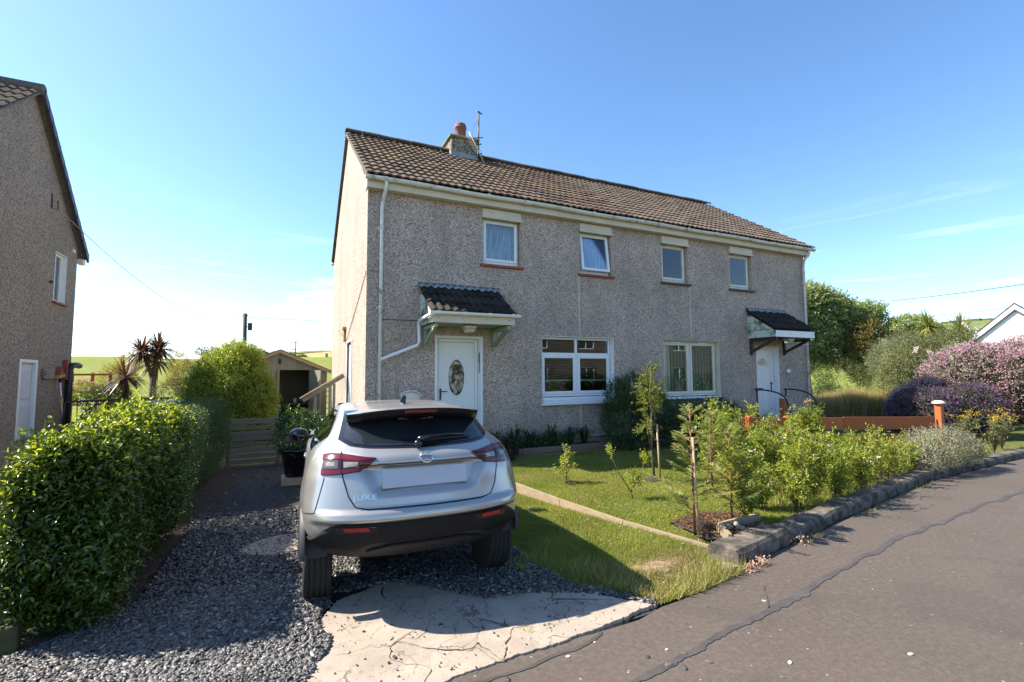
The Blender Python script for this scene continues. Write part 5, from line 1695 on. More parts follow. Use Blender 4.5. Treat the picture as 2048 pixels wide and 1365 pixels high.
ZT = [.465, .505, .55, .60, .70, .80, .90, 1.00, 1.06, 1.12, 1.18, 1.225, 1.27, 1.32, 1.38, 1.43, 1.465, 1.485, 1.500, 1.508]
YR = [.12, .06, .03, .010, .00, .020, .045, .065, .080, .100, .140, .200, .270, .335, .410, .480, .56, .66, .82, 1.05]
WW = [.69, .73, .79, .850, .880, .886, .880, .868, .852, .830, .793, .745, .700, .668, .638, .605, .555, .505, .43, .32]
RC = [.42, .44, .46, .48, .50, .50, .52, .54, .56, .57, .57, .56, .55, .55, .55, .55, .52, .46, .40, .3]
YF = [4.06, 4.10, 4.12, 4.14, 4.14, 4.12, 4.06, 3.94, 3.75, 3.35, 3.12, 2.98, 2.86, 2.74, 2.60, 2.48, 2.36, 2.24, 2.05, 1.8]
NE = 2.7
def smooth_interp(z, T):
    # monotone-ish cubic through the table
    z = min(max(z, ZT[0]), ZT[-1])
    i = max(0, min(len(ZT) - 2, int(np.searchsorted(ZT, z)) - 1))
    h = ZT[i + 1] - ZT[i]; t = (z - ZT[i]) / h
    def sl(k):
        if k <= 0: return (T[1] - T[0]) / (ZT[1] - ZT[0])
        if k >= len(ZT) - 1: return (T[-1] - T[-2]) / (ZT[-1] - ZT[-2])
        return (T[k + 1] - T[k - 1]) / (ZT[k + 1] - ZT[k - 1])
    m0, m1 = sl(i) * h, sl(i + 1) * h
    return (2 * t ** 3 - 3 * t * t + 1) * T[i] + (t ** 3 - 2 * t * t + t) * m0 + (-2 * t ** 3 + 3 * t * t) * T[i + 1] + (t ** 3 - t * t) * m1
def ss(a, b, x):
    t = min(1, max(0, (x - a) / (b - a))); return t * t * (3 - 2 * t)
def relief(x, z):
    """how far the tail stands in (+) or out (-) of the plain lofted form"""
    ax = abs(x)
    d = 0.0
    # number plate recess, trapezoid
    half = .33 + (z - .93) * .55
    d += .050 * (1 - ss(half, half + .085, ax)) * ss(.885, .95, z) * (1 - ss(1.085, 1.115, z))
    # shelf above it stands proud
    d -= .022 * ss(1.10, 1.135, z) * (1 - ss(1.165, 1.22, z)) * (1 - ss(.46, .60, ax))
    # crease under the tailgate, bumper ledge
    lim = .80 - .03 * ss(.5, .85, ax)
    d -= .040 * ss(.715, .745, z) * (1 - ss(.785, .822, z)) * (1 - ss(.70, .95, ax) * .5)
    d += .028 * (1 - ss(.70, .735, z)) * ss(.40, .46, z)
    # haunch swelling over the rear wheels
    return d
def S(x, z):
    w, yr, rc = smooth_interp(z, WW), smooth_interp(z, YR), smooth_interp(z, RC)
    a = min(.9999, abs(x) / w)
    return yr + rc - rc * (1 - a ** NE) ** (1 / NE) + relief(x, z) * (1 - ss(.80, .99, a))
def SP(x, z):
    w = smooth_interp(z, WW)
    x = max(-w * .9995, min(w * .9995, x))
    return Vector((x, S(x, z), z))
def SN(x, z):
    e = .004
    a = SP(x + e, z) - SP(x - e, z); b = SP(x, z + e) - SP(x, z - e)
    n = a.cross(b)
    if n.length < 1e-9: return Vector((0, -1, 0))
    n.normalize()
    if n.y > 0.2 and abs(n.x) < .5: n = -n
    if n.x * x < 0 and abs(n.x) > .5: n = -n
    return n

# --- painted shell
zl = []
for a, b in zip(ZT[:-1], ZT[1:]):
    k = max(1, int(round((b - a) / .0125)))
    zl += [a + (b - a) * i / k for i in range(k)]
zl.append(ZT[-1])
NPH = 76
def outline(z):
    w, yr, rc, yf = (smooth_interp(z, T) for T in (WW, YR, RC, YF))
    pts = []
    for i in range(NPH + 1):
        f = -1 + 2 * i / NPH
        a = math.copysign(1 - (1 - abs(f)) ** 1.55, f) if abs(f) > 0 else 0
        x = w * a
        pts.append((x, S(x * .99995, z), z))
    ys, ye = yr + rc, yf - .55
    # right side forward, front, left side back
    side = []
    for k in range(1, 34):
        t = k / 33
        y = ys + (ye - ys) * t
        bul = 1.0
        if z < 1.05:
            for yc in (.77, 3.406):
                bul += .022 * math.exp(-((y - yc) / .38) ** 2) * ss(.3, .6, z) * (1 - ss(.8, 1.02, z))
            bul -= .018 * ss(1.3, 1.9, y) * (1 - ss(2.3, 3.0, y)) * (1 - ss(.8, 1.0, z))
        nar = 1 - .05 * ss(2.0, 3.6, y) if z < 1.05 else 1 - .07 * ss(1.2, 2.8, y)
        side.append((w * bul * nar, y, z))
    wf = side[-1][0]
    front = []
    for i in range(1, 20):
        an = math.pi / 2 * (1 - i / 10)
        x = wf * math.copysign(abs(math.sin(an)) ** (2 / 2.6), an)
        y = ye + .55 * abs(math.cos(an)) ** (2 / 2.6)
        front.append((x, y, z))
    return pts + side + front + [(-p[0], p[1], z) for p in side[::-1]]
rows = [outline(z) for z in zl]
n_o = len(rows[0])
vs = [p for r in rows for p in r]
fs = []
arch_c = [(.77, .345), (3.406, .345)]
for i in range(len(rows) - 1):
    for j in range(n_o):
        q = (i * n_o + j, i * n_o + (j + 1) % n_o, (i + 1) * n_o + (j + 1) % n_o, (i + 1) * n_o + j)
        c = sum((Vector(vs[k]) for k in q), Vector()) / 4
        cut = any(math.hypot(c.y - ay, c.z - az) < .385 for ay, az in arch_c) and abs(c.x) > .55
        # rear window and side window openings
        wz = .5 + .0 * c.z
        rear_open = False
        side_open = abs(c.x) > .5 and 1.12 < c.z < 1.40 and 1.0 < c.y < 2.55 and abs(c.x) > smooth_interp(c.z, WW) * .88 and c.y < 2.9 - (c.z - 1.1) * 1.6 and c.y > 1.02 + 0 * c.z
        ws_open = c.y > 2.2 and 1.13 < c.z < 1.46 and abs(c.x) < .52
        if not (cut or rear_open or side_open or ws_open):
            fs.append(q)
vs.append((0, 1.42, 1.514)); top = len(vs) - 1
b = (len(rows) - 1) * n_o
for j in range(n_o):
    fs.append((b + j, b + (j + 1) % n_o, top))
bm_ = MB().add(vs, fs, 0, True)
body = bm_.build('body', MT['paint'], car, local=True)
# floor pan and wheel housings
fl = MB().box(-.55, .55, .80, 3.95, .30, .50); fl.box(-.60, .60, .35, 3.8, .50, .72); fl.build('underbody', MT['cabin'], car, local=True)
# cabin
cb = MB(); cb.box(-.60, .60, .35, 3.2, .72, .90); cb.build('cabin_floor', MT['cabin'], car, local=True)
for x in (-.36, .36):
    cb = MB().bbox(x - .23, x + .23, 1.05, 1.25, .85, 1.22, .05); cb.bbox(x - .12, x + .12, 1.08, 1.2, 1.23, 1.38, .04); cb.build('rear_seat', MT['seat'], car, local=True)
    cb = MB().bbox(x - .24, x + .24, 1.95, 2.1, .85, 1.30, .05); cb.bbox(x - .13, x + .13, 1.98, 2.08, 1.31, 1.46, .04); cb.build('front_seat', MT['seat'], car, local=True)

def resample(poly, n):
    P = [Vector((*p, 0)) for p in poly]
    d = [0]
    for a, b in zip(P[:-1], P[1:]): d.append(d[-1] + (b - a).length)
    out = []
    for i in range(n + 1):
        t = d[-1] * i / n
        k = 0
        while k < len(d) - 2 and d[k + 1] < t: k += 1
        u = (t - d[k]) / max(1e-9, d[k + 1] - d[k])
        p = P[k].lerp(P[k + 1], u)
        out.append((p.x, p.y))
    return out
def rear_patch(name, lower, upper, off, nx, nz, mat, parent=car, skirt=.012, mirror=False, byx=False):
    """sheet lying on the tail between two (x,z) lines, with turned-in edges"""
    if byx:
        xs = [lower[0][0] + (lower[-1][0] - lower[0][0]) * i / nx for i in range(nx + 1)]
        lo = [(x, float(np.interp(x, [p[0] for p in lower], [p[1] for p in lower]))) for x in xs]
        hi = [(x, float(np.interp(x, [p[0] for p in upper], [p[1] for p in upper]))) for x in xs]
    else:
        lo, hi = resample(lower, nx), resample(upper, nx)
    G = []
    for (a, b), (c, d) in zip(lo, hi):
        row = []
        for k in range(nz + 1):
            t = k / nz
            x, z = a + (c - a) * t, b + (d - b) * t
            if mirror: x = -x
            o_ = off(x, z, t) if callable(off) else off
            row.append(SP(x, z) + SN(x, z) * o_)
        G.append(row)
    def inner(p, q=skirt): return p + Vector((0, q, 0)) * (1 if abs(p.x) < .6 else .6) + Vector((-q * (1 if p.x > 0 else -1), 0, 0)) * (0 if abs(p.x) < .6 else .6)
    m = MB().grid(G, flip=mirror)
    for line in ([r[0] for r in G], [r[-1] for r in G][::-1], G[0][::-1], G[-1]):
        m.grid([line, [inner(p) for p in line]], smooth=False, flip=mirror)
    return m.build(name, mat, parent, local=True)
def rear_line(name, path, w, off, mat, parent=car, h=.002):
    p = resample(path, max(6, int(sum(math.dist(a, b) for a, b in zip(path[:-1], path[1:])) / .02)))
    L, R = [], []
    for i, (x, z) in enumerate(p):
        x2, z2 = p[min(i + 1, len(p) - 1)]; x1, z1 = p[max(i - 1, 0)]
        d = math.hypot(x2 - x1, z2 - z1) or 1
        nx, nz = -(z2 - z1) / d * w / 2, (x2 - x1) / d * w / 2
        L.append(SP(x + nx, z + nz) + SN(x + nx, z + nz) * off); R.append(SP(x - nx, z - nz) + SN(x - nx, z - nz) * off)
    return MB().grid([L, R]).build(name, mat, parent, local=True)

# --- lower black bumper, diffuser, reflectors
blk_up = [(-.84, .59), (-.81, .607), (-.75, .665), (-.63, .735), (-.3, .722), (.3, .722), (.63, .735), (.75, .665), (.81, .607), (.84, .59)]
blk_lo = [(-.84, .585), (-.78, .545), (-.72, .51), (-.68, .49), (0, .475), (.68, .49), (.72, .51), (.78, .545), (.84, .585)]
bump_ = rear_patch('bumper_cladding', blk_lo, blk_up, lambda x, z, t: .010 + .012 * ss(.0, .12, t) * (1 - ss(.85, 1, t)), 90, 14, MT['clad'], byx=True)
dif_up = [(-.70, .565), (-.52, .555), (-.42, .610), (-.36, .616), (.36, .616), (.42, .610), (.52, .555), (.70, .565)]
dif_lo = [(-.70, .535), (-.64, .50), (-.4, .487), (.4, .487), (.64, .50), (.70, .535)]
rear_patch('diffuser', dif_lo, dif_up, lambda x, z, t: .038 - .022 * t, 80, 8, MT['diffuser'], bump_, .03, byx=True)
rear_patch('diffuser_lip', [(-.44, .535), (-.30, .56), (.30, .56), (.44, .535)], [(-.40, .55), (-.28, .573), (.28, .573), (.40, .55)], .042, 40, 2, MT['clad'], bump_, .02)
for mr in (False, True):
    rear_patch('reflector_recess', [(.36, .655), (.64, .655)], [(.38, .705), (.66, .700)], .024, 12, 3, MT['gloss'], bump_, mirror=mr)
    rear_patch('reflector', [(.42, .668), (.585, .672)], [(.435, .695), (.60, .694)], .030, 10, 2, MT['reflector'], bump_, mirror=mr)
# --- tailgate seams
seam = [(-.615, 1.20), (-.612, 1.04), (-.57, .90), (-.525, .832), (-.44, .815), (0, .812), (.44, .815), (.525, .832), (.57, .90), (.612, 1.04), (.615, 1.20)]
rear_line('tailgate_seam', seam, .009, .0025, MT['gloss'])
rear_line('panel_seam', [(-.90, .755), (-.80, .79), (-.735, 1.03)], .005, .0022, MT['gloss']); rear_line('panel_seam', [(.90, .755), (.80, .79), (.735, 1.03)], .005, .0022, MT['gloss'])
rear_line('plate_crease', [(-.62, 1.098), (-.44, 1.105), (-.36, 1.118), (.36, 1.118), (.44, 1.105), (.62, 1.098)], .006, .0022, MT['cabin'])
# --- tail lamps
for mr in (False, True):
    lp = rear_patch('tail_lamp', [(.755, 1.042), (.70, 1.045), (.615, 1.054), (.49, 1.072), (.445, 1.098), (.375, 1.160)], [(.735, 1.176), (.69, 1.185), (.615, 1.185), (.54, 1.179), (.45, 1.168), (.378, 1.163)], .010, 40, 8, MT['dark_red_lens'], car, .02, mr)
    rear_patch('red_lens', [(.745, 1.142), (.62, 1.152), (.52, 1.144), (.42, 1.150)], [(.735, 1.171), (.62, 1.178), (.52, 1.169), (.41, 1.158)], .0135, 24, 2, MT['red_lens'], lp, .006, mr)
    rear_patch('red_lens', [(.752, 1.046), (.70, 1.049), (.615, 1.059), (.50, 1.077)], [(.75, 1.077), (.70, 1.078), (.615, 1.085), (.47, 1.096)], .0135, 24, 2, MT['red_lens'], lp, .006, mr)
    rear_patch('indicator_lens', [(.742, 1.085), (.636, 1.091)], [(.738, 1.136), (.636, 1.142)], .0138, 10, 3, MT['smoke_lens'], lp, .006, mr)
    rear_patch('reverse_lens', [(.600, 1.096), (.50, 1.112)], [(.600, 1.134), (.50, 1.136)], .0138, 10, 3, MT['clear_lens'], lp, .006, mr)
    rear_line('lamp_split', [((-1 if mr else 1) * .615, 1.052), ((-1 if mr else 1) * .615, 1.184)], .008, .0145, MT['gloss'], lp)
    rear_patch('bulb_lens', [(.72, 1.102), (.66, 1.106)], [(.718, 1.125), (.66, 1.129)], .0145, 6, 2, MT['clear_lens'], lp, .006, mr)
# --- rear screen, surround, spoiler, stop lamp, wiper
sur = rear_patch('window_surround', [(-.63, 1.27), (-.55, 1.235), (-.42, 1.222), (0, 1.212), (.42, 1.222), (.55, 1.235), (.63, 1.27)], [(-.560, 1.465), (-.46, 1.475), (0, 1.485), (.46, 1.475), (.560, 1.465)], .004, 60, 14, MT['gloss'], car, .006)
# the screen is one pane standing just proud of its black frit border
def frit_cut(o, x0, z0, z1):
    me = o.data
    import bmesh
    b = bmesh.new(); b.from_mesh(me)
    kill = [f for f in b.faces if abs(f.calc_center_median().x) < x0 and z0 < f.calc_center_median().z < z1]
    bmesh.ops.delete(b, geom=kill, context='FACES'); b.to_mesh(me); b.free()
rear_patch('rear_window', [(-.585, 1.275), (-.52, 1.247), (-.40, 1.236), (0, 1.226), (.40, 1.236), (.52, 1.247), (.585, 1.275)], [(-.545, 1.425), (-.46, 1.432), (0, 1.440), (.46, 1.432), (.545, 1.425)], .008, 50, 12, MT['rear_glass'], car, .004)
sp_rows = []
for i in range(41):
    f = -1 + 2 * i / 40
    x = .565 * f
    zr = 1.516 - .050 * abs(f) ** 2.4
    ytr = .30 + .12 * f * f + .10 * max(0, abs(f) - .85) / .15
    y1 = .98
    z1 = 1.510 - .065 * abs(f) ** 2.6
    sp_rows.append([(x * .97, y1, z1 - .010), (x * .985, .8, z1 + .004 - .0), (x, .6, (zr + z1) / 2 + .004), (x, ytr + .03, zr + .004), (x, ytr, zr - .004)])
spo = MB().grid(sp_rows, flip=True).build('spoiler', MT['paint'], car, local=True)
lip = [[(p[4][0], p[4][1], p[4][2]), (p[4][0] * .995, p[4][1] - .004, p[4][2] - .012), (p[4][0] * .99, p[4][1] + .018, p[4][2] - .066), (p[4][0] * .985, p[4][1] + .05, p[4][2] - .074), (p[4][0] * .98, p[4][1] + .22, p[4][2] - .055)] for p in sp_rows]
MB().grid(lip, flip=True).build('spoiler_lip', simple('spoiler_black', (.006, .006, .007), .28, .1, 5, spec=.25), spo, local=True)
for s in (-1, 1):
    e = sp_rows[0 if s < 0 else -1]; l = lip[0 if s < 0 else -1]
    pl = [Vector(p) for p in e] + [Vector(p) for p in l[1:]]
    MB().add(pl, [tuple(range(len(pl)))]).build('spoiler_end', MT['clad'], spo, local=True)
stp = MB().bbox(-.13, .13, .285, .31, 1.472, 1.494, .004); st_ = stp.build('stop_lamp', MT['red_lens'], spo, local=True)
stk = MB().add([SP(x, z) + SN(x, z) * .0105 for x, z in ((-.16, 1.405), (.14, 1.405), (.14, 1.435), (-.16, 1.435))], [(0, 1, 2, 3)])
stk.build('screen_sticker', simple('faded_sticker', (.35, .20, .20), .5, .6, 40), car, local=True)
def on_screen(x, z, o): return SP(x, z) + SN(x, z) * o
wp = MB()
wp.lathe([(.001, -.05), (.028, -.045), (.032, .0)], on_screen(-.05, 1.232, .012), 12, 'Y')
arm = [on_screen(-.05, 1.236, .045), on_screen(.05, 1.250, .05), on_screen(.20, 1.262, .045), on_screen(.36, 1.262, .03)]
wp.tube(arm, [.020, .018, .013, .008], 8)
wpo = wp.build('wiper_arm', MT['gloss'], car, local=True)
MB().tube([on_screen(-.02, 1.243, .018), on_screen(.12, 1.250, .022), on_screen(.26, 1.252, .02), on_screen(.40, 1.252, .016)], .010, 6).build('wiper_blade', MT['rubber'], wpo, local=True)
# --- badge, lettering, plate
bc = SP(0, 1.150) + SN(0, 1.150) * .012
tilt = math.atan2(SN(0, 1.15).z, -SN(0, 1.15).y)
RB = Matrix.Rotation(math.pi / 2 - tilt, 3, 'X')
bm2 = MB()
pr = []
for i in range(33):
    a = 2 * math.pi * i / 32
    pr.append(bc + RB @ Vector((.048 * math.cos(a), .044 * math.sin(a), 0)))
bm2.tube(pr, .0065, 8)
badge = bm2.build('badge', MT['chrome'], car, local=True)
bb = MB().bbox(-.060, .060, -.011, .011, -.003, .005, .002); bb.v = [tuple(bc + RB @ Vector(p)) for p in bb.v]; bb.build('badge_bar', MT['chrome'], badge, local=True)
def text(body_, size, mat, parent, loc, R, name='lettering', ext=.0015, spacing=1.0, sx=1.0):
    cu = bpy.data.curves.new(name, 'FONT')
    cu.body = body_; cu.size = size; cu.extrude = ext; cu.align_x = 'CENTER'; cu.align_y = 'CENTER'; cu.space_character = spacing
    cu.materials.append(mat)
    o = bpy.data.objects.new(name, cu)
    o.matrix_world = Matrix.Translation(loc) @ R.to_4x4() @ Matrix.Diagonal((sx, 1, 1, 1))
    me = bpy.data.meshes.new_from_object(o)
    o2 = bpy.data.objects.new(name, me); o2.matrix_world = o.matrix_world.copy()
    bpy.data.objects.remove(o)
    COL.objects.link(o2); o2.parent = parent
    return o2
text('NISSAN', .021, MT['black'], badge, bc + RB @ Vector((0, 0, .0055)), RB, sx=1.25)
jc = SP(-.455, .895) + SN(-.455, .895) * .004
nn = SN(-.455, .895)
RJ = Matrix.Rotation(math.atan2(nn.x, -nn.y), 3, 'Z') @ Matrix.Rotation(math.pi / 2 - math.atan2(nn.z, -nn.y), 3, 'X')
text('JUKE', .050, MT['chrome'], car, jc, RJ, ext=.004, spacing=1.1, sx=1.45)
pc = SP(0, 1.01)
pn = SN(0, 1.01); RP = Matrix.Rotation(math.pi / 2 - math.atan2(pn.z, -pn.y), 3, 'X')
pm = MB().bbox(-.33, .33, -.072, .066, 0, .010, .004); pm.v = [tuple(pc + pn * .004 + RP @ Vector(p)) for p in pm.v]
pm.build('number_plate', MT['plate'], car, local=True)
# --- side glass and pillars
def side_pt(y, z, s, off=.0):
    w = smooth_interp(z, WW)
    nar = 1 - .07 * ss(1.2, 2.8, y)
    if y < smooth_interp(z, YR) + smooth_interp(z, RC):
        rc = smooth_interp(z, RC); yc = smooth_interp(z, YR) + rc
        w = w * max(0.01, 1 - ((yc - y) / rc) ** NE) ** (1 / NE)
    return Vector((s * (w * nar + off), y, z))
def side_patch(name, lo, hi, off, mat, parent, s, n=24, nz=6):
    L, H = resample(lo, n), resample(hi, n)
    G = [[side_pt(a + (c - a) * k / nz, b + (d - b) * k / nz, s, off) for k in range(nz + 1)] for (a, b), (c, d) in zip(L, H)]
    return MB().grid(G, flip=(s > 0)).build(name, mat, parent, local=True)
for s in (-1, 1):
    su = side_patch('side_window_frame', [(.74, 1.27), (1.0, 1.135), (1.6, 1.105), (2.85, 1.08)], [(.80, 1.31), (.98, 1.40), (1.3, 1.445), (2.35, 1.415)], .004, MT['gloss'], car, s)
    frit = su.data
    side_patch('side_window', [(1.02, 1.165), (1.3, 1.135), (1.72, 1.125)], [(1.06, 1.385), (1.3, 1.405), (1.72, 1.405)], .008, MT['tint'], car, s, 14)
    side_patch('side_window', [(1.78, 1.125), (2.2, 1.115), (2.7, 1.105)], [(1.78, 1.405), (2.0, 1.405), (2.32, 1.39)], .008, MT['tint'], car, s, 14)
    side_patch('sill_cladding', [(1.1, .37), (3.05, .37)], [(1.18, .50), (3.0, .50)], .012, MT['clad'], car, s)
    for (y, z) in ((1.05, 1.20), (1.75, .98)):
        p = side_pt(y, z, s, .018)
        MB().bbox(p.x - .014, p.x + .014, y - .09, y + .09, z - .014, z + .014, .006).build('door_handle', MT['gloss'] if y < 1.5 else MT['paint'], car, local=True)
    # mirror pod
    mp = MB()
    cx, cy, cz = s * .965, 2.62, 1.09
    rws = []
    for i in range(9):
        t = i / 8
        r = math.sin(math.pi * min(1, .25 + t * .75)) ** .5 if t < 1 else .02
        rws.append([(cx + .105 * r * math.cos(a) - s * .015 * t, cy - .07 + t * .17, cz + .075 * r * math.sin(a) * (1.1 if math.sin(a) > 0 else .95)) for a in np.linspace(0, 2 * math.pi, 17)])
    mp.grid(rws); mp.add(rws[0][:-1], [tuple(range(16))])
    mir = mp.build('mirror', MT['gloss'], car, local=True)
    MB().lathe([(.001, cy - .076), (.062, cy - .074)], (cx, 0, cz), 16, 'Y').build('mirror_glass', MT['rear_glass'], mir, local=True)
    MB().tube([(cx - s * .03, cy + .02, cz - .05), (s * .76, cy + .05, 1.06)], .03, 8).build('mirror_arm', MT['gloss'], mir, local=True)
# windscreen
ws = MB()
G = []
for i in range(13):
    f = -1 + 2 * i / 12
    G.append([(f * .60 * (1 - .1 * t), 3.18 - .78 * t - .12 * f * f, 1.12 + .345 * t) for t in np.linspace(0, 1, 6)])
ws.grid(G); ws.build('windscreen', MT['tint'], car, local=True)
# shark-fin aerial
sf = MB()
sf.extr([(-.004 - .014, 1.02, 1.506), (-.004 - .014, 1.22, 1.510), (-.004 - .006, 1.06, 1.585), (-.004 - .006, 1.035, 1.585)], (.026, 0, 0))
sf.build('fin_aerial', MT['gloss'], car, local=True)
# --- wheels and arches
for s in (-1, 1):
    for yc in (.77, 3.406):
        R_ = .345
        xo = s * .872; xi = s * .656
        prof = []
        wd = xo - xi
        # shoulders, tread blocks and grooves across the width
        prof += [(R_ - .115, xi), (R_ - .05, xi - s * .0), (R_ - .018, xi + wd * .03), (R_ - .004, xi + wd * .09)]
        for g in (.22, .40, .60, .78):
            prof += [(R_, xi + wd * (g - .045)), (R_ - .009, xi + wd * (g - .035)), (R_ - .009, xi + wd * (g + .015)), (R_, xi + wd * (g + .025))]
        prof += [(R_ - .004, xi + wd * .91), (R_ - .018, xi + wd * .97), (R_ - .05, xo), (R_ - .115, xo)]
        w = MB().lathe([(r, h) for r, h in prof], (0, yc, R_ - .004), 48, 'X')
        wh = w.build('wheel', MT['rubber'], car, local=True)
        rm = MB().lathe([(.23, xo - s * .01), (.22, xo - s * .05), (.20, xi + s * .05), (.03, xi + s * .06)], (0, yc, R_ - .004), 32, 'X')
        for k in range(5):
            an = 2 * math.pi * k / 5
            rot = Matrix.Rotation(an, 3, 'X')
            rm.box(min(xo - s * .05, xo - s * .015), max(xo - s * .05, xo - s * .015), yc - .035, yc + .035, R_ - .004 + .03, R_ - .004 + .225, 0, rot, (0, yc, R_ - .004))
        rm.lathe([(.07, xo - s * .05), (.065, xo - s * .012), (.001, xo - s * .01)], (0, yc, R_ - .004), 16, 'X')
        rm.build('rim', MT['alloy'], wh, local=True)
        # arch trim: half ring with thickness
        G = []
        for i in range(41):
            a = math.radians((2 if yc < 1 else -12) + (168 if yc < 1 else 200) * i / 40)
            row = []
            for (r, dx) in ((.375, .70), (.372, .872), (.378, .900), (.405, .910), (.448, .897), (.455, .860)):
                y, z = yc + r * math.cos(a), .345 + r * math.sin(a)
                dd = dx
                if dx > .8:
                    dd = dx - .05 * ss(.75, .86, z) - (.14 * ss(.34, .44, abs(yc - y)) * ss(.0, .3, .5 - z) if yc < 1 and y < yc else 0) - (.035 if yc > 1 else 0)
                row.append((s * dd, y, z))
            G.append(row)
        MB().grid(G, flip=(s < 0)).build('wheel_arch', MT['arch'], car, local=True)

# =================================================================== BACK GARDEN
gate = thing('slatted_gate', 'drab horizontal slatted timber gate across the drive beside the house', 'gate', (-1.4, 1.6, 0))
zs = [0.0, .11, .22, .33, .44, .55, .66, .77]
for (x0, x1, tilt) in ((-2.32, -1.43, .012), (-1.40, -.03, -.008)):
    for k, z in enumerate(zs):
        h = .085 + (.02 if k in (7, 4) else 0) - (.012 if k in (6, 5) else 0)
        r = Matrix.Rotation(tilt + random.gauss(0, .003), 3, 'Y')
        MB().bbox(x0, x1, 1.58 + random.uniform(-.004, .004), 1.605, z + .04, z + .04 + h, .003, 0) .build('plank', MT['gatewood'], gate)
for x in (-2.34, -1.46, -1.36, -.08):
    MB().bbox(x - .035, x + .035, 1.606, 1.66, .0, .90, .006).build('upright', MT['gatewood'], gate)
MB().bbox(-1.50, -1.27, 1.555, 1.579, .885, .925, .004).build('latch_bar', MT['gatewood'], gate)
hn = MB().tube([(-.68, 1.57, .55), (-.68, 1.57, .93)], .012, 6); hn.build('bolt', MT['galv'], gate)
# side steps with sloping handrail
ss_ = thing('side_steps', 'pale timber stair with sloping handrail at the side door of the house', 'steps', (-.5, 2.6, 0))
for k in range(3):
    MB().bbox(-1.0 + k * .3, -.02, 2.15, 3.05, .0 + k * .16, .15 + k * .16, .008).build('tread', MT['steps'], ss_)
A, B = Vector((-.98, 3.1, 1.17)), Vector((-.06, 3.1, 1.76))
d = (B - A).normalized(); n_ = Vector((-d.z, 0, d.x))
MB().extr([A - n_ * .045, B - n_ * .045, B + n_ * .045, A + n_ * .045], (0, .05, 0)).build('handrail', MT['gatewood'], ss_)
MB().extr([A + n_ * .05 + Vector((-.03, -.03, 0)), B + n_ * .05 + Vector((0, -.03, 0)), B + n_ * .075 + Vector((0, -.03, 0)), A + n_ * .075 + Vector((-.03, -.03, 0))], (0, .11, 0)).build('handrail_cap', MT['bare_wood'], ss_)
for x, zt in ((-.70, 1.28), (-.38, 1.5), (-.28, 1.56)):
    MB().bbox(x - .03, x + .03, 3.10, 3.15, -.1, zt, .004).build('post', MT['gatewood'], ss_)
# shed
shed = thing('garden_shed', 'pale boarded garden shed with its doors open on a dark inside', 'shed', (-1.54, 8, -.1))
sx0, sx1, sy0, sy1, zg, ze, zr = -2.98, -.10, 8.0, 10.4, -.15, 1.93, 2.56
dx0, dx1, dz = -1.58, -.66, 1.96
def shz(x): return zr - (zr - ze) * abs(x + 1.54) / 1.44
k = 0
x = sx0
while x < sx1 - .01:
    x2 = min(sx1, x + .24)
    if dx0 < (x + x2) / 2 < dx1:
        xa, xb = max(x, dx0), min(x2, dx1)
        if x < dx0: MB().extr([(x, sy0, zg), (dx0, sy0, zg), (dx0, sy0, shz(dx0)), (x, sy0, shz(x))], (0, .02, 0)).build('board', MT['shedboard'], shed)
        if x2 > dx1: MB().extr([(dx1, sy0, zg), (x2, sy0, zg), (x2, sy0, shz(x2)), (dx1, sy0, shz(dx1))], (0, .02, 0)).build('board', MT['shedboard'], shed)
        pts = [(xa, sy0, dz), (xb - .004, sy0, dz), (xb - .004, sy0, shz(xb))] + ([(-1.54, sy0, zr)] if xa < -1.54 < xb else []) + [(xa, sy0, shz(xa))]
    else:
        pts = [(x, sy0, zg), (x2 - .004, sy0, zg), (x2 - .004, sy0, shz(x2))] + ([(-1.54, sy0, zr)] if x < -1.54 < x2 else []) + [(x, sy0, shz(x))]
    MB().extr(pts, (0, .02, 0)).build('board', MT['shedboard'], shed)
    x = x2
m = MB(); m.box(sx0, sx0 + .02, sy0 + .02, sy1, zg, ze); m.box(sx1 - .02, sx1, sy0 + .02, sy1, zg, ze); m.box(sx0, sx1, sy1, sy1 + .02, zg, ze); m.extr([(sx0, sy1, ze), (sx1, sy1, ze), (-1.54, sy1, zr)], (0, .02, 0)); m.box(sx0, sx1, sy0, sy1, zg - .05, zg)
m.build('side_wall', MT['shedboard'], shed)
m = MB().extr([(sx1 + .14, sy0 - .12, shz(sx1 + .14) + .03), (-1.54, sy0 - .12, zr + .03), (sx0 - .14, sy0 - .12, shz(sx0 - .14) + .03), (sx0 - .14, sy0 - .12, shz(sx0 - .14) + .07), (-1.54, sy0 - .12, zr + .075), (sx1 + .14, sy0 - .12, shz(sx1 + .14) + .07)], (0, 2.7, 0)); m.build('roof', MT['shedfelt'], shed)
for s in (1, -1):
    e = sx1 + .12 if s > 0 else sx0 - .12
    MB().extr([(-1.54, sy0 - .15, zr + .05), (e, sy0 - .15, shz(e) + .05), (e, sy0 - .15, shz(e) - .05), (-1.54, sy0 - .15, zr - .05)], (0, .025, 0)).build('bargeboard', MT['bare_wood'], shed)
MB().bbox(-1.58, -1.50, sy0 - .06, sy0 - .001, 2.16, 2.32, .01).build('flood_lamp', MT['black'], shed)
dm_ = MB().bbox(dx1 + .005, dx1 + .04, sy0 - .75, sy0 - .01, zg + .05, dz - .02, .004)
rotd = Matrix.Rotation(.42, 3, 'Z'); dm_.v = [tuple(rotd @ (Vector(v) - Vector((dx1, sy0, 0))) + Vector((dx1, sy0, 0))) for v in dm_.v]
dr = dm_.build('shed_door', MT['shedboard'], shed)
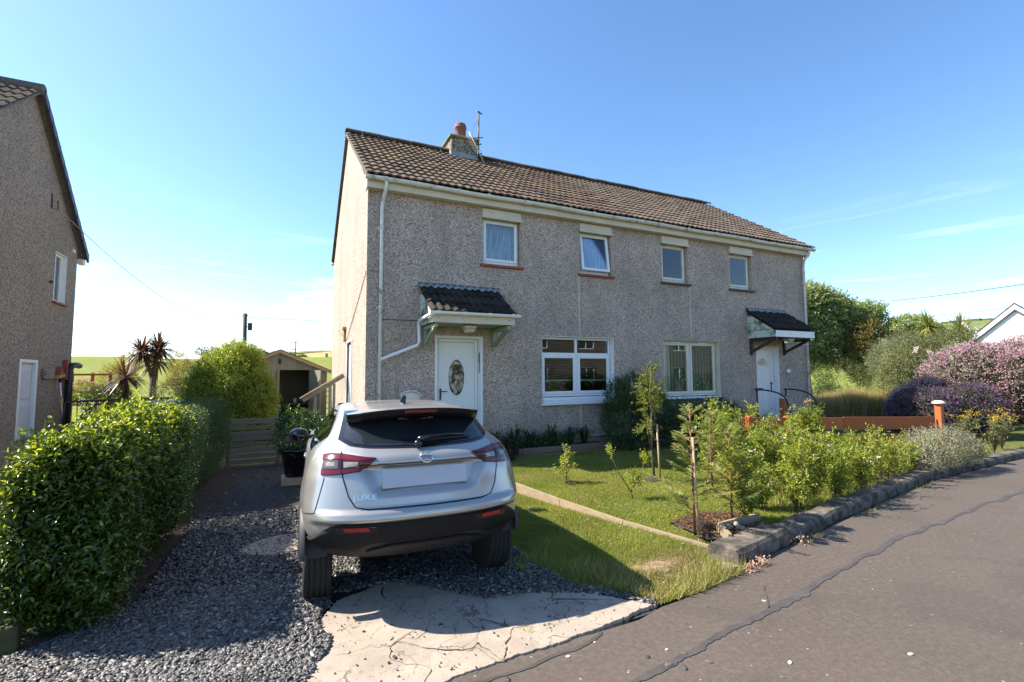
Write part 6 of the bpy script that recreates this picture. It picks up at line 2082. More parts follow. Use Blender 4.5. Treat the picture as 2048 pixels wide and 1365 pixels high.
for z in (.4, 1.0, 1.6):
    b = MB().bbox(dx1 - .015, dx1 + .004, sy0 - .72, sy0 - .03, z - .05, z + .05, .003); b.v = [tuple(rotd @ (Vector(v) - Vector((dx1, sy0, 0))) + Vector((dx1, sy0, 0))) for v in b.v]; b.build('door_brace', MT['shedboard'], dr)
dm_ = MB().bbox(dx0 - .06, dx0 - .02, sy0 - .05, sy0 - .002, zg, dz, .004); dm_.build('door_post', MT['gatewood'], shed)
wb = thing('work_bench', 'dim workbench standing inside the open shed', 'bench', (-1.3, 9.3, -.1))
MB().bbox(-2.4, -.3, 9.2, 9.9, .75, .82).build('worktop', MT['gatewood'], wb); MB().box(-2.3, -.4, 9.3, 9.8, -.1, .74).build('cupboard', MT['dark_room'], wb)
jar = thing('paint_tin', 'small pale tin on the bench in the open shed', 'tin', (-1.05, 9.25, .82)); MB().lathe([(.06, .82), (.06, .98), (.001, .985)], (-1.05, 9.25, 0), 12).build('tin', MT['upvc'], jar)
ch_ = thing('storage_chest', 'dark storage chest with pale lid left of the shed door', 'chest', (-2.0, 7.2, -.1))
MB().bbox(-2.5, -1.72, 6.9, 7.4, -.2, .92, .02).build('chest', MT['black'], ch_); MB().bbox(-2.53, -1.69, 6.87, 7.43, .921, .96, .01).build('lid', MT['upvc_old'], ch_)
gn = thing('garden_ornament', 'small white ornament standing in front of the dark chest', 'ornament', (-1.85, 6.2, 0))
MB().lathe([(.03, .62), (.04, .70), (.02, .76), (.035, .80), (.02, .86), (.001, .87)], (-1.98, 6.2, 0), 10).build('figure', MT['upvc_old'], gn); MB().bbox(-1.9, -1.78, 6.18, 6.22, .66, .92, .01).build('tag', MT['curtain'], gn); MB().bbox(-2.05, -1.75, 6.1, 6.3, .0, .62).build('stand', MT['black'], gn)
# iron field gate beyond the shed
fg = thing('field_gate', 'dark metal bar gate into the pasture behind the shed', 'gate', (.3, 13, -.3))
for z in (.1, .35, .6, .85, 1.1, 1.3):
    MB().tube([(-.3, 13.2, z), (2.2, 13.2, z)], .022, 6).build('bar', MT['dark_metal'], fg)
for x in (-.3, .15, .6, 2.2):
    MB().tube([(x, 13.2, -.4), (x, 13.2, 1.5 if x == .15 else 1.32)], .028, 6).build('upright', MT['dark_metal'], fg)
# grey bin behind the hedge
bn = thing('wheelie_bin', 'grey lidded bin just showing over the hedge', 'bin', (-3.9, 4.2, 0))
MB().bbox(-4.25, -3.55, 3.9, 4.5, -.1, 1.14, .03).build('bin', MT['galv'], bn); MB().bbox(-4.3, -3.5, 3.85, 4.55, 1.141, 1.20, .02).build('lid', MT['lead'], bn)
# red-brown trellis fence
tr = thing('trellis_fence', 'reddish brown timber trellis fence beside the neighbour wall', 'fence', (-6.2, 8, 0))
for x in (-6.75, -6.3, -5.9):
    MB().bbox(x - .035, x + .035, 7.98, 8.05, -.3, 1.9).build('post', MT['orange'], tr)
for z in (1.0, 1.35, 1.84):
    MB().bbox(-6.75, -5.9, 7.955, 7.979, z - .03, z + .03).build('rail', MT['orange'], tr)
# telegraph pole and its wires
pole = thing('telegraph_pole', 'dark wooden telegraph pole with black box standing behind the round bush', 'pole', (-3.9, 27.3, .4))
MB().tube([(-3.9, 27.3, -.3), (-3.95, 27.2, 6.0)], [.15, .12], 10).build('mast', MT['polewood'], pole)
MB().bbox(-3.76, -3.5, 26.95, 27.2, 4.85, 5.35, .02).build('junction_box', MT['black'], pole)
MB().bbox(-4.16, -4.02, 27.0, 27.2, 2.75, 3.05, .02).build('cable_box', MT['black'], pole)
st = MB()
for i in range(7): st.tube([(-3.92 + (.16 if i % 2 else -.16), 27.2, 3.2 + i * .38), (-3.92, 27.2, 3.2 + i * .38)], .018, 5)
st.tube([(-4.1, 27.15, 5.9), (-3.75, 27.15, 5.86)], .03, 5)
st.build('climbing_step', MT['dark_metal'], pole)
def wire(a, b, sag, r, label, mat=None, n=24):
    a, b = Vector(a), Vector(b)
    pts = []
    for i in range(n + 1):
        t = i / n
        p = a.lerp(b, t); p.z -= sag * 4 * t * (1 - t); pts.append(p)
    o = MB().tube(pts, r, 5, cap=False).build('overhead_wire', mat or MT['dark_metal'])
    return tag(o, label, 'wire', 'overhead wires')
MT['wire_pale'] = simple('weathered_wire', (.30, .31, .33), .6, .1)
wire((NX + .08, 5.25, 5.75), (-4.0, 27.2, 5.75), 1.2, .008, 'thin sagging wire from the neighbour gable to the telegraph pole', MT['wire_pale'])
wire((-3.95, 27.2, 5.8), (-34, 33, 6.3), .5, .010, 'upper wire running left from the telegraph pole', MT['wire_pale'])
wire((-3.95, 27.2, 5.3), (-30, 36, 3.4), .5, .010, 'lower wire running left from the telegraph pole', MT['wire_pale'])
wire((-3.95, 27.2, 5.75), (18, 29, 6.6), .3, .012, 'wire from the telegraph pole running right behind the house')
wire((33, 7.35, 6.25), (22, -6, 5.0), .12, .016, 'black wire above the large tree at the right of the house')
wire((45, 12.9, 6.3), (55, 8.0, 7.3), .1, .018, 'fainter wire just above the white bungalow roof')
# distant pole, bushes, farmhouse
fp_ = thing('distant_pole', 'thin distant pole with crossbar among bushes on the pasture crest', 'pole', (.5, 111.4, 5))
MB().tube([(.5, 111.4, 5), (.45, 111.4, 9.9)], [.14, .11], 6).build('mast', MT['polewood'], fp_); MB().bbox(-.75, 1.3, 111.3, 111.42, 9.55, 9.68).build('crossbar', MT['polewood'], fp_); MB().bbox(-.5, .4, 111.3, 111.42, 7.9, 8.1).build('crossbar', MT['polewood'], fp_)
fh = thing('distant_farmhouse', 'tiny grey farmhouse roof with chimneys beyond the pasture crest', 'house', (11, 135, 5))
MB().extr([(8.6, 134, 6.4), (8.6, 138, 6.4), (8.6, 136, 7.2)], (6, 0, 0)).build('roof', MT['lead'], fh); MB().box(8.7, 14.5, 134.2, 137.8, 4.5, 6.4).build('wall', MT['steps'], fh)
for x in (8.9, 13.9): MB().box(x - .35, x + .35, 135.6, 136.4, 7.0, 8.2).build('chimney', MT['smooth_render'], fh)
# bungalow at the far right
bg = thing('white_bungalow', 'white gabled bungalow with grey roof at the right edge behind the lilac hedge', 'house', (44, 4.5, 0))
ap = Vector((42.8, 5.0, 6.15)); rgt = Vector((.30, -.954, 0)).normalized(); back = Vector((.954, .30, 0))
# gable faces the camera
gw = 3.7
L0, R0 = ap - rgt * gw + Vector((0, 0, -3.6)), ap + rgt * gw + Vector((0, 0, -3.6))
m = MB().extr([L0 - Vector((0, 0, 3)), R0 - Vector((0, 0, 3)), R0, ap - Vector((0, 0, .12)), L0], back * 9); m.build('wall', MT['whitewall'], bg)
for P0 in (L0, R0):
    dd = (P0 - ap).normalized()
    e = P0 + dd * .6
    m = MB().extr([ap - back * .12 + Vector((0, 0, .10)), e - back * .12 + Vector((0, 0, .10)), e - back * .12 + Vector((0, 0, .22)), ap - back * .12 + Vector((0, 0, .22))], back * 9.4); m.build('roof', MT['shedfelt'], bg)
    m = MB().extr([ap - back * .17 + Vector((0, 0, .09)), e - back * .17 + Vector((0, 0, .09)), e - back * .17 - Vector((0, 0, .22)), ap - back * .17 - Vector((0, 0, .22))], back * .04); m.build('bargeboard', MT['upvc'], bg)
    m = MB().extr([ap - back * .13 - Vector((0, 0, .23)), e - back * .13 - Vector((0, 0, .23)), e - back * .13 - Vector((0, 0, .34)), ap - back * .13 - Vector((0, 0, .34))], back * .12); m.build('soffit', MT['dark_sill'], bg)
# house over the road that the windows mirror
oh = thing('opposite_house', 'grey roughcast house across the road mirrored in the front window', 'house', (26, -27, 0))
ohw = [(x, x + 1.7, z, z + 1.3) for x in (11.5, 17.2, 22, 27.2, 33, 38.5) for z in (1.1, 4.0)]
mb = MB(); wall_with_holes(9, 44, -.2, 5.6, ohw, lambda a, z, d: (a, -26 - d, z), .15, mb); mb.build('front_wall', roughcast('brown_roughcast', (.20, .165, .14), (.13, .11, .09), (.05, .045, .04), 40), oh)
for (a, b, c, d) in ohw:
    w = MB(); hframe(w, a, b, c, d, -26.14, -26.06, .08); w.bbox((a + b) / 2 - .04, (a + b) / 2 + .04, -26.13, -26.07, c + .08, d - .08); wn_ = w.build('window', MT['upvc'], oh); MB().box(a + .07, b - .07, -26.12, -26.11, c + .07, d - .07).build('pane', MT['black_gloss'], wn_)
MB().extr([(8.7, -25.6, 5.5), (8.7, -33.4, 5.5), (8.7, -29.5, 8.3)], (35.6, 0, 0)).build('roof', MT['ridge'], oh)

# fence of orange-stained boards
fn = thing('orange_fence', 'orange-stained board fence with round pale post caps behind the young hedge', 'fence', (8.5, -3.7, 0))
FA, FB = Vector((6.75, -2.92, 0)), Vector((10.02, -4.40, 0))
fd = (FB - FA).normalized(); fnm = Vector((-fd.y, fd.x, 0))
def along(t, z, o=0): p = FA.lerp(FB, t) + fnm * o; return (p.x, p.y, z)
for (z0, z1) in ((.66, .90), (.36, .58), (.08, .30)):
    for (a, b) in ((-.02, .49), (.493, .985)):
        MB().extr([along(a, z0, -.012), along(b, z0, -.012), along(b, z1 - .01, -.012), along(a, z1, -.012)], fnm * .024).build('board', MT['orange'], fn)
def post_at(p, h, parent, r=.055):
    MB().bbox(p.x - r, p.x + r, p.y - r, p.y + r, -.1, h, .008).build('post', MT['orange'], parent)
    MB().lathe([(.105, h), (.11, h + .015), (.085, h + .045), (.04, h + .062), (.001, h + .066)], (p.x, p.y, 0), 14).build('post_cap', MT['upvc_old'], parent)
post_at(FB + fd * .06, 1.14, fn)
MB().bbox(FA.x - .05, FA.x + .05, FA.y + .02, FA.y + .12, -.1, .93, .008).build('post', MT['orange'], fn)
p = FA.lerp(FB, .20) + fnm * .07; MB().bbox(p.x - .05, p.x + .05, p.y - .04, p.y + .05, -.1, .92, .008).build('post', MT['orange'], fn)
gp = thing('gate_post', 'short orange post with white mushroom cap in front of the right-hand door', 'post', (11.4, -.45, 0))
post_at(Vector((11.38, -.30, 0)), 1.03, gp, .075)
sb = thing('stone_slab', 'pale flat stone slab on the soil below the orange fence', 'slab', (7.0, -4.0, 0))
MB().bbox(6.35, 7.6, -4.12, -3.86, .02, .09, .015).build('slab', MT['concrete'], sb)

# =================================================================== PLANTS
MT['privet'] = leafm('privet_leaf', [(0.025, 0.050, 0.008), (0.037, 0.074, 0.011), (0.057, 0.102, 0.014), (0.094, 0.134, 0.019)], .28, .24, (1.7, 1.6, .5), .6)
MT['privet_top'] = leafm('privet_sunlit_top_leaf', [(0.162, 0.252, 0.036), (0.252, 0.332, 0.047), (0.360, 0.388, 0.064)], .32, .45, (1.5, 1.4, .5), .6)  # brighter leaf for the tops: sunlight from above is put into the colour
MT['privet_dark'] = leafm('shaded_hedge_leaf', [(0.034, 0.066, 0.022), (0.050, 0.090, 0.029), (0.072, 0.120, 0.036)], .40, .30, (1.5, 1.5, .6))
MT['young'] = leafm('young_hedge_leaf', [(0.139, 0.218, 0.031), (0.208, 0.285, 0.043), (0.277, 0.337, 0.055), (0.375, 0.368, 0.071)], .36, .42, (1.5, 1.4, .55), .5)
MT['cypress'] = leafm('cypress_spray', [(0.165, 0.220, 0.062), (0.220, 0.275, 0.076), (0.289, 0.317, 0.089)], .6, .3, (1.4, 1.4, .6), .3)
MT['goldconifer'] = leafm('golden_conifer', [(0.285, 0.240, 0.038), (0.405, 0.315, 0.045), (0.195, 0.195, 0.033)], .6, .35, (1.4, 1.3, .5), .3)
MT['yew'] = leafm('young_conifer_leaf', [(0.165, 0.195, 0.039), (0.225, 0.247, 0.045), (0.112, 0.150, 0.033)], .5, .4, (1.5, 1.4, .55))
MT['bush'] = leafm('bush_leaf', [(0.084, 0.160, 0.026), (0.141, 0.224, 0.034), (0.206, 0.290, 0.045), (0.299, 0.337, 0.056)], .38, .4, (1.5, 1.45, .5))
MT['darkshrub'] = leafm('glossy_dark_leaf', [(0.029, 0.058, 0.013), (0.049, 0.091, 0.017), (0.078, 0.130, 0.023)], .28, .3, (1.5, 1.5, .5), .6)
MT['laurel'] = leafm('laurel_leaf', [(0.036, 0.078, 0.023), (0.058, 0.111, 0.033), (0.085, 0.143, 0.039)], .22, .3, (1.5, 1.5, .6), .7)
MT['cordy'] = leafm('cordyline_blade', [(0.072, 0.033, 0.023), (0.117, 0.052, 0.029), (0.156, 0.085, 0.039), (0.058, 0.046, 0.023)], .42, .3, (1.5, 1.1, .7))
MT['cordy_green'] = leafm('green_cordyline_blade', [(0.130, 0.182, 0.039), (0.195, 0.234, 0.052), (0.247, 0.247, 0.078)], .42, .35, (1.4, 1.3, .6))
MT['syc'] = leafm('sycamore_leaf', [(0.101, 0.186, 0.051), (0.173, 0.265, 0.075), (0.288, 0.351, 0.121), (0.388, 0.403, 0.173)], .45, .3, (1.4, 1.35, .6))
MT['russet'] = leafm('russet_leaf', [(0.176, 0.136, 0.035), (0.240, 0.184, 0.042), (0.136, 0.144, 0.035)], .5, .3, (1.3, 1.2, .6))
MT['olive'] = leafm('olive_leaf', [(0.104, 0.128, 0.042), (0.152, 0.168, 0.054), (0.208, 0.208, 0.072)], .5, .3, (1.3, 1.3, .6))
MT['grey_leaf'] = leafm('grey_green_leaf', [(0.182, 0.203, 0.112), (0.252, 0.266, 0.168), (0.140, 0.168, 0.077)], .6, .25, (1.2, 1.2, .8))
MT['silver'] = leafm('silver_leaf', [(0.324, 0.324, 0.240), (0.432, 0.420, 0.324), (0.240, 0.264, 0.156), (0.372, 0.324, 0.216)], .7, .25, (1.1, 1.1, .9))
MT['hebe'] = leafm('flowering_hedge_leaf', [(0.06, 0.075, 0.035), (0.09, 0.10, 0.045)], .5, .25)
MT['lilac'] = leafm('lilac_floret', [(0.402, 0.238, 0.292), (0.498, 0.317, 0.342), (0.576, 0.395, 0.364), (0.443, 0.265, 0.335)], .8, .3, (1.1, 1.0, 1.1), .1)
MT['lilac_shaded'] = leafm('shaded_lilac_floret', [(0.085, 0.056, 0.099), (0.128, 0.082, 0.134), (0.170, 0.112, 0.154)], .8, .3, (1.1, 1.0, 1.1), .1)  # lilac florets under the house shadow: the shade is put into the colour
MT['whiteflower'] = leafm('white_floret', [(0.72, 0.66, 0.58), (0.80, 0.76, 0.70), (0.70, 0.58, 0.52)], .8, .3, (1, 1, 1), .1)
MT['yellowflower'] = leafm('yellow_floret', [(0.75, 0.47, 0.01), (0.85, 0.58, 0.02)], .7, .3, (1.1, 1, .6), .1)
MT['pinkflower'] = leafm('pink_floret', [(0.70, 0.12, 0.35), (0.75, 0.25, 0.45)], .7, .3, (1.1, 1, 1), .1)
MT['lily'] = leafm('strap_leaf', [(0.022, 0.05, 0.014), (0.035, 0.07, 0.018), (0.05, 0.09, 0.02)], .4, .3, (1.4, 1.4, .6))
MT['purpleleaf'] = leafm('dark_purple_leaf', [(0.030, 0.018, 0.020), (0.05, 0.025, 0.025)], .4, .25, (1.3, 1, .9))

def twigs(mb, O, D, L, r=.004):
    for o, d, l in zip(O, D, L):
        mb.tube([o, Vector(o) + Vector(d) * l], [r, r * .5], 4, cap=False)

def shrub(name, label, cat, lumps, n, nodes, ln, leaf, ratio, mat, group=None, fine=False, up=.35, stem=None, spread=.9, deep=.62, flowers=None, zmin=.02, mat2=None, top=None, inner=0):
    c = np.mean([l[:3] for l in lumps], 0)
    t = thing(name, label, cat, (float(c[0]), float(c[1]), 0), group)
    P, Nn = lump_points(lumps, n, deep, zmin)
    D = nrmz(Nn + np.array([0, 0, up]) + rng.normal(size=P.shape) * .35)
    l = rng.uniform(ln[0], ln[1], n)
    B, Dr, U, L, W = shoots(P - D * (l * .5)[:, None], D, l, nodes, leaf, ratio, spread)
    mats, mi = mat, None
    if mat2 is not None:
        mats = [mat, mat2]
        prob = top(B) if top is not None else np.full(len(B), .25)
        mi = (rng.uniform(size=len(B)) < prob).astype(int)
    leaf_obj('foliage', B, Dr, U, L, W, mats, t, fine, droop=.08, mi=mi)
    if inner:                                   # older growth in the heart of the bush
        P3, N3 = lump_points(lumps, inner, .5, zmin)
        P3 = P3 - N3 * leaf * 3
        leaf_obj('inner_foliage', P3, rdir(inner), N3 + rdir(inner) * .4, leaf * 4.5, leaf * 2.6, mat, t)
    if flowers:
        fm, fn_, fs, fl = flowers
        P2, N2 = lump_points(lumps, fn_, .93, zmin)
        if fl: 
            k = fl
            P2 = np.repeat(P2, k, 0) + rng.normal(size=(len(P2) * k, 3)) * fs * .8
            N2 = np.repeat(N2, k, 0)
        leaf_obj('flowers', P2, nrmz(N2 + rng.normal(size=P2.shape) * .8), rdir(len(P2)), fs * rng.uniform(.7, 1.3, len(P2)), fs * .8, fm, t)['kind'] = 'stuff'
    if stem:
        m = MB()
        for (p0, p1, r0, r1) in stem:
            p0, p1 = Vector(p0), Vector(p1)
            pts = [p0.lerp(p1, q / 5) + Vector((random.gauss(0, .012), random.gauss(0, .012), 0)) * (1 if 0 < q < 5 else 0) * (1 + r0 * 20) for q in range(6)]
            m.tube(pts, [r0 + (r1 - r0) * q / 5 for q in range(6)], 7)
        m.build('stem', MT['bark'], t)
    return t

# ---- the big privet hedge by the drive, and the clipped run behind it
def hedge(name, label, x0, x1, y0, y1, h, n, leaf, ln, mat, mat2=None, group=None, fine=True, bulge=.12, nodes=4, dens_inner=.25, skip_back=False, slope=0.0):
    t = thing(name, label, 'hedge', ((x0 + x1) / 2, (y0 + y1) / 2, 0), group)
    lx, ly = x1 - x0, y1 - y0
    areas = np.array([lx * ly, ly * h, ly * h * .5, lx * h, lx * h * (.15 if skip_back else .6)])
    f = rng.choice(5, n, p=areas / areas.sum())
    u, v = rng.uniform(size=n), rng.uniform(size=n)
    P = np.zeros((n, 3)); Nn = np.zeros((n, 3))
    def setf(k, p, nn):
        m_ = f == k
        P[m_] = np.stack([np.broadcast_to(a, (m_.sum(),)) for a in p(u[m_], v[m_])], 1); Nn[m_] = nn
    setf(0, lambda a, b: (x0 + lx * a, y0 + ly * b, h + 0 * a), (0, 0, 1))
    setf(1, lambda a, b: (x1 + 0 * a, y0 + ly * a, .06 + (h - .06) * b), (1, 0, 0))
    setf(2, lambda a, b: (x0 + 0 * a, y0 + ly * a, .06 + (h - .06) * b), (-1, 0, 0))
    setf(3, lambda a, b: (x0 + lx * a, y0 + 0 * a, .06 + (h - .06) * b), (0, -1, 0))
    setf(4, lambda a, b: (x0 + lx * a, y1 + 0 * a, .06 + (h - .06) * b), (0, 1, 0))
    # round the shoulders, tuck in the foot, and let the face billow
    zc = P[:, 2] / h
    cx, cy = (x0 + x1) / 2, (y0 + y1) / 2
    sh = np.clip((zc - .78) / .22, 0, 1) ** 2 * .20 + np.clip((.30 - zc) / .30, 0, 1) * .22
    P[:, 0] -= np.sign(P[:, 0] - cx) * np.minimum(np.abs(P[:, 0] - cx), sh * 1.0) * (np.abs(Nn[:, 0]) > .5)
    P[:, 1] -= np.sign(P[:, 1] - cy) * np.minimum(np.abs(P[:, 1] - cy), sh * 1.0) * (np.abs(Nn[:, 1]) > .5)
    edge_ = np.maximum(np.abs(P[:, 0] - cx) / (lx / 2), np.abs(P[:, 1] - cy) / (ly / 2))
    P[:, 2] -= (Nn[:, 2] > .5) * np.clip(edge_ - .72, 0, 1) ** 1.5 * .9
    P[:, 2] -= slope * np.clip((cx - P[:, 0]) / lx + .1, 0, 1) * np.clip(zc, 0, 1)
    q = np.stack([P[:, 0] + P[:, 2] * .7, P[:, 1] + P[:, 2] * .45], 1)
    b = (vnoise(q, 2.4, 41) - .5) * 2 * bulge + (vnoise(q, 6, 42) - .5) * bulge
    depth = np.abs(rng.normal(0, .07, n)); deepm = rng.uniform(size=n) < dens_inner
    depth[deepm] += rng.uniform(.05, .3, deepm.sum())
    P += Nn * (b - depth)[:, None]
    D = nrmz(Nn + np.array([0, 0, .55]) + rng.normal(size=P.shape) * .42)
    l = rng.uniform(ln[0], ln[1], n) * np.where(deepm, .8, 1)
    # long whippy shoots here and there
    wh = rng.uniform(size=n) < .025
    l[wh] *= 1.8
    B, Dr, U, L, W = shoots(P - D * (l * .45)[:, None], D, l, nodes, leaf, .42, .95)
    mi, mats = None, mat
    if mat2 is not None:
        mats = [mat, mat2]
        tt = np.tile(np.clip((P[:, 2] / h - .62) / .4, 0, 1), nodes * 2) * np.tile(~deepm, nodes * 2)  # share of sunlit-coloured leaves rises towards the hedge top
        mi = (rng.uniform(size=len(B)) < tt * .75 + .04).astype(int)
    leaf_obj('foliage', B, Dr, U, L, W, mats, t, fine, droop=.10, mi=mi)
    tw = MB()
    for k in range(70):
        x, y = rng.uniform(x0 + .24, x1 - .24), rng.uniform(y0 + .3, y1 - .1)
        a = Vector((x, y, -.02)); e = Vector((x + rng.normal(0, .07), y + rng.normal(0, .07), h * rng.uniform(.5, .75)))
        tw.tube([a, a.lerp(e, .5) + Vector((rng.normal(0, .05), rng.normal(0, .05), 0)), e], [.011, .008, .004], 5, cap=False)
    tw.build('branches', MT['bark'], t)
    return t
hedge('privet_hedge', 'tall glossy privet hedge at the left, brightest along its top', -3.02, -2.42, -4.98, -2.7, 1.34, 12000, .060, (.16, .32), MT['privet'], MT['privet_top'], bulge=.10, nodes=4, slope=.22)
hedge('clipped_hedge', 'shaded lower hedge running back from the privet to the gate', -3.0, -2.30, -2.6, 1.3, 1.34, 11000, .030, (.08, .16), MT['privet_dark'], None, fine=False, bulge=.05, nodes=4)
hp = thing('hedge_board', 'mossy timber board at the foot of the privet hedge', 'board', (-2.95, -5.05, 0))
MB().bbox(-3.1, -2.86, -5.06, -5.0, -.05, .16, .006).build('board', simple('mossy_board', (.06, .055, .02), .9, .3, 8), hp)
# dry turf in front of the hedge
blades('verge_left_grass', [(-3.6, -6.75), (-2.55, -6.6), (-2.3, -5.3), (-2.9, -5.0), (-3.6, -5.0)], lambda P: np.full(len(P), -.01), 9000, (.02, .06), .004, G2, lambda P: .5 + 0 * P[:, 0])

# ---- laurel in its pot
pot = thing('plant_pot', 'big black plastic plant pot on a wooden block by the gate', 'pot', (-1.17, -.45, .1))
MB().lathe([(.17, .10), (.18, .12), (.245, .50), (.265, .51), (.27, .55), (.25, .555), (.235, .52), (.20, .50), (.001, .49)], (-1.15, -.45, 0), 24).build('pot', MT['gloss'], pot)
MB().lathe([(.232, .515), (.001, .53)], (-1.15, -.45, 0), 16).build('compost', MT['soil'], pot)
blk = thing('wood_block', 'bare timber block under the black plant pot', 'block', (-1.15, -.45, 0)); MB().bbox(-1.38, -.92, -.66, -.24, -.02, .098, .008).build('block', MT['bare_wood'], blk)
t = thing('laurel_shrub', 'glossy laurel shrub growing from the black pot', 'shrub', (-1.15, -.45, .52))
P, Nn = lump_points([(-1.15, -.45, .82, .33, .33, .30)], 170, .3)
B, Dr, U, L, W = shoots(P, nrmz(Nn + np.array([0, 0, .6])), rng.uniform(.1, .2, 170), 4, .095, .34, .9)
leaf_obj('foliage', B, Dr, U, L, W, MT['laurel'], t, True, droop=.12)
m = MB(); twigs(m, [(-1.15 + rng.normal(0, .05), -.45 + rng.normal(0, .05), .51) for _ in range(9)], [nrmz(np.array([rng.normal(0, .35), rng.normal(0, .35), 1])) for _ in range(9)], [.35] * 9, .008); m.build('stem', MT['bark'], t)
shrub('variegated_shrub', 'yellow-green leafy shrub behind the gate at the car window', 'shrub', [(-.45, 1.05, .62, .42, .3, .36)], 420, 4, (.1, .2), .05, .4, MT['young'])

# ---- bushes in the back garden
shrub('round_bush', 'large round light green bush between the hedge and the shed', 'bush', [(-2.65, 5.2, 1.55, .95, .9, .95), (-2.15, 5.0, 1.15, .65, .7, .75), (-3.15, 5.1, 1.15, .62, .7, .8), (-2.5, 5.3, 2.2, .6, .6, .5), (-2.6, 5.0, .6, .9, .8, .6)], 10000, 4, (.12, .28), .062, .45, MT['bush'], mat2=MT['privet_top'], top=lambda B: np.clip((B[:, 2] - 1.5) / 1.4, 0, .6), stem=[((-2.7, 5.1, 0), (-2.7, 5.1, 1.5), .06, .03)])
def cordyline(label, base, heads, group, mat=None, bl=.75, n=120, trunk=.07, w=.045):
    t = thing('cordyline_palm', label, 'palm', base, group)
    m = MB()
    fork = Vector(base) + Vector((0, 0, (heads[0][2] - base[2]) * .72))
    m.tube([Vector(base), fork], [trunk * 1.2, trunk], 9)
    for h in heads:
        m.tube([fork, fork.lerp(Vector(h), .5) + Vector((0, 0, .03)), Vector(h)], [trunk * .9, trunk * .7, trunk * .55], 8)
    m.build('trunk', MT['bark'], t)
    Vs, Fs = [], []
    off = 0
    for h in heads:
        az = rng.uniform(0, 2 * math.pi, n); el = np.arcsin(rng.uniform(-.75, 1, n))
        d = np.stack([np.cos(az) * np.cos(el), np.sin(az) * np.cos(el), np.sin(el)], 1)
        L = bl * rng.uniform(.75, 1.1, n)
        side = nrmz(np.cross(d, np.array([0, 0, 1.0]) + rdir(n) * .2))
        p0 = np.array(h) + d * .03
        droop = np.array([0, 0, -1.0]) * (L * .35 * np.cos(el) ** 2)[:, None]
        p1 = p0 + d * (L * .5)[:, None] + droop * .2; p2 = p0 + d * L[:, None] + droop
        V = np.stack([p0 - side * w * .3, p0 + side * w * .3, p1 + side * w * .5, p1 - side * w * .5, p2], 1).reshape(-1, 3)
        i = np.arange(n)[:, None] * 5 + off
        Fs.append(np.concatenate([i + np.array([[0, 1, 2]]), i + np.array([[0, 2, 3]]), i + np.array([[3, 2, 4]])], 1).reshape(-1, 3)); Vs.append(V); off += len(V)
    link(bpy.data.objects.new('blades', fast_mesh('blades', np.concatenate(Vs), np.concatenate(Fs), mat or MT['cordy'])), t)
    return t
cordyline('tall twin-headed dark red cordyline against the pale sky', (-4.92, 8.0, -.1), [(-5.20, 8.0, 2.50), (-4.80, 8.05, 2.60)], 'dark red cordylines', n=210, bl=.60)
cordyline('second dark red cordyline head, lower and behind the tall trunk', (-5.0, 8.6, -.1), [(-4.95, 8.6, 2.25)], 'dark red cordylines', n=110, bl=.7)
cordyline('low spiky dark red cordyline left of the tall trunk', (-5.35, 7.2, -.1), [(-5.35, 7.2, 1.75)], 'dark red cordylines', n=140, bl=.66)
shrub('golden_conifer', 'golden yellow conifer left of the cordylines', 'conifer', [(-6.3, 10.0, 1.5, .5, .5, .75), (-6.0, 10.0, 2.1, .3, .3, .5)], 1500, 4, (.1, .22), .045, .35, MT['goldconifer'], up=.8)
shrub('golden_conifer', 'golden yellow conifer right of the cordyline trunk', 'conifer', [(-4.2, 9.5, 1.7, .7, .6, .6), (-3.75, 9.5, 2.1, .35, .35, .4), (-4.5, 9.5, 2.15, .3, .3, .45)], 2000, 4, (.1, .22), .045, .35, MT['goldconifer'], up=.8)
shrub('mixed_shrub', 'loose grey green shrub beside the round bush', 'shrub', [(-4.0, 6.6, 1.15, .7, .6, .65), (-3.7, 6.4, 1.6, .5, .4, .4)], 1700, 4, (.1, .22), .045, .4, MT['olive'], mat2=MT['purpleleaf'])
shrub('dark_shrub', 'dark leafy shrub in front of the trellis', 'shrub', [(-5.7, 7.2, 1.05, .6, .4, .5)], 1100, 4, (.1, .2), .05, .45, MT['darkshrub'])
shrub('pink_rose', 'bright pink flowering bush beside the trellis fence', 'bush', [(-6.35, 7.6, 1.35, .42, .3, .32)], 500, 4, (.08, .16), .045, .5, MT['bush'], flowers=(MT['pinkflower'], 90, .05, 4))
shrub('lime_shrub', 'pale lime shrub just over the hedge top', 'shrub', [(-4.6, 5.2, .95, .6, .4, .32)], 900, 4, (.06, .14), .035, .45, MT['young'])
# bushes on the pasture crest
for i, (x, y, z, r, lab) in enumerate(((-3.5, 113, 6.4, 1.9, 'dark round thicket on the pasture crest left of the distant pole'), (-1.2, 113.2, 6.2, 1.5, 'smaller thicket right beside the first on the pasture crest'), (1.8, 112, 6.0, 1.25, 'low bush at the foot of the distant pole'))):
    shrub('thicket', lab, 'bush', [(x, y, z, r, r * .8, r * .62), (x + r * .5, y, z - .3, r * .7, r * .6, r * .5)], 700, 3, (.3, .6), .22, .6, MT['darkshrub'], 'thickets on the pasture crest', zmin=None)
tag(shrub('gorse', 'dark gorse scrub on the mound left of the telegraph pole', 'scrub', [(-17 + 14 * math.cos(k * 1.3), 214 + 6 * math.sin(k * 2.1), 10.8 + 1.0 * math.sin(k), 5, 4, 2.0) for k in range(7)], 2500, 3, (.4, .9), .45, .6, MT['darkshrub'], zmin=None))

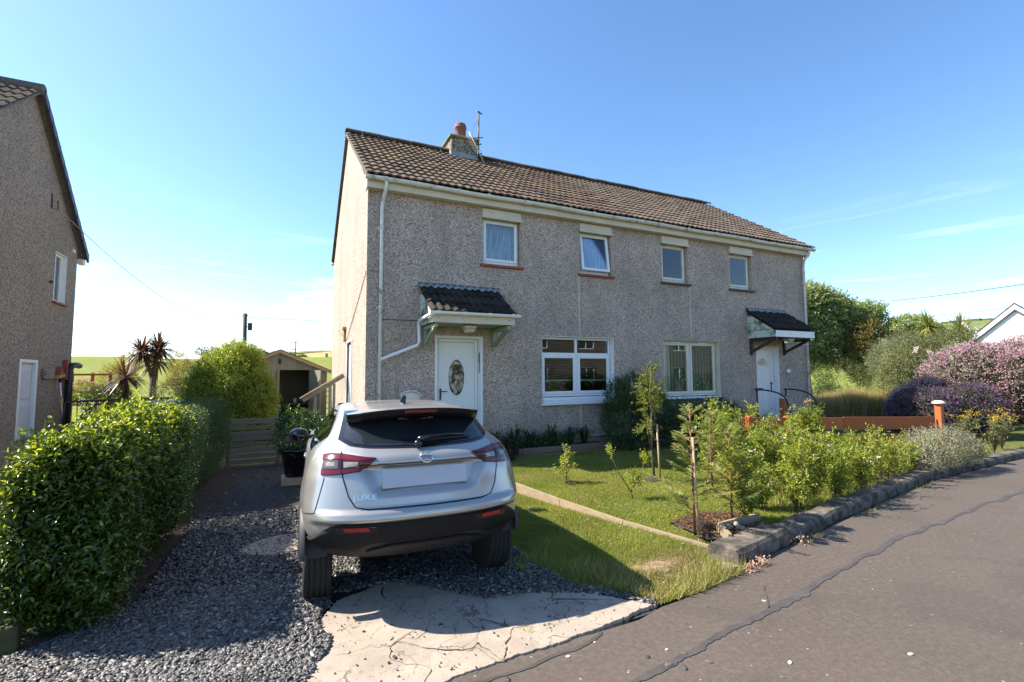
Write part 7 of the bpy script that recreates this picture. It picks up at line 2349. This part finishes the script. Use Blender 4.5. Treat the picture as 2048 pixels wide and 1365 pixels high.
# ---- planting in front of the house
shrub('dark_shrub', 'tall dark glossy shrub under the wall between the two ground-floor windows', 'shrub', [(5.5, -.75, .75, .62, .5, .72), (5.75, -.7, 1.35, .42, .38, .48), (5.3, -.7, 1.2, .3, .3, .5), (6.3, -.75, .7, .65, .5, .6), (6.1, -.8, 1.2, .35, .3, .3)], 3400, 4, (.12, .28), .052, .45, MT['darkshrub'], up=.7, stem=[((5.6, -.7, 0), (5.6, -.7, .9), .035, .02)])
shrub('dark_shrub', 'lower dark shrub spreading beneath the right-hand living room window', 'shrub', [(7.3, -.7, .62, .75, .5, .55), (8.3, -.65, .62, .7, .45, .55), (9.0, -.6, .5, .5, .4, .5)], 2600, 4, (.1, .24), .048, .45, MT['darkshrub'], up=.6)
def lily(x, y, z, label, n=38, h=.5):
    t = thing('daylily', label, 'plant', (x, y, z), 'daylilies along the raised bed')
    az = rng.uniform(0, 2 * math.pi, n); L = h * rng.uniform(.6, 1.15, n); out = rng.uniform(.15, .75, n)
    d = np.stack([np.cos(az), np.sin(az), np.zeros(n)], 1); s = np.stack([-np.sin(az), np.cos(az), np.zeros(n)], 1)
    b = np.array([x, y, z]) + d * .03; w = .012
    p1 = b + d * (L * out * .35)[:, None] + np.array([0, 0, 1]) * (L * .65)[:, None]
    p2 = b + d * (L * out * .9)[:, None] + np.array([0, 0, 1]) * (L * (.95 - out * .35))[:, None]
    p3 = b + d * (L * out * 1.35)[:, None] + np.array([0, 0, 1]) * (L * (.85 - out * .75))[:, None]
    V = np.stack([b - s * w * .6, b + s * w * .6, p1 - s * w, p1 + s * w, p2 - s * w * .7, p2 + s * w * .7, p3], 1).reshape(-1, 3)
    i = np.arange(n)[:, None] * 7
    F = np.concatenate([i + np.array([q]) for q in ((0, 1, 3), (0, 3, 2), (2, 3, 5), (2, 5, 4), (4, 5, 6))], 1).reshape(-1, 3)
    link(bpy.data.objects.new('strap_leaves', fast_mesh('strap_leaves', V, F, MT['lily'])), t)
    k = 3
    q = np.array([x, y, z + h * .95]) + rng.normal(size=(k, 3)) * np.array([.14, .06, .06])
    q = np.repeat(q, 6, 0); leaf_obj('flowers', q, rdir(len(q)), rdir(len(q)), .035, .018, MT['yellowflower'], t)['kind'] = 'stuff'
LB = ['daylily clump nearest the white front door', 'daylily clump above the first pair of sleepers', 'yellow flowered daylily left of the front window', 'daylily below the left corner of the front window', 'daylily below the pale render bead', 'daylily closest to the tall dark shrub']
for i, x in enumerate((2.55, 3.0, 3.4, 3.85, 4.35, 4.75)):
    lily(x, -.2 + rng.normal(0, .03), .2, LB[i], 42, .46 + rng.uniform(-.04, .08))
shrub('purple_plant', 'dark purple-leaved plant at the left end of the raised bed', 'plant', [(2.55, -.75, .28, .24, .2, .26)], 260, 4, (.06, .14), .045, .5, MT['purpleleaf'])
shrub('border_plant', 'low round-leaved plant in the raised bed below the window', 'plant', [(3.9, -.28, .32, .55, .12, .16), (3.0, -.3, .3, .4, .1, .14)], 420, 3, (.05, .1), .05, .8, MT['darkshrub'])

# ---- young trees on the lawn
def sapling(name, label, base, pts, r, sprays, leaf, ratio, mat, cat='sapling', barkm='bark', stake=None, ln=(.06, .14), nodes=4, group=None, fine=True, spread=.9, up=.4):
    t = thing(name, label, cat, base, group)
    m = MB()
    for path, rr in pts:
        m.tube([Vector(p) for p in path], [rr * (1 - .6 * i / (len(path) - 1)) for i in range(len(path))], 6)
    m.build('stem', MT[barkm], t)
    O, D = [], []
    for (c, rad, k, dirv) in sprays:
        o = np.array(c) + rdir(k) * np.array(rad) * rng.uniform(.3, 1, (k, 1))
        O.append(o); D.append(nrmz((o - np.array(c)) / np.array(rad) + np.array(dirv)))
    O, D = np.concatenate(O), np.concatenate(D)
    B, Dr, U, L, W = shoots(O, nrmz(D + np.array([0, 0, up])), rng.uniform(ln[0], ln[1], len(O)), nodes, leaf, ratio, spread)
    leaf_obj('foliage', B, Dr, U, L, W, mat, t, fine, droop=.06)
    return t
b = (2.64, -2.82, .06)
sapling('young_shrub', 'small leafy bay sapling nearest the timber edging on the lawn', b, [([b, (2.63, -2.82, .2), (2.66, -2.8, .5)], .012), ([(2.63, -2.82, .15), (2.55, -2.82, .28)], .007), ([(2.64, -2.82, .2), (2.75, -2.8, .35)], .007)],
        0, [((2.64, -2.82, .30), (.13, .1, .12), 28, (0, 0, .6)), ((2.67, -2.8, .46), (.07, .06, .1), 16, (0, 0, 1)), ((2.53, -2.82, .24), (.06, .05, .06), 9, (-.5, 0, .5))], .05, .45, MT['young'], group=None)
b = (2.98, -3.97, .05)
sapling('young_shrub', 'spindly two-armed sapling with leafy tips in the middle of the lawn', b, [([b, (2.96, -3.97, .16)], .012), ([(2.96, -3.97, .14), (2.80, -3.90, .42), (2.68, -3.87, .70)], .008), ([(2.96, -3.97, .15), (3.10, -4.0, .38), (3.22, -4.0, .60)], .008), ([(2.97, -3.97, .14), (3.0, -3.98, .36)], .007)],
        0, [((2.70, -3.87, .66), (.04, .04, .08), 11, (-.3, 0, 1)), ((3.18, -4.0, .53), (.06, .05, .09), 18, (.3, 0, 1)), ((3.0, -3.98, .27), (.10, .08, .11), 26, (0, 0, .8))], .045, .42, MT['young'])
b = (4.02, -3.25, .05)
sapling('young_tree', 'tallest staked young tree with golden green crown on the lawn', b, [([b, (3.99, -3.23, .5), (4.02, -3.22, .95), (4.01, -3.2, 1.4), (4.06, -3.2, 1.85)], .022), ([(3.99, -3.23, .5), (3.93, -3.22, .8), (3.95, -3.2, 1.1)], .014)],
        0, [((4.03, -3.2, 1.52), (.19, .17, .16), 70, (0, 0, .25)), ((4.05, -3.2, 1.76), (.09, .09, .12), 26, (0, 0, .6)), ((4.0, -3.2, 1.25), (.18, .15, .12), 46, (0, 0, .1)), ((3.93, -3.22, .9), (.11, .1, .14), 30, (-.3, 0, .2))], .055, .30, MT['yew'], ln=(.09, .18), nodes=5, spread=.8, up=.0)
sk = thing('wooden_stake', 'round wooden stake beside the tallest young tree', 'stake', (4.18, -3.2, .05)); MB().tube([(4.2, -3.18, -.05), (4.14, -3.2, .92)], .016, 8).build('stake', MT['stake'], sk)
for cx, cy, rr, lab in ((4.05, -3.22, .22, 'soil ring round the foot of the staked tree'), (2.72, -2.84, .16, 'bare soil patch by the small bay sapling'),):
    m = MB(); k = 18
    ring_ = [(cx + rr * (1 + rng.uniform(-.15, .1)) * math.cos(2 * math.pi * i / k), cy + .62 * rr * math.sin(2 * math.pi * i / k), .055 + lawn_z([(cx, cy)])[0] - .05 + rng.uniform(.0, .012)) for i in range(k)]
    m.add(ring_ + [(cx, cy, lawn_z([(cx, cy)])[0] + .04)], [(i, (i + 1) % k, k) for i in range(k)])
    tag(m.build('soil_ring', MT['soil']), lab, 'soil')
def cypress(name, label, base, h, wid, n, stakex=None, bare=.12, seed=0):
    """young leyland: flat feathery sprays on drooping side branches"""
    t = thing(name, label, 'conifer', base)
    m = MB(); bx, by, bz = base
    top = Vector((bx + rng.normal(0, .03), by, bz + h))
    m.tube([Vector(base), Vector(base).lerp(top, .5) + Vector((rng.normal(0, .02), 0, 0)), top], [.017, .011, .004], 6)
    BB, DD, UU, LL, WW_ = [], [], [], [], []
    for i in range(n):
        f = bare + (1 - bare) * (i + rng.uniform(0, 1)) / n
        az = rng.uniform(0, 2 * math.pi)
        ln_ = wid * (1.02 - f) ** .8 * rng.uniform(.45, 1.1) + .06
        d = np.array([math.cos(az), math.sin(az), (.30 + .6 * f + rng.normal(0, .15))]); d /= np.linalg.norm(d)
        o = np.array(Vector(base).lerp(top, f))
        tip = o + d * ln_
        m.tube([Vector(o), Vector(o + d * ln_ * .5) + Vector((0, 0, .015)), Vector(tip)], [.006, .004, .002], 4, cap=False)
        sdv = np.cross(d, [0, 0, 1]); sdv /= np.linalg.norm(sdv)
        k = int(5 + ln_ * 26)
        for q in range(k):
            s = (q + .5) / k
            p = o + d * ln_ * (.12 + .88 * s)
            for sg in (1, -1):
                a = d * .8 + sdv * sg * rng.uniform(.6, 1.0) + np.array([0, 0, rng.normal(-.05, .16)])
                l = (.045 + .06 * math.sin(math.pi * min(1, s + .15))) * rng.uniform(.7, 1.3)
                # each spray carries small side sprigs
                for (t0, ang, lk) in ((0, 0, 1), (.35, .7, .55), (.35, -.7, .55), (.65, .6, .4), (.65, -.6, .4)):
                    av = a / np.linalg.norm(a); sv = np.cross(av, [0, 0, 1]); sv /= max(1e-6, np.linalg.norm(sv))
                    BB.append(p + av * l * t0); DD.append(av * math.cos(ang) + sv * math.sin(ang)); LL.append(l * lk); 
    BB, DD, LL = np.array(BB), np.array(DD), np.array(LL)
    leaf_obj('foliage', BB, DD, np.array([0, 0, 1.]) + rdir(len(BB)) * .4, LL, LL * .15 + .003, MT['cypress'], t, False, .02)
    m.build('stem', MT['redbark'], t)
    return t
cypress('young_cypress', 'feathery young cypress tied to a cane beside the timber planter', (2.66, -5.38, .05), 1.32, .62, 30)
sk = thing('bamboo_cane', 'pale cane stake standing through the front cypress', 'stake', (2.62, -5.45, 0)); MB().tube([(2.63, -5.47, -.05), (2.60, -5.45, 1.07)], .013, 8).build('cane', MT['stake'], sk)
cypress('young_cypress', 'feathery young cypress behind the timber planter, right of the caned one', (3.32, -5.30, .05), 1.05, .64, 26)
cypress('young_cypress', 'feathery young cypress farther back on the right of the lawn', (4.35, -4.1, .05), 1.12, .66, 26)

# ---- young hedge along the kerb: each plant on its own stem
PR = [(3.62, -5.30, .80), (4.15, -5.05, .55), (4.55, -5.25, .80), (5.05, -5.05, .85), (5.50, -5.12, .72), (5.95, -4.98, .84), (6.40, -4.95, .70), (6.85, -4.85, .76), (7.30, -4.85, .70), (7.75, -4.75, .66), (8.2, -4.7, .68), (5.5, -4.1, .92), (6.1, -3.7, 1.0), (5.2, -3.3, 1.05), (5.9, -2.9, 1.12), (6.6, -3.75, .92), (7.4, -4.1, .74), (7.45, -3.55, 1.02), (6.9, -2.6, 1.05), (7.7, -2.3, .85), (8.6, -4.05, .62), (4.75, -4.35, .85), (5.0, -3.75, 1.0), (5.6, -3.5, 1.05)]
PL = ['behind the timber planter at the kerb end', 'low and sparse, second from the kerb end', 'over the first joint of the kerb wall', 'on a bare stem behind the second kerb stone', 'shorter one behind the second kerb stone', 'tall one by the second kerb joint', 'leaning one behind the third kerb stone', 'tallest of the kerb row by the third kerb stone', 'dense one before the silver bush', 'touching the silver bush on its left', 'half hidden behind the silver bush',
      'beside the pale stone slab on its left', 'in front of the left end of the orange fence', 'leafy one nearest the dark shrubs', 'white-budded one in front of the dark shrub', 'against the left post of the orange fence', 'in front of the middle of the orange board', 'with bright top showing over the orange board', 'behind the left end of the orange fence', 'behind the orange fence below the plaque', 'before the capped end of the orange board', 'right behind the second cypress', 'between the farther cypress and the stone slab', 'bushy one left of the stone slab behind the farther cypress']
for i, ((x, y, h), lab) in enumerate(zip(PR, PL)):
    t = thing('young_privet', 'yellow green young hedge plant ' + lab, 'hedge plant', (x, y, .03), 'young hedge plants along the kerb')
    m = MB(); O, D = [], []
    ns = int(rng.integers(3, 9))
    for k in range(ns):
        az = rng.uniform(0, 2 * math.pi); sp_ = rng.uniform(.05, .30)
        p0 = Vector((x + .03 * math.cos(az), y + .03 * math.sin(az), .0)); p1 = Vector((x + sp_ * math.cos(az), y + sp_ * math.sin(az), h * rng.uniform(.55, 1.12)))
        mid = p0.lerp(p1, .5) + Vector((rng.normal(0, .03), rng.normal(0, .03), 0))
        m.tube([p0, mid, p1], [.010, .007, .003], 5, cap=False)
        nb = int(rng.uniform(28, 56) * h)
        for q in range(nb):
            f = rng.uniform(.12, 1)
            p = p0.lerp(mid, f * 2) if f < .5 else mid.lerp(p1, f * 2 - 1)
            a2 = rng.uniform(0, 2 * math.pi)
            O.append(p); D.append((math.cos(a2) * .8, math.sin(a2) * .8, .8))
    m.build('stem', MT['stake' if i % 3 == 0 else 'bark'], t)
    O, D = np.array(O), nrmz(np.array(D))
    B, Dr, U, L, W = shoots(O, D, rng.uniform(.08, .26, len(O)), 5, .056, .42, .95)
    leaf_obj('foliage', B, Dr, U, L, W, MT['young'], t, True, droop=.08)
    if i in (13, 14, 15, 1, 4):
        q = np.array([x, y, h * .85]) + rng.normal(size=(9, 3)) * np.array([.2, .2, .16]); q = np.repeat(q, 7, 0) + rng.normal(size=(63, 3)) * .012
        leaf_obj('flowers', q, rdir(63), rdir(63), .026, .02, MT['whiteflower'], t)['kind'] = 'stuff'
shrub('silver_bush', 'silvery grey low bush spilling over the kerb wall', 'bush', [(8.9, -4.75, .38, .62, .42, .38), (9.5, -4.75, .40, .55, .42, .36), (8.5, -4.85, .3, .35, .3, .3), (9.9, -4.85, .3, .35, .3, .28)], 3000, 4, (.08, .2), .034, .45, MT['silver'], up=.9, mat2=MT['olive'])
shrub('rust_plant', 'rust-coloured dying seedhead among the young hedge left of the fence', 'plant', [(6.35, -3.05, .72, .13, .12, .26)], 130, 4, (.05, .1), .03, .6, leafm('rust_leaf', [(.40, .12, .03), (.30, .08, .02)], .8, .2))
RG = [(11.7, -4.15, .95, 'ragwort with flat yellow heads right of the capped fence post'), (12.5, -4.3, .82, 'ragwort behind the kerb at the right of the first yellow clump'), (13.3, -4.15, .9, 'ragwort in front of the lilac hedge at the picture edge'), (8.1, -3.1, 1.22, 'single yellow-topped ragwort standing over the orange board')]
for (x, y, h, lab) in RG:
    t = thing('ragwort_plant', lab, 'plant', (x, y, 0), 'yellow ragwort beyond the kerb')
    m = MB(); O, D = [], []
    fl = []
    for k in range(3 if h > 1.1 else 8):
        az = rng.uniform(0, 2 * math.pi); r_ = rng.uniform(.02, .10) if h > 1.1 else rng.uniform(.05, .34)
        p1 = Vector((x + r_ * math.cos(az), y + r_ * math.sin(az), h * rng.uniform(.8, 1.0)))
        m.tube([(x, y, 0), Vector((x, y, 0)).lerp(p1, .5), p1], [.009, .006, .004], 5, cap=False)
        for q in range(16): O.append(Vector((x, y, 0)).lerp(p1, rng.uniform(.15, .92))); D.append((rng.normal(), rng.normal(), .5))
        for q in range(16): fl.append(p1 + Vector((rng.normal(0, .04), rng.normal(0, .04), rng.normal(.01, .016))))
    m.build('stem', MT['bark'], t)
    B, Dr, U, L, W = shoots(np.array(O), nrmz(np.array(D)), rng.uniform(.06, .16, len(O)), 4, .06, .38); leaf_obj('foliage', B, Dr, U, L, W, MT['olive'], t)
    f_ = np.array(fl); leaf_obj('flowers', f_, nrmz(rdir(len(f_)) * np.array([1, 1, .3])), np.array([0, 0, 1.]) + rdir(len(f_)) * .3, .028, .022, MT['yellowflower'], t)['kind'] = 'stuff'
shrub('marigold', 'tiny yellow flowered plant on the soil past the silver bush', 'plant', [(11.0, -4.6, .12, .18, .1, .1)], 80, 3, (.04, .08), .03, .5, MT['olive'], flowers=(MT['yellowflower'], 4, .05, 8))

# ---- right of the house
shrub('lilac_hedge', 'huge lilac-flowered mounded hedge, half in the shadow of the house', 'hedge', [(19.91, -1.44, 1.18, 2.39, 1.60, 1.54), (21.39, -2.80, 0.78, 1.82, 1.03, 1.14), (23.67, -3.49, 0.78, 2.05, 1.03, 1.25), (22.42, -2.12, 1.35, 2.51, 1.82, 1.71), (17.97, -0.98, 0.58, 1.48, 1.25, 0.98), (25.04, -2.58, 1.24, 2.28, 1.71, 1.54), (17.17, -2.01, 0.44, 1.03, 0.91, 0.71), (21.8, -1.7, 1.3, 2.2, 1.3, 1.45), (19.7, -2.6, 1.35, 1.3, .9, 1.1)], 10500, 3, (.12, .24), .055, .4, MT['hebe'], flowers=(MT['lilac'], 15500, .048, 4), deep=.85, inner=9000)
shrub('shaded_lilac_bush', 'low lilac-flowered bush in front of the lilac hedge, florets coloured darker for house shade', 'bush', [(13.9, -2.5, .62, 1.0, .8, .72), (15.1, -2.95, .7, .9, .7, .74)], 3000, 3, (.1, .2), .045, .4, MT['hebe'], flowers=(MT['lilac_shaded'], 4200, .042, 4), deep=.82, inner=2500)
shrub('yellow_shrub', 'yellow-green shrub at the right picture edge in front of the lilac hedge', 'shrub', [(16.6, -4.15, 1.5, .45, .4, .55)], 700, 4, (.1, .2), .05, .45, MT['goldconifer'])
# big sycamore
def big_tree(name, label, base, lumps, n, leaf, mat, limbs, mat2=None, top=None):
    t = shrub(name, label, 'tree', lumps, n, 4, (.25, .55), leaf, .62, mat, deep=.62, up=.25, zmin=None, mat2=mat2, top=top)
    m = MB()
    for path, r0, r1 in limbs:
        m.tube([Vector(p) for p in path], [r0 + (r1 - r0) * i / (len(path) - 1) for i in range(len(path))], 8)
    m.build('trunk', MT['bark'], t)
    return t
sl_ = [(24.63, 7.86, 3.97, 2.28, 1.92, 2.04), (23.07, 8.34, 5.05, 1.92, 1.80, 1.62), (25.95, 7.26, 5.05, 1.68, 1.56, 1.32), (24.75, 7.62, 5.77, 1.56, 1.44, 1.02), (27.39, 6.66, 4.33, 1.32, 1.20, 1.32), (26.43, 6.90, 3.13, 1.56, 1.44, 1.20), (23.07, 8.10, 2.77, 1.68, 1.56, 1.44), (28.11, 6.18, 5.05, 0.84, 0.84, 0.72)]
big_tree('sycamore_tree', 'big wind-shaped sycamore tree right of the house, dark inside', (25.0, 7.7, 0), sl_, 11000, .15, MT['syc'], [([(25.0, 7.8, -.1), (24.9, 7.8, 2.0), (24.5, 7.9, 4.9)], .25, .09), ([(24.9, 7.8, 1.6), (26.2, 7.3, 3.2), (27.5, 6.7, 4.7)], .14, .04), ([(24.9, 7.8, 1.8), (23.6, 8.2, 3.5), (22.8, 8.4, 5.1)], .14, .04)])
shrub('russet_shrub', 'russet brown-green bush in front of the sycamore', 'shrub', [(26.07, 5.58, 2.77, 0.90, 0.84, 1.80), (26.55, 5.34, 3.85, 0.60, 0.60, 0.84)], 1700, 4, (.2, .4), .10, .45, MT['russet'])
shrub('grey_shrub', 'soft grey green willow bush between sycamore and buddleia', 'shrub', [(25.04, 3.58, 2.27, 1.26, 1.03, 1.26), (26.19, 3.58, 2.84, 0.92, 0.80, 1.03)], 2400, 4, (.2, .4), .09, .25, MT['grey_leaf'])
bd = shrub('buddleia_bush', 'large buddleia with a few white flower spikes', 'bush', [(21.0, .7, 1.9, 1.5, 1.0, 1.3), (22.3, .3, 2.5, 1.2, .9, 1.0), (20.2, 1.0, 1.4, 1.0, .8, 1.0), (23.3, -.1, 2.0, 1.0, .8, .9)], 4200, 4, (.2, .45), .10, .28, MT['olive'], mat2=MT['grey_leaf'])
fs_ = []
for (x, y, z) in ((20.2, -.1, 2.35), (20.9, -.2, 2.2), (21.2, -.25, 2.6), (21.0, -.3, 1.9), (22.1, -.45, 3.35), (22.3, -.5, 3.1), (19.5, .2, 2.5), (21.6, -.35, 2.15), (20.6, -.3, 1.95)):
    d_ = nrmz(np.array([rng.normal(0, .8), rng.normal(0, .3), .5]))
    for q in range(70): fs_.append(np.array([x, y, z]) + d_ * rng.uniform(0, .34) + rng.normal(size=3) * .035)
fs_ = np.array(fs_); leaf_obj('flower_spikes', fs_, rdir(len(fs_)), rdir(len(fs_)), .045, .035, MT['whiteflower'], bd)
shrub('low_shrub', 'olive green rounded shrub right against the far house corner', 'shrub', [(20.00, 4.62, 1.05, 1.29, 1.05, 1.35), (18.95, 4.97, 0.76, 0.94, 0.94, 1.11)], 2300, 4, (.15, .35), .065, .4, MT['darkshrub'], mat2=MT['olive'])
shrub('low_shrub', 'yellow green spreading shrub behind the tall dry grass', 'shrub', [(22.26, 4.27, 1.11, 1.39, 1.04, 1.33), (23.65, 3.34, 0.88, 1.04, 0.93, 1.10), (21.33, 4.27, 0.53, 1.04, 0.81, 0.81)], 2600, 4, (.15, .35), .06, .3, MT['darkshrub'], mat2=MT['olive'], top=lambda B: np.full(len(B), .5))
shrub('windswept_tree', 'small flat-topped windswept tree beyond the buddleia', 'tree', [(29.2, 4.8, 4.3, 1.3, 1.0, .55), (30.2, 4.5, 4.0, 1.0, .8, .45), (28.2, 5.0, 3.9, .8, .7, .35)], 1500, 4, (.2, .4), .13, .5, MT['syc'], stem=[((29.3, 4.8, 0), (29.2, 4.8, 4.2), .12, .06)], zmin=None)
cordyline('green spiky cordyline rising behind the buddleia', (27.6, 3.0, 0), [(27.3, 3.1, 4.0), (28.9, 2.5, 3.85)], None, MT['cordy_green'], .95, 150, .09, .07)
shrub('boundary_hedge', 'dark green boundary hedge below the white bungalow', 'hedge', [(35.5, 1.6, 1.3, 1.6, 2.6, 1.5), (30, 1.5, 1.4, 2.5, 1.2, 1.7), (33, .5, 1.4, 2.5, 1.2, 1.6), (27, 2.4, 1.2, 2.2, 1.2, 1.6)], 2400, 3, (.3, .5), .12, .5, MT['olive'], zmin=None)
MT['oat'] = leafm('oat_grass', [(0.585, 0.423, 0.211), (0.715, 0.536, 0.293), (0.423, 0.325, 0.146), (0.244, 0.211, 0.081)], .8, .3, (1.2, 1.1, .8), .15)
blades('tall_dry_grass', [(16.6, 2.2), (17.6, 3.6), (21.8, 2.6), (21.2, .8), (19.2, 1.0)], lambda P: np.full(len(P), .1), 26000, (.62, 1.0), .010, [MT['oat'], MT['blade']], lambda P: .22 + 0 * P[:, 0], .16)
blades('rough_grass', [(7.2, -.5), (13.0, -.2), (13.6, -4.0), (11.3, -4.3), (10.0, -4.2), (7.3, -2.8)], lambda P: np.full(len(P), -.02), 30000, (.04, .12), .006, G2, lambda P: .3 + 0 * P[:, 0])

shrub('roadside_hedge', 'dark clipped hedge across the road mirrored in the front windows', 'hedge', [(13 + 3.2 * k, -20.5, .9, 2.0, .8, 1.0) for k in range(9)], 2000, 3, (.2, .4), .22, .5, MT['darkshrub'])
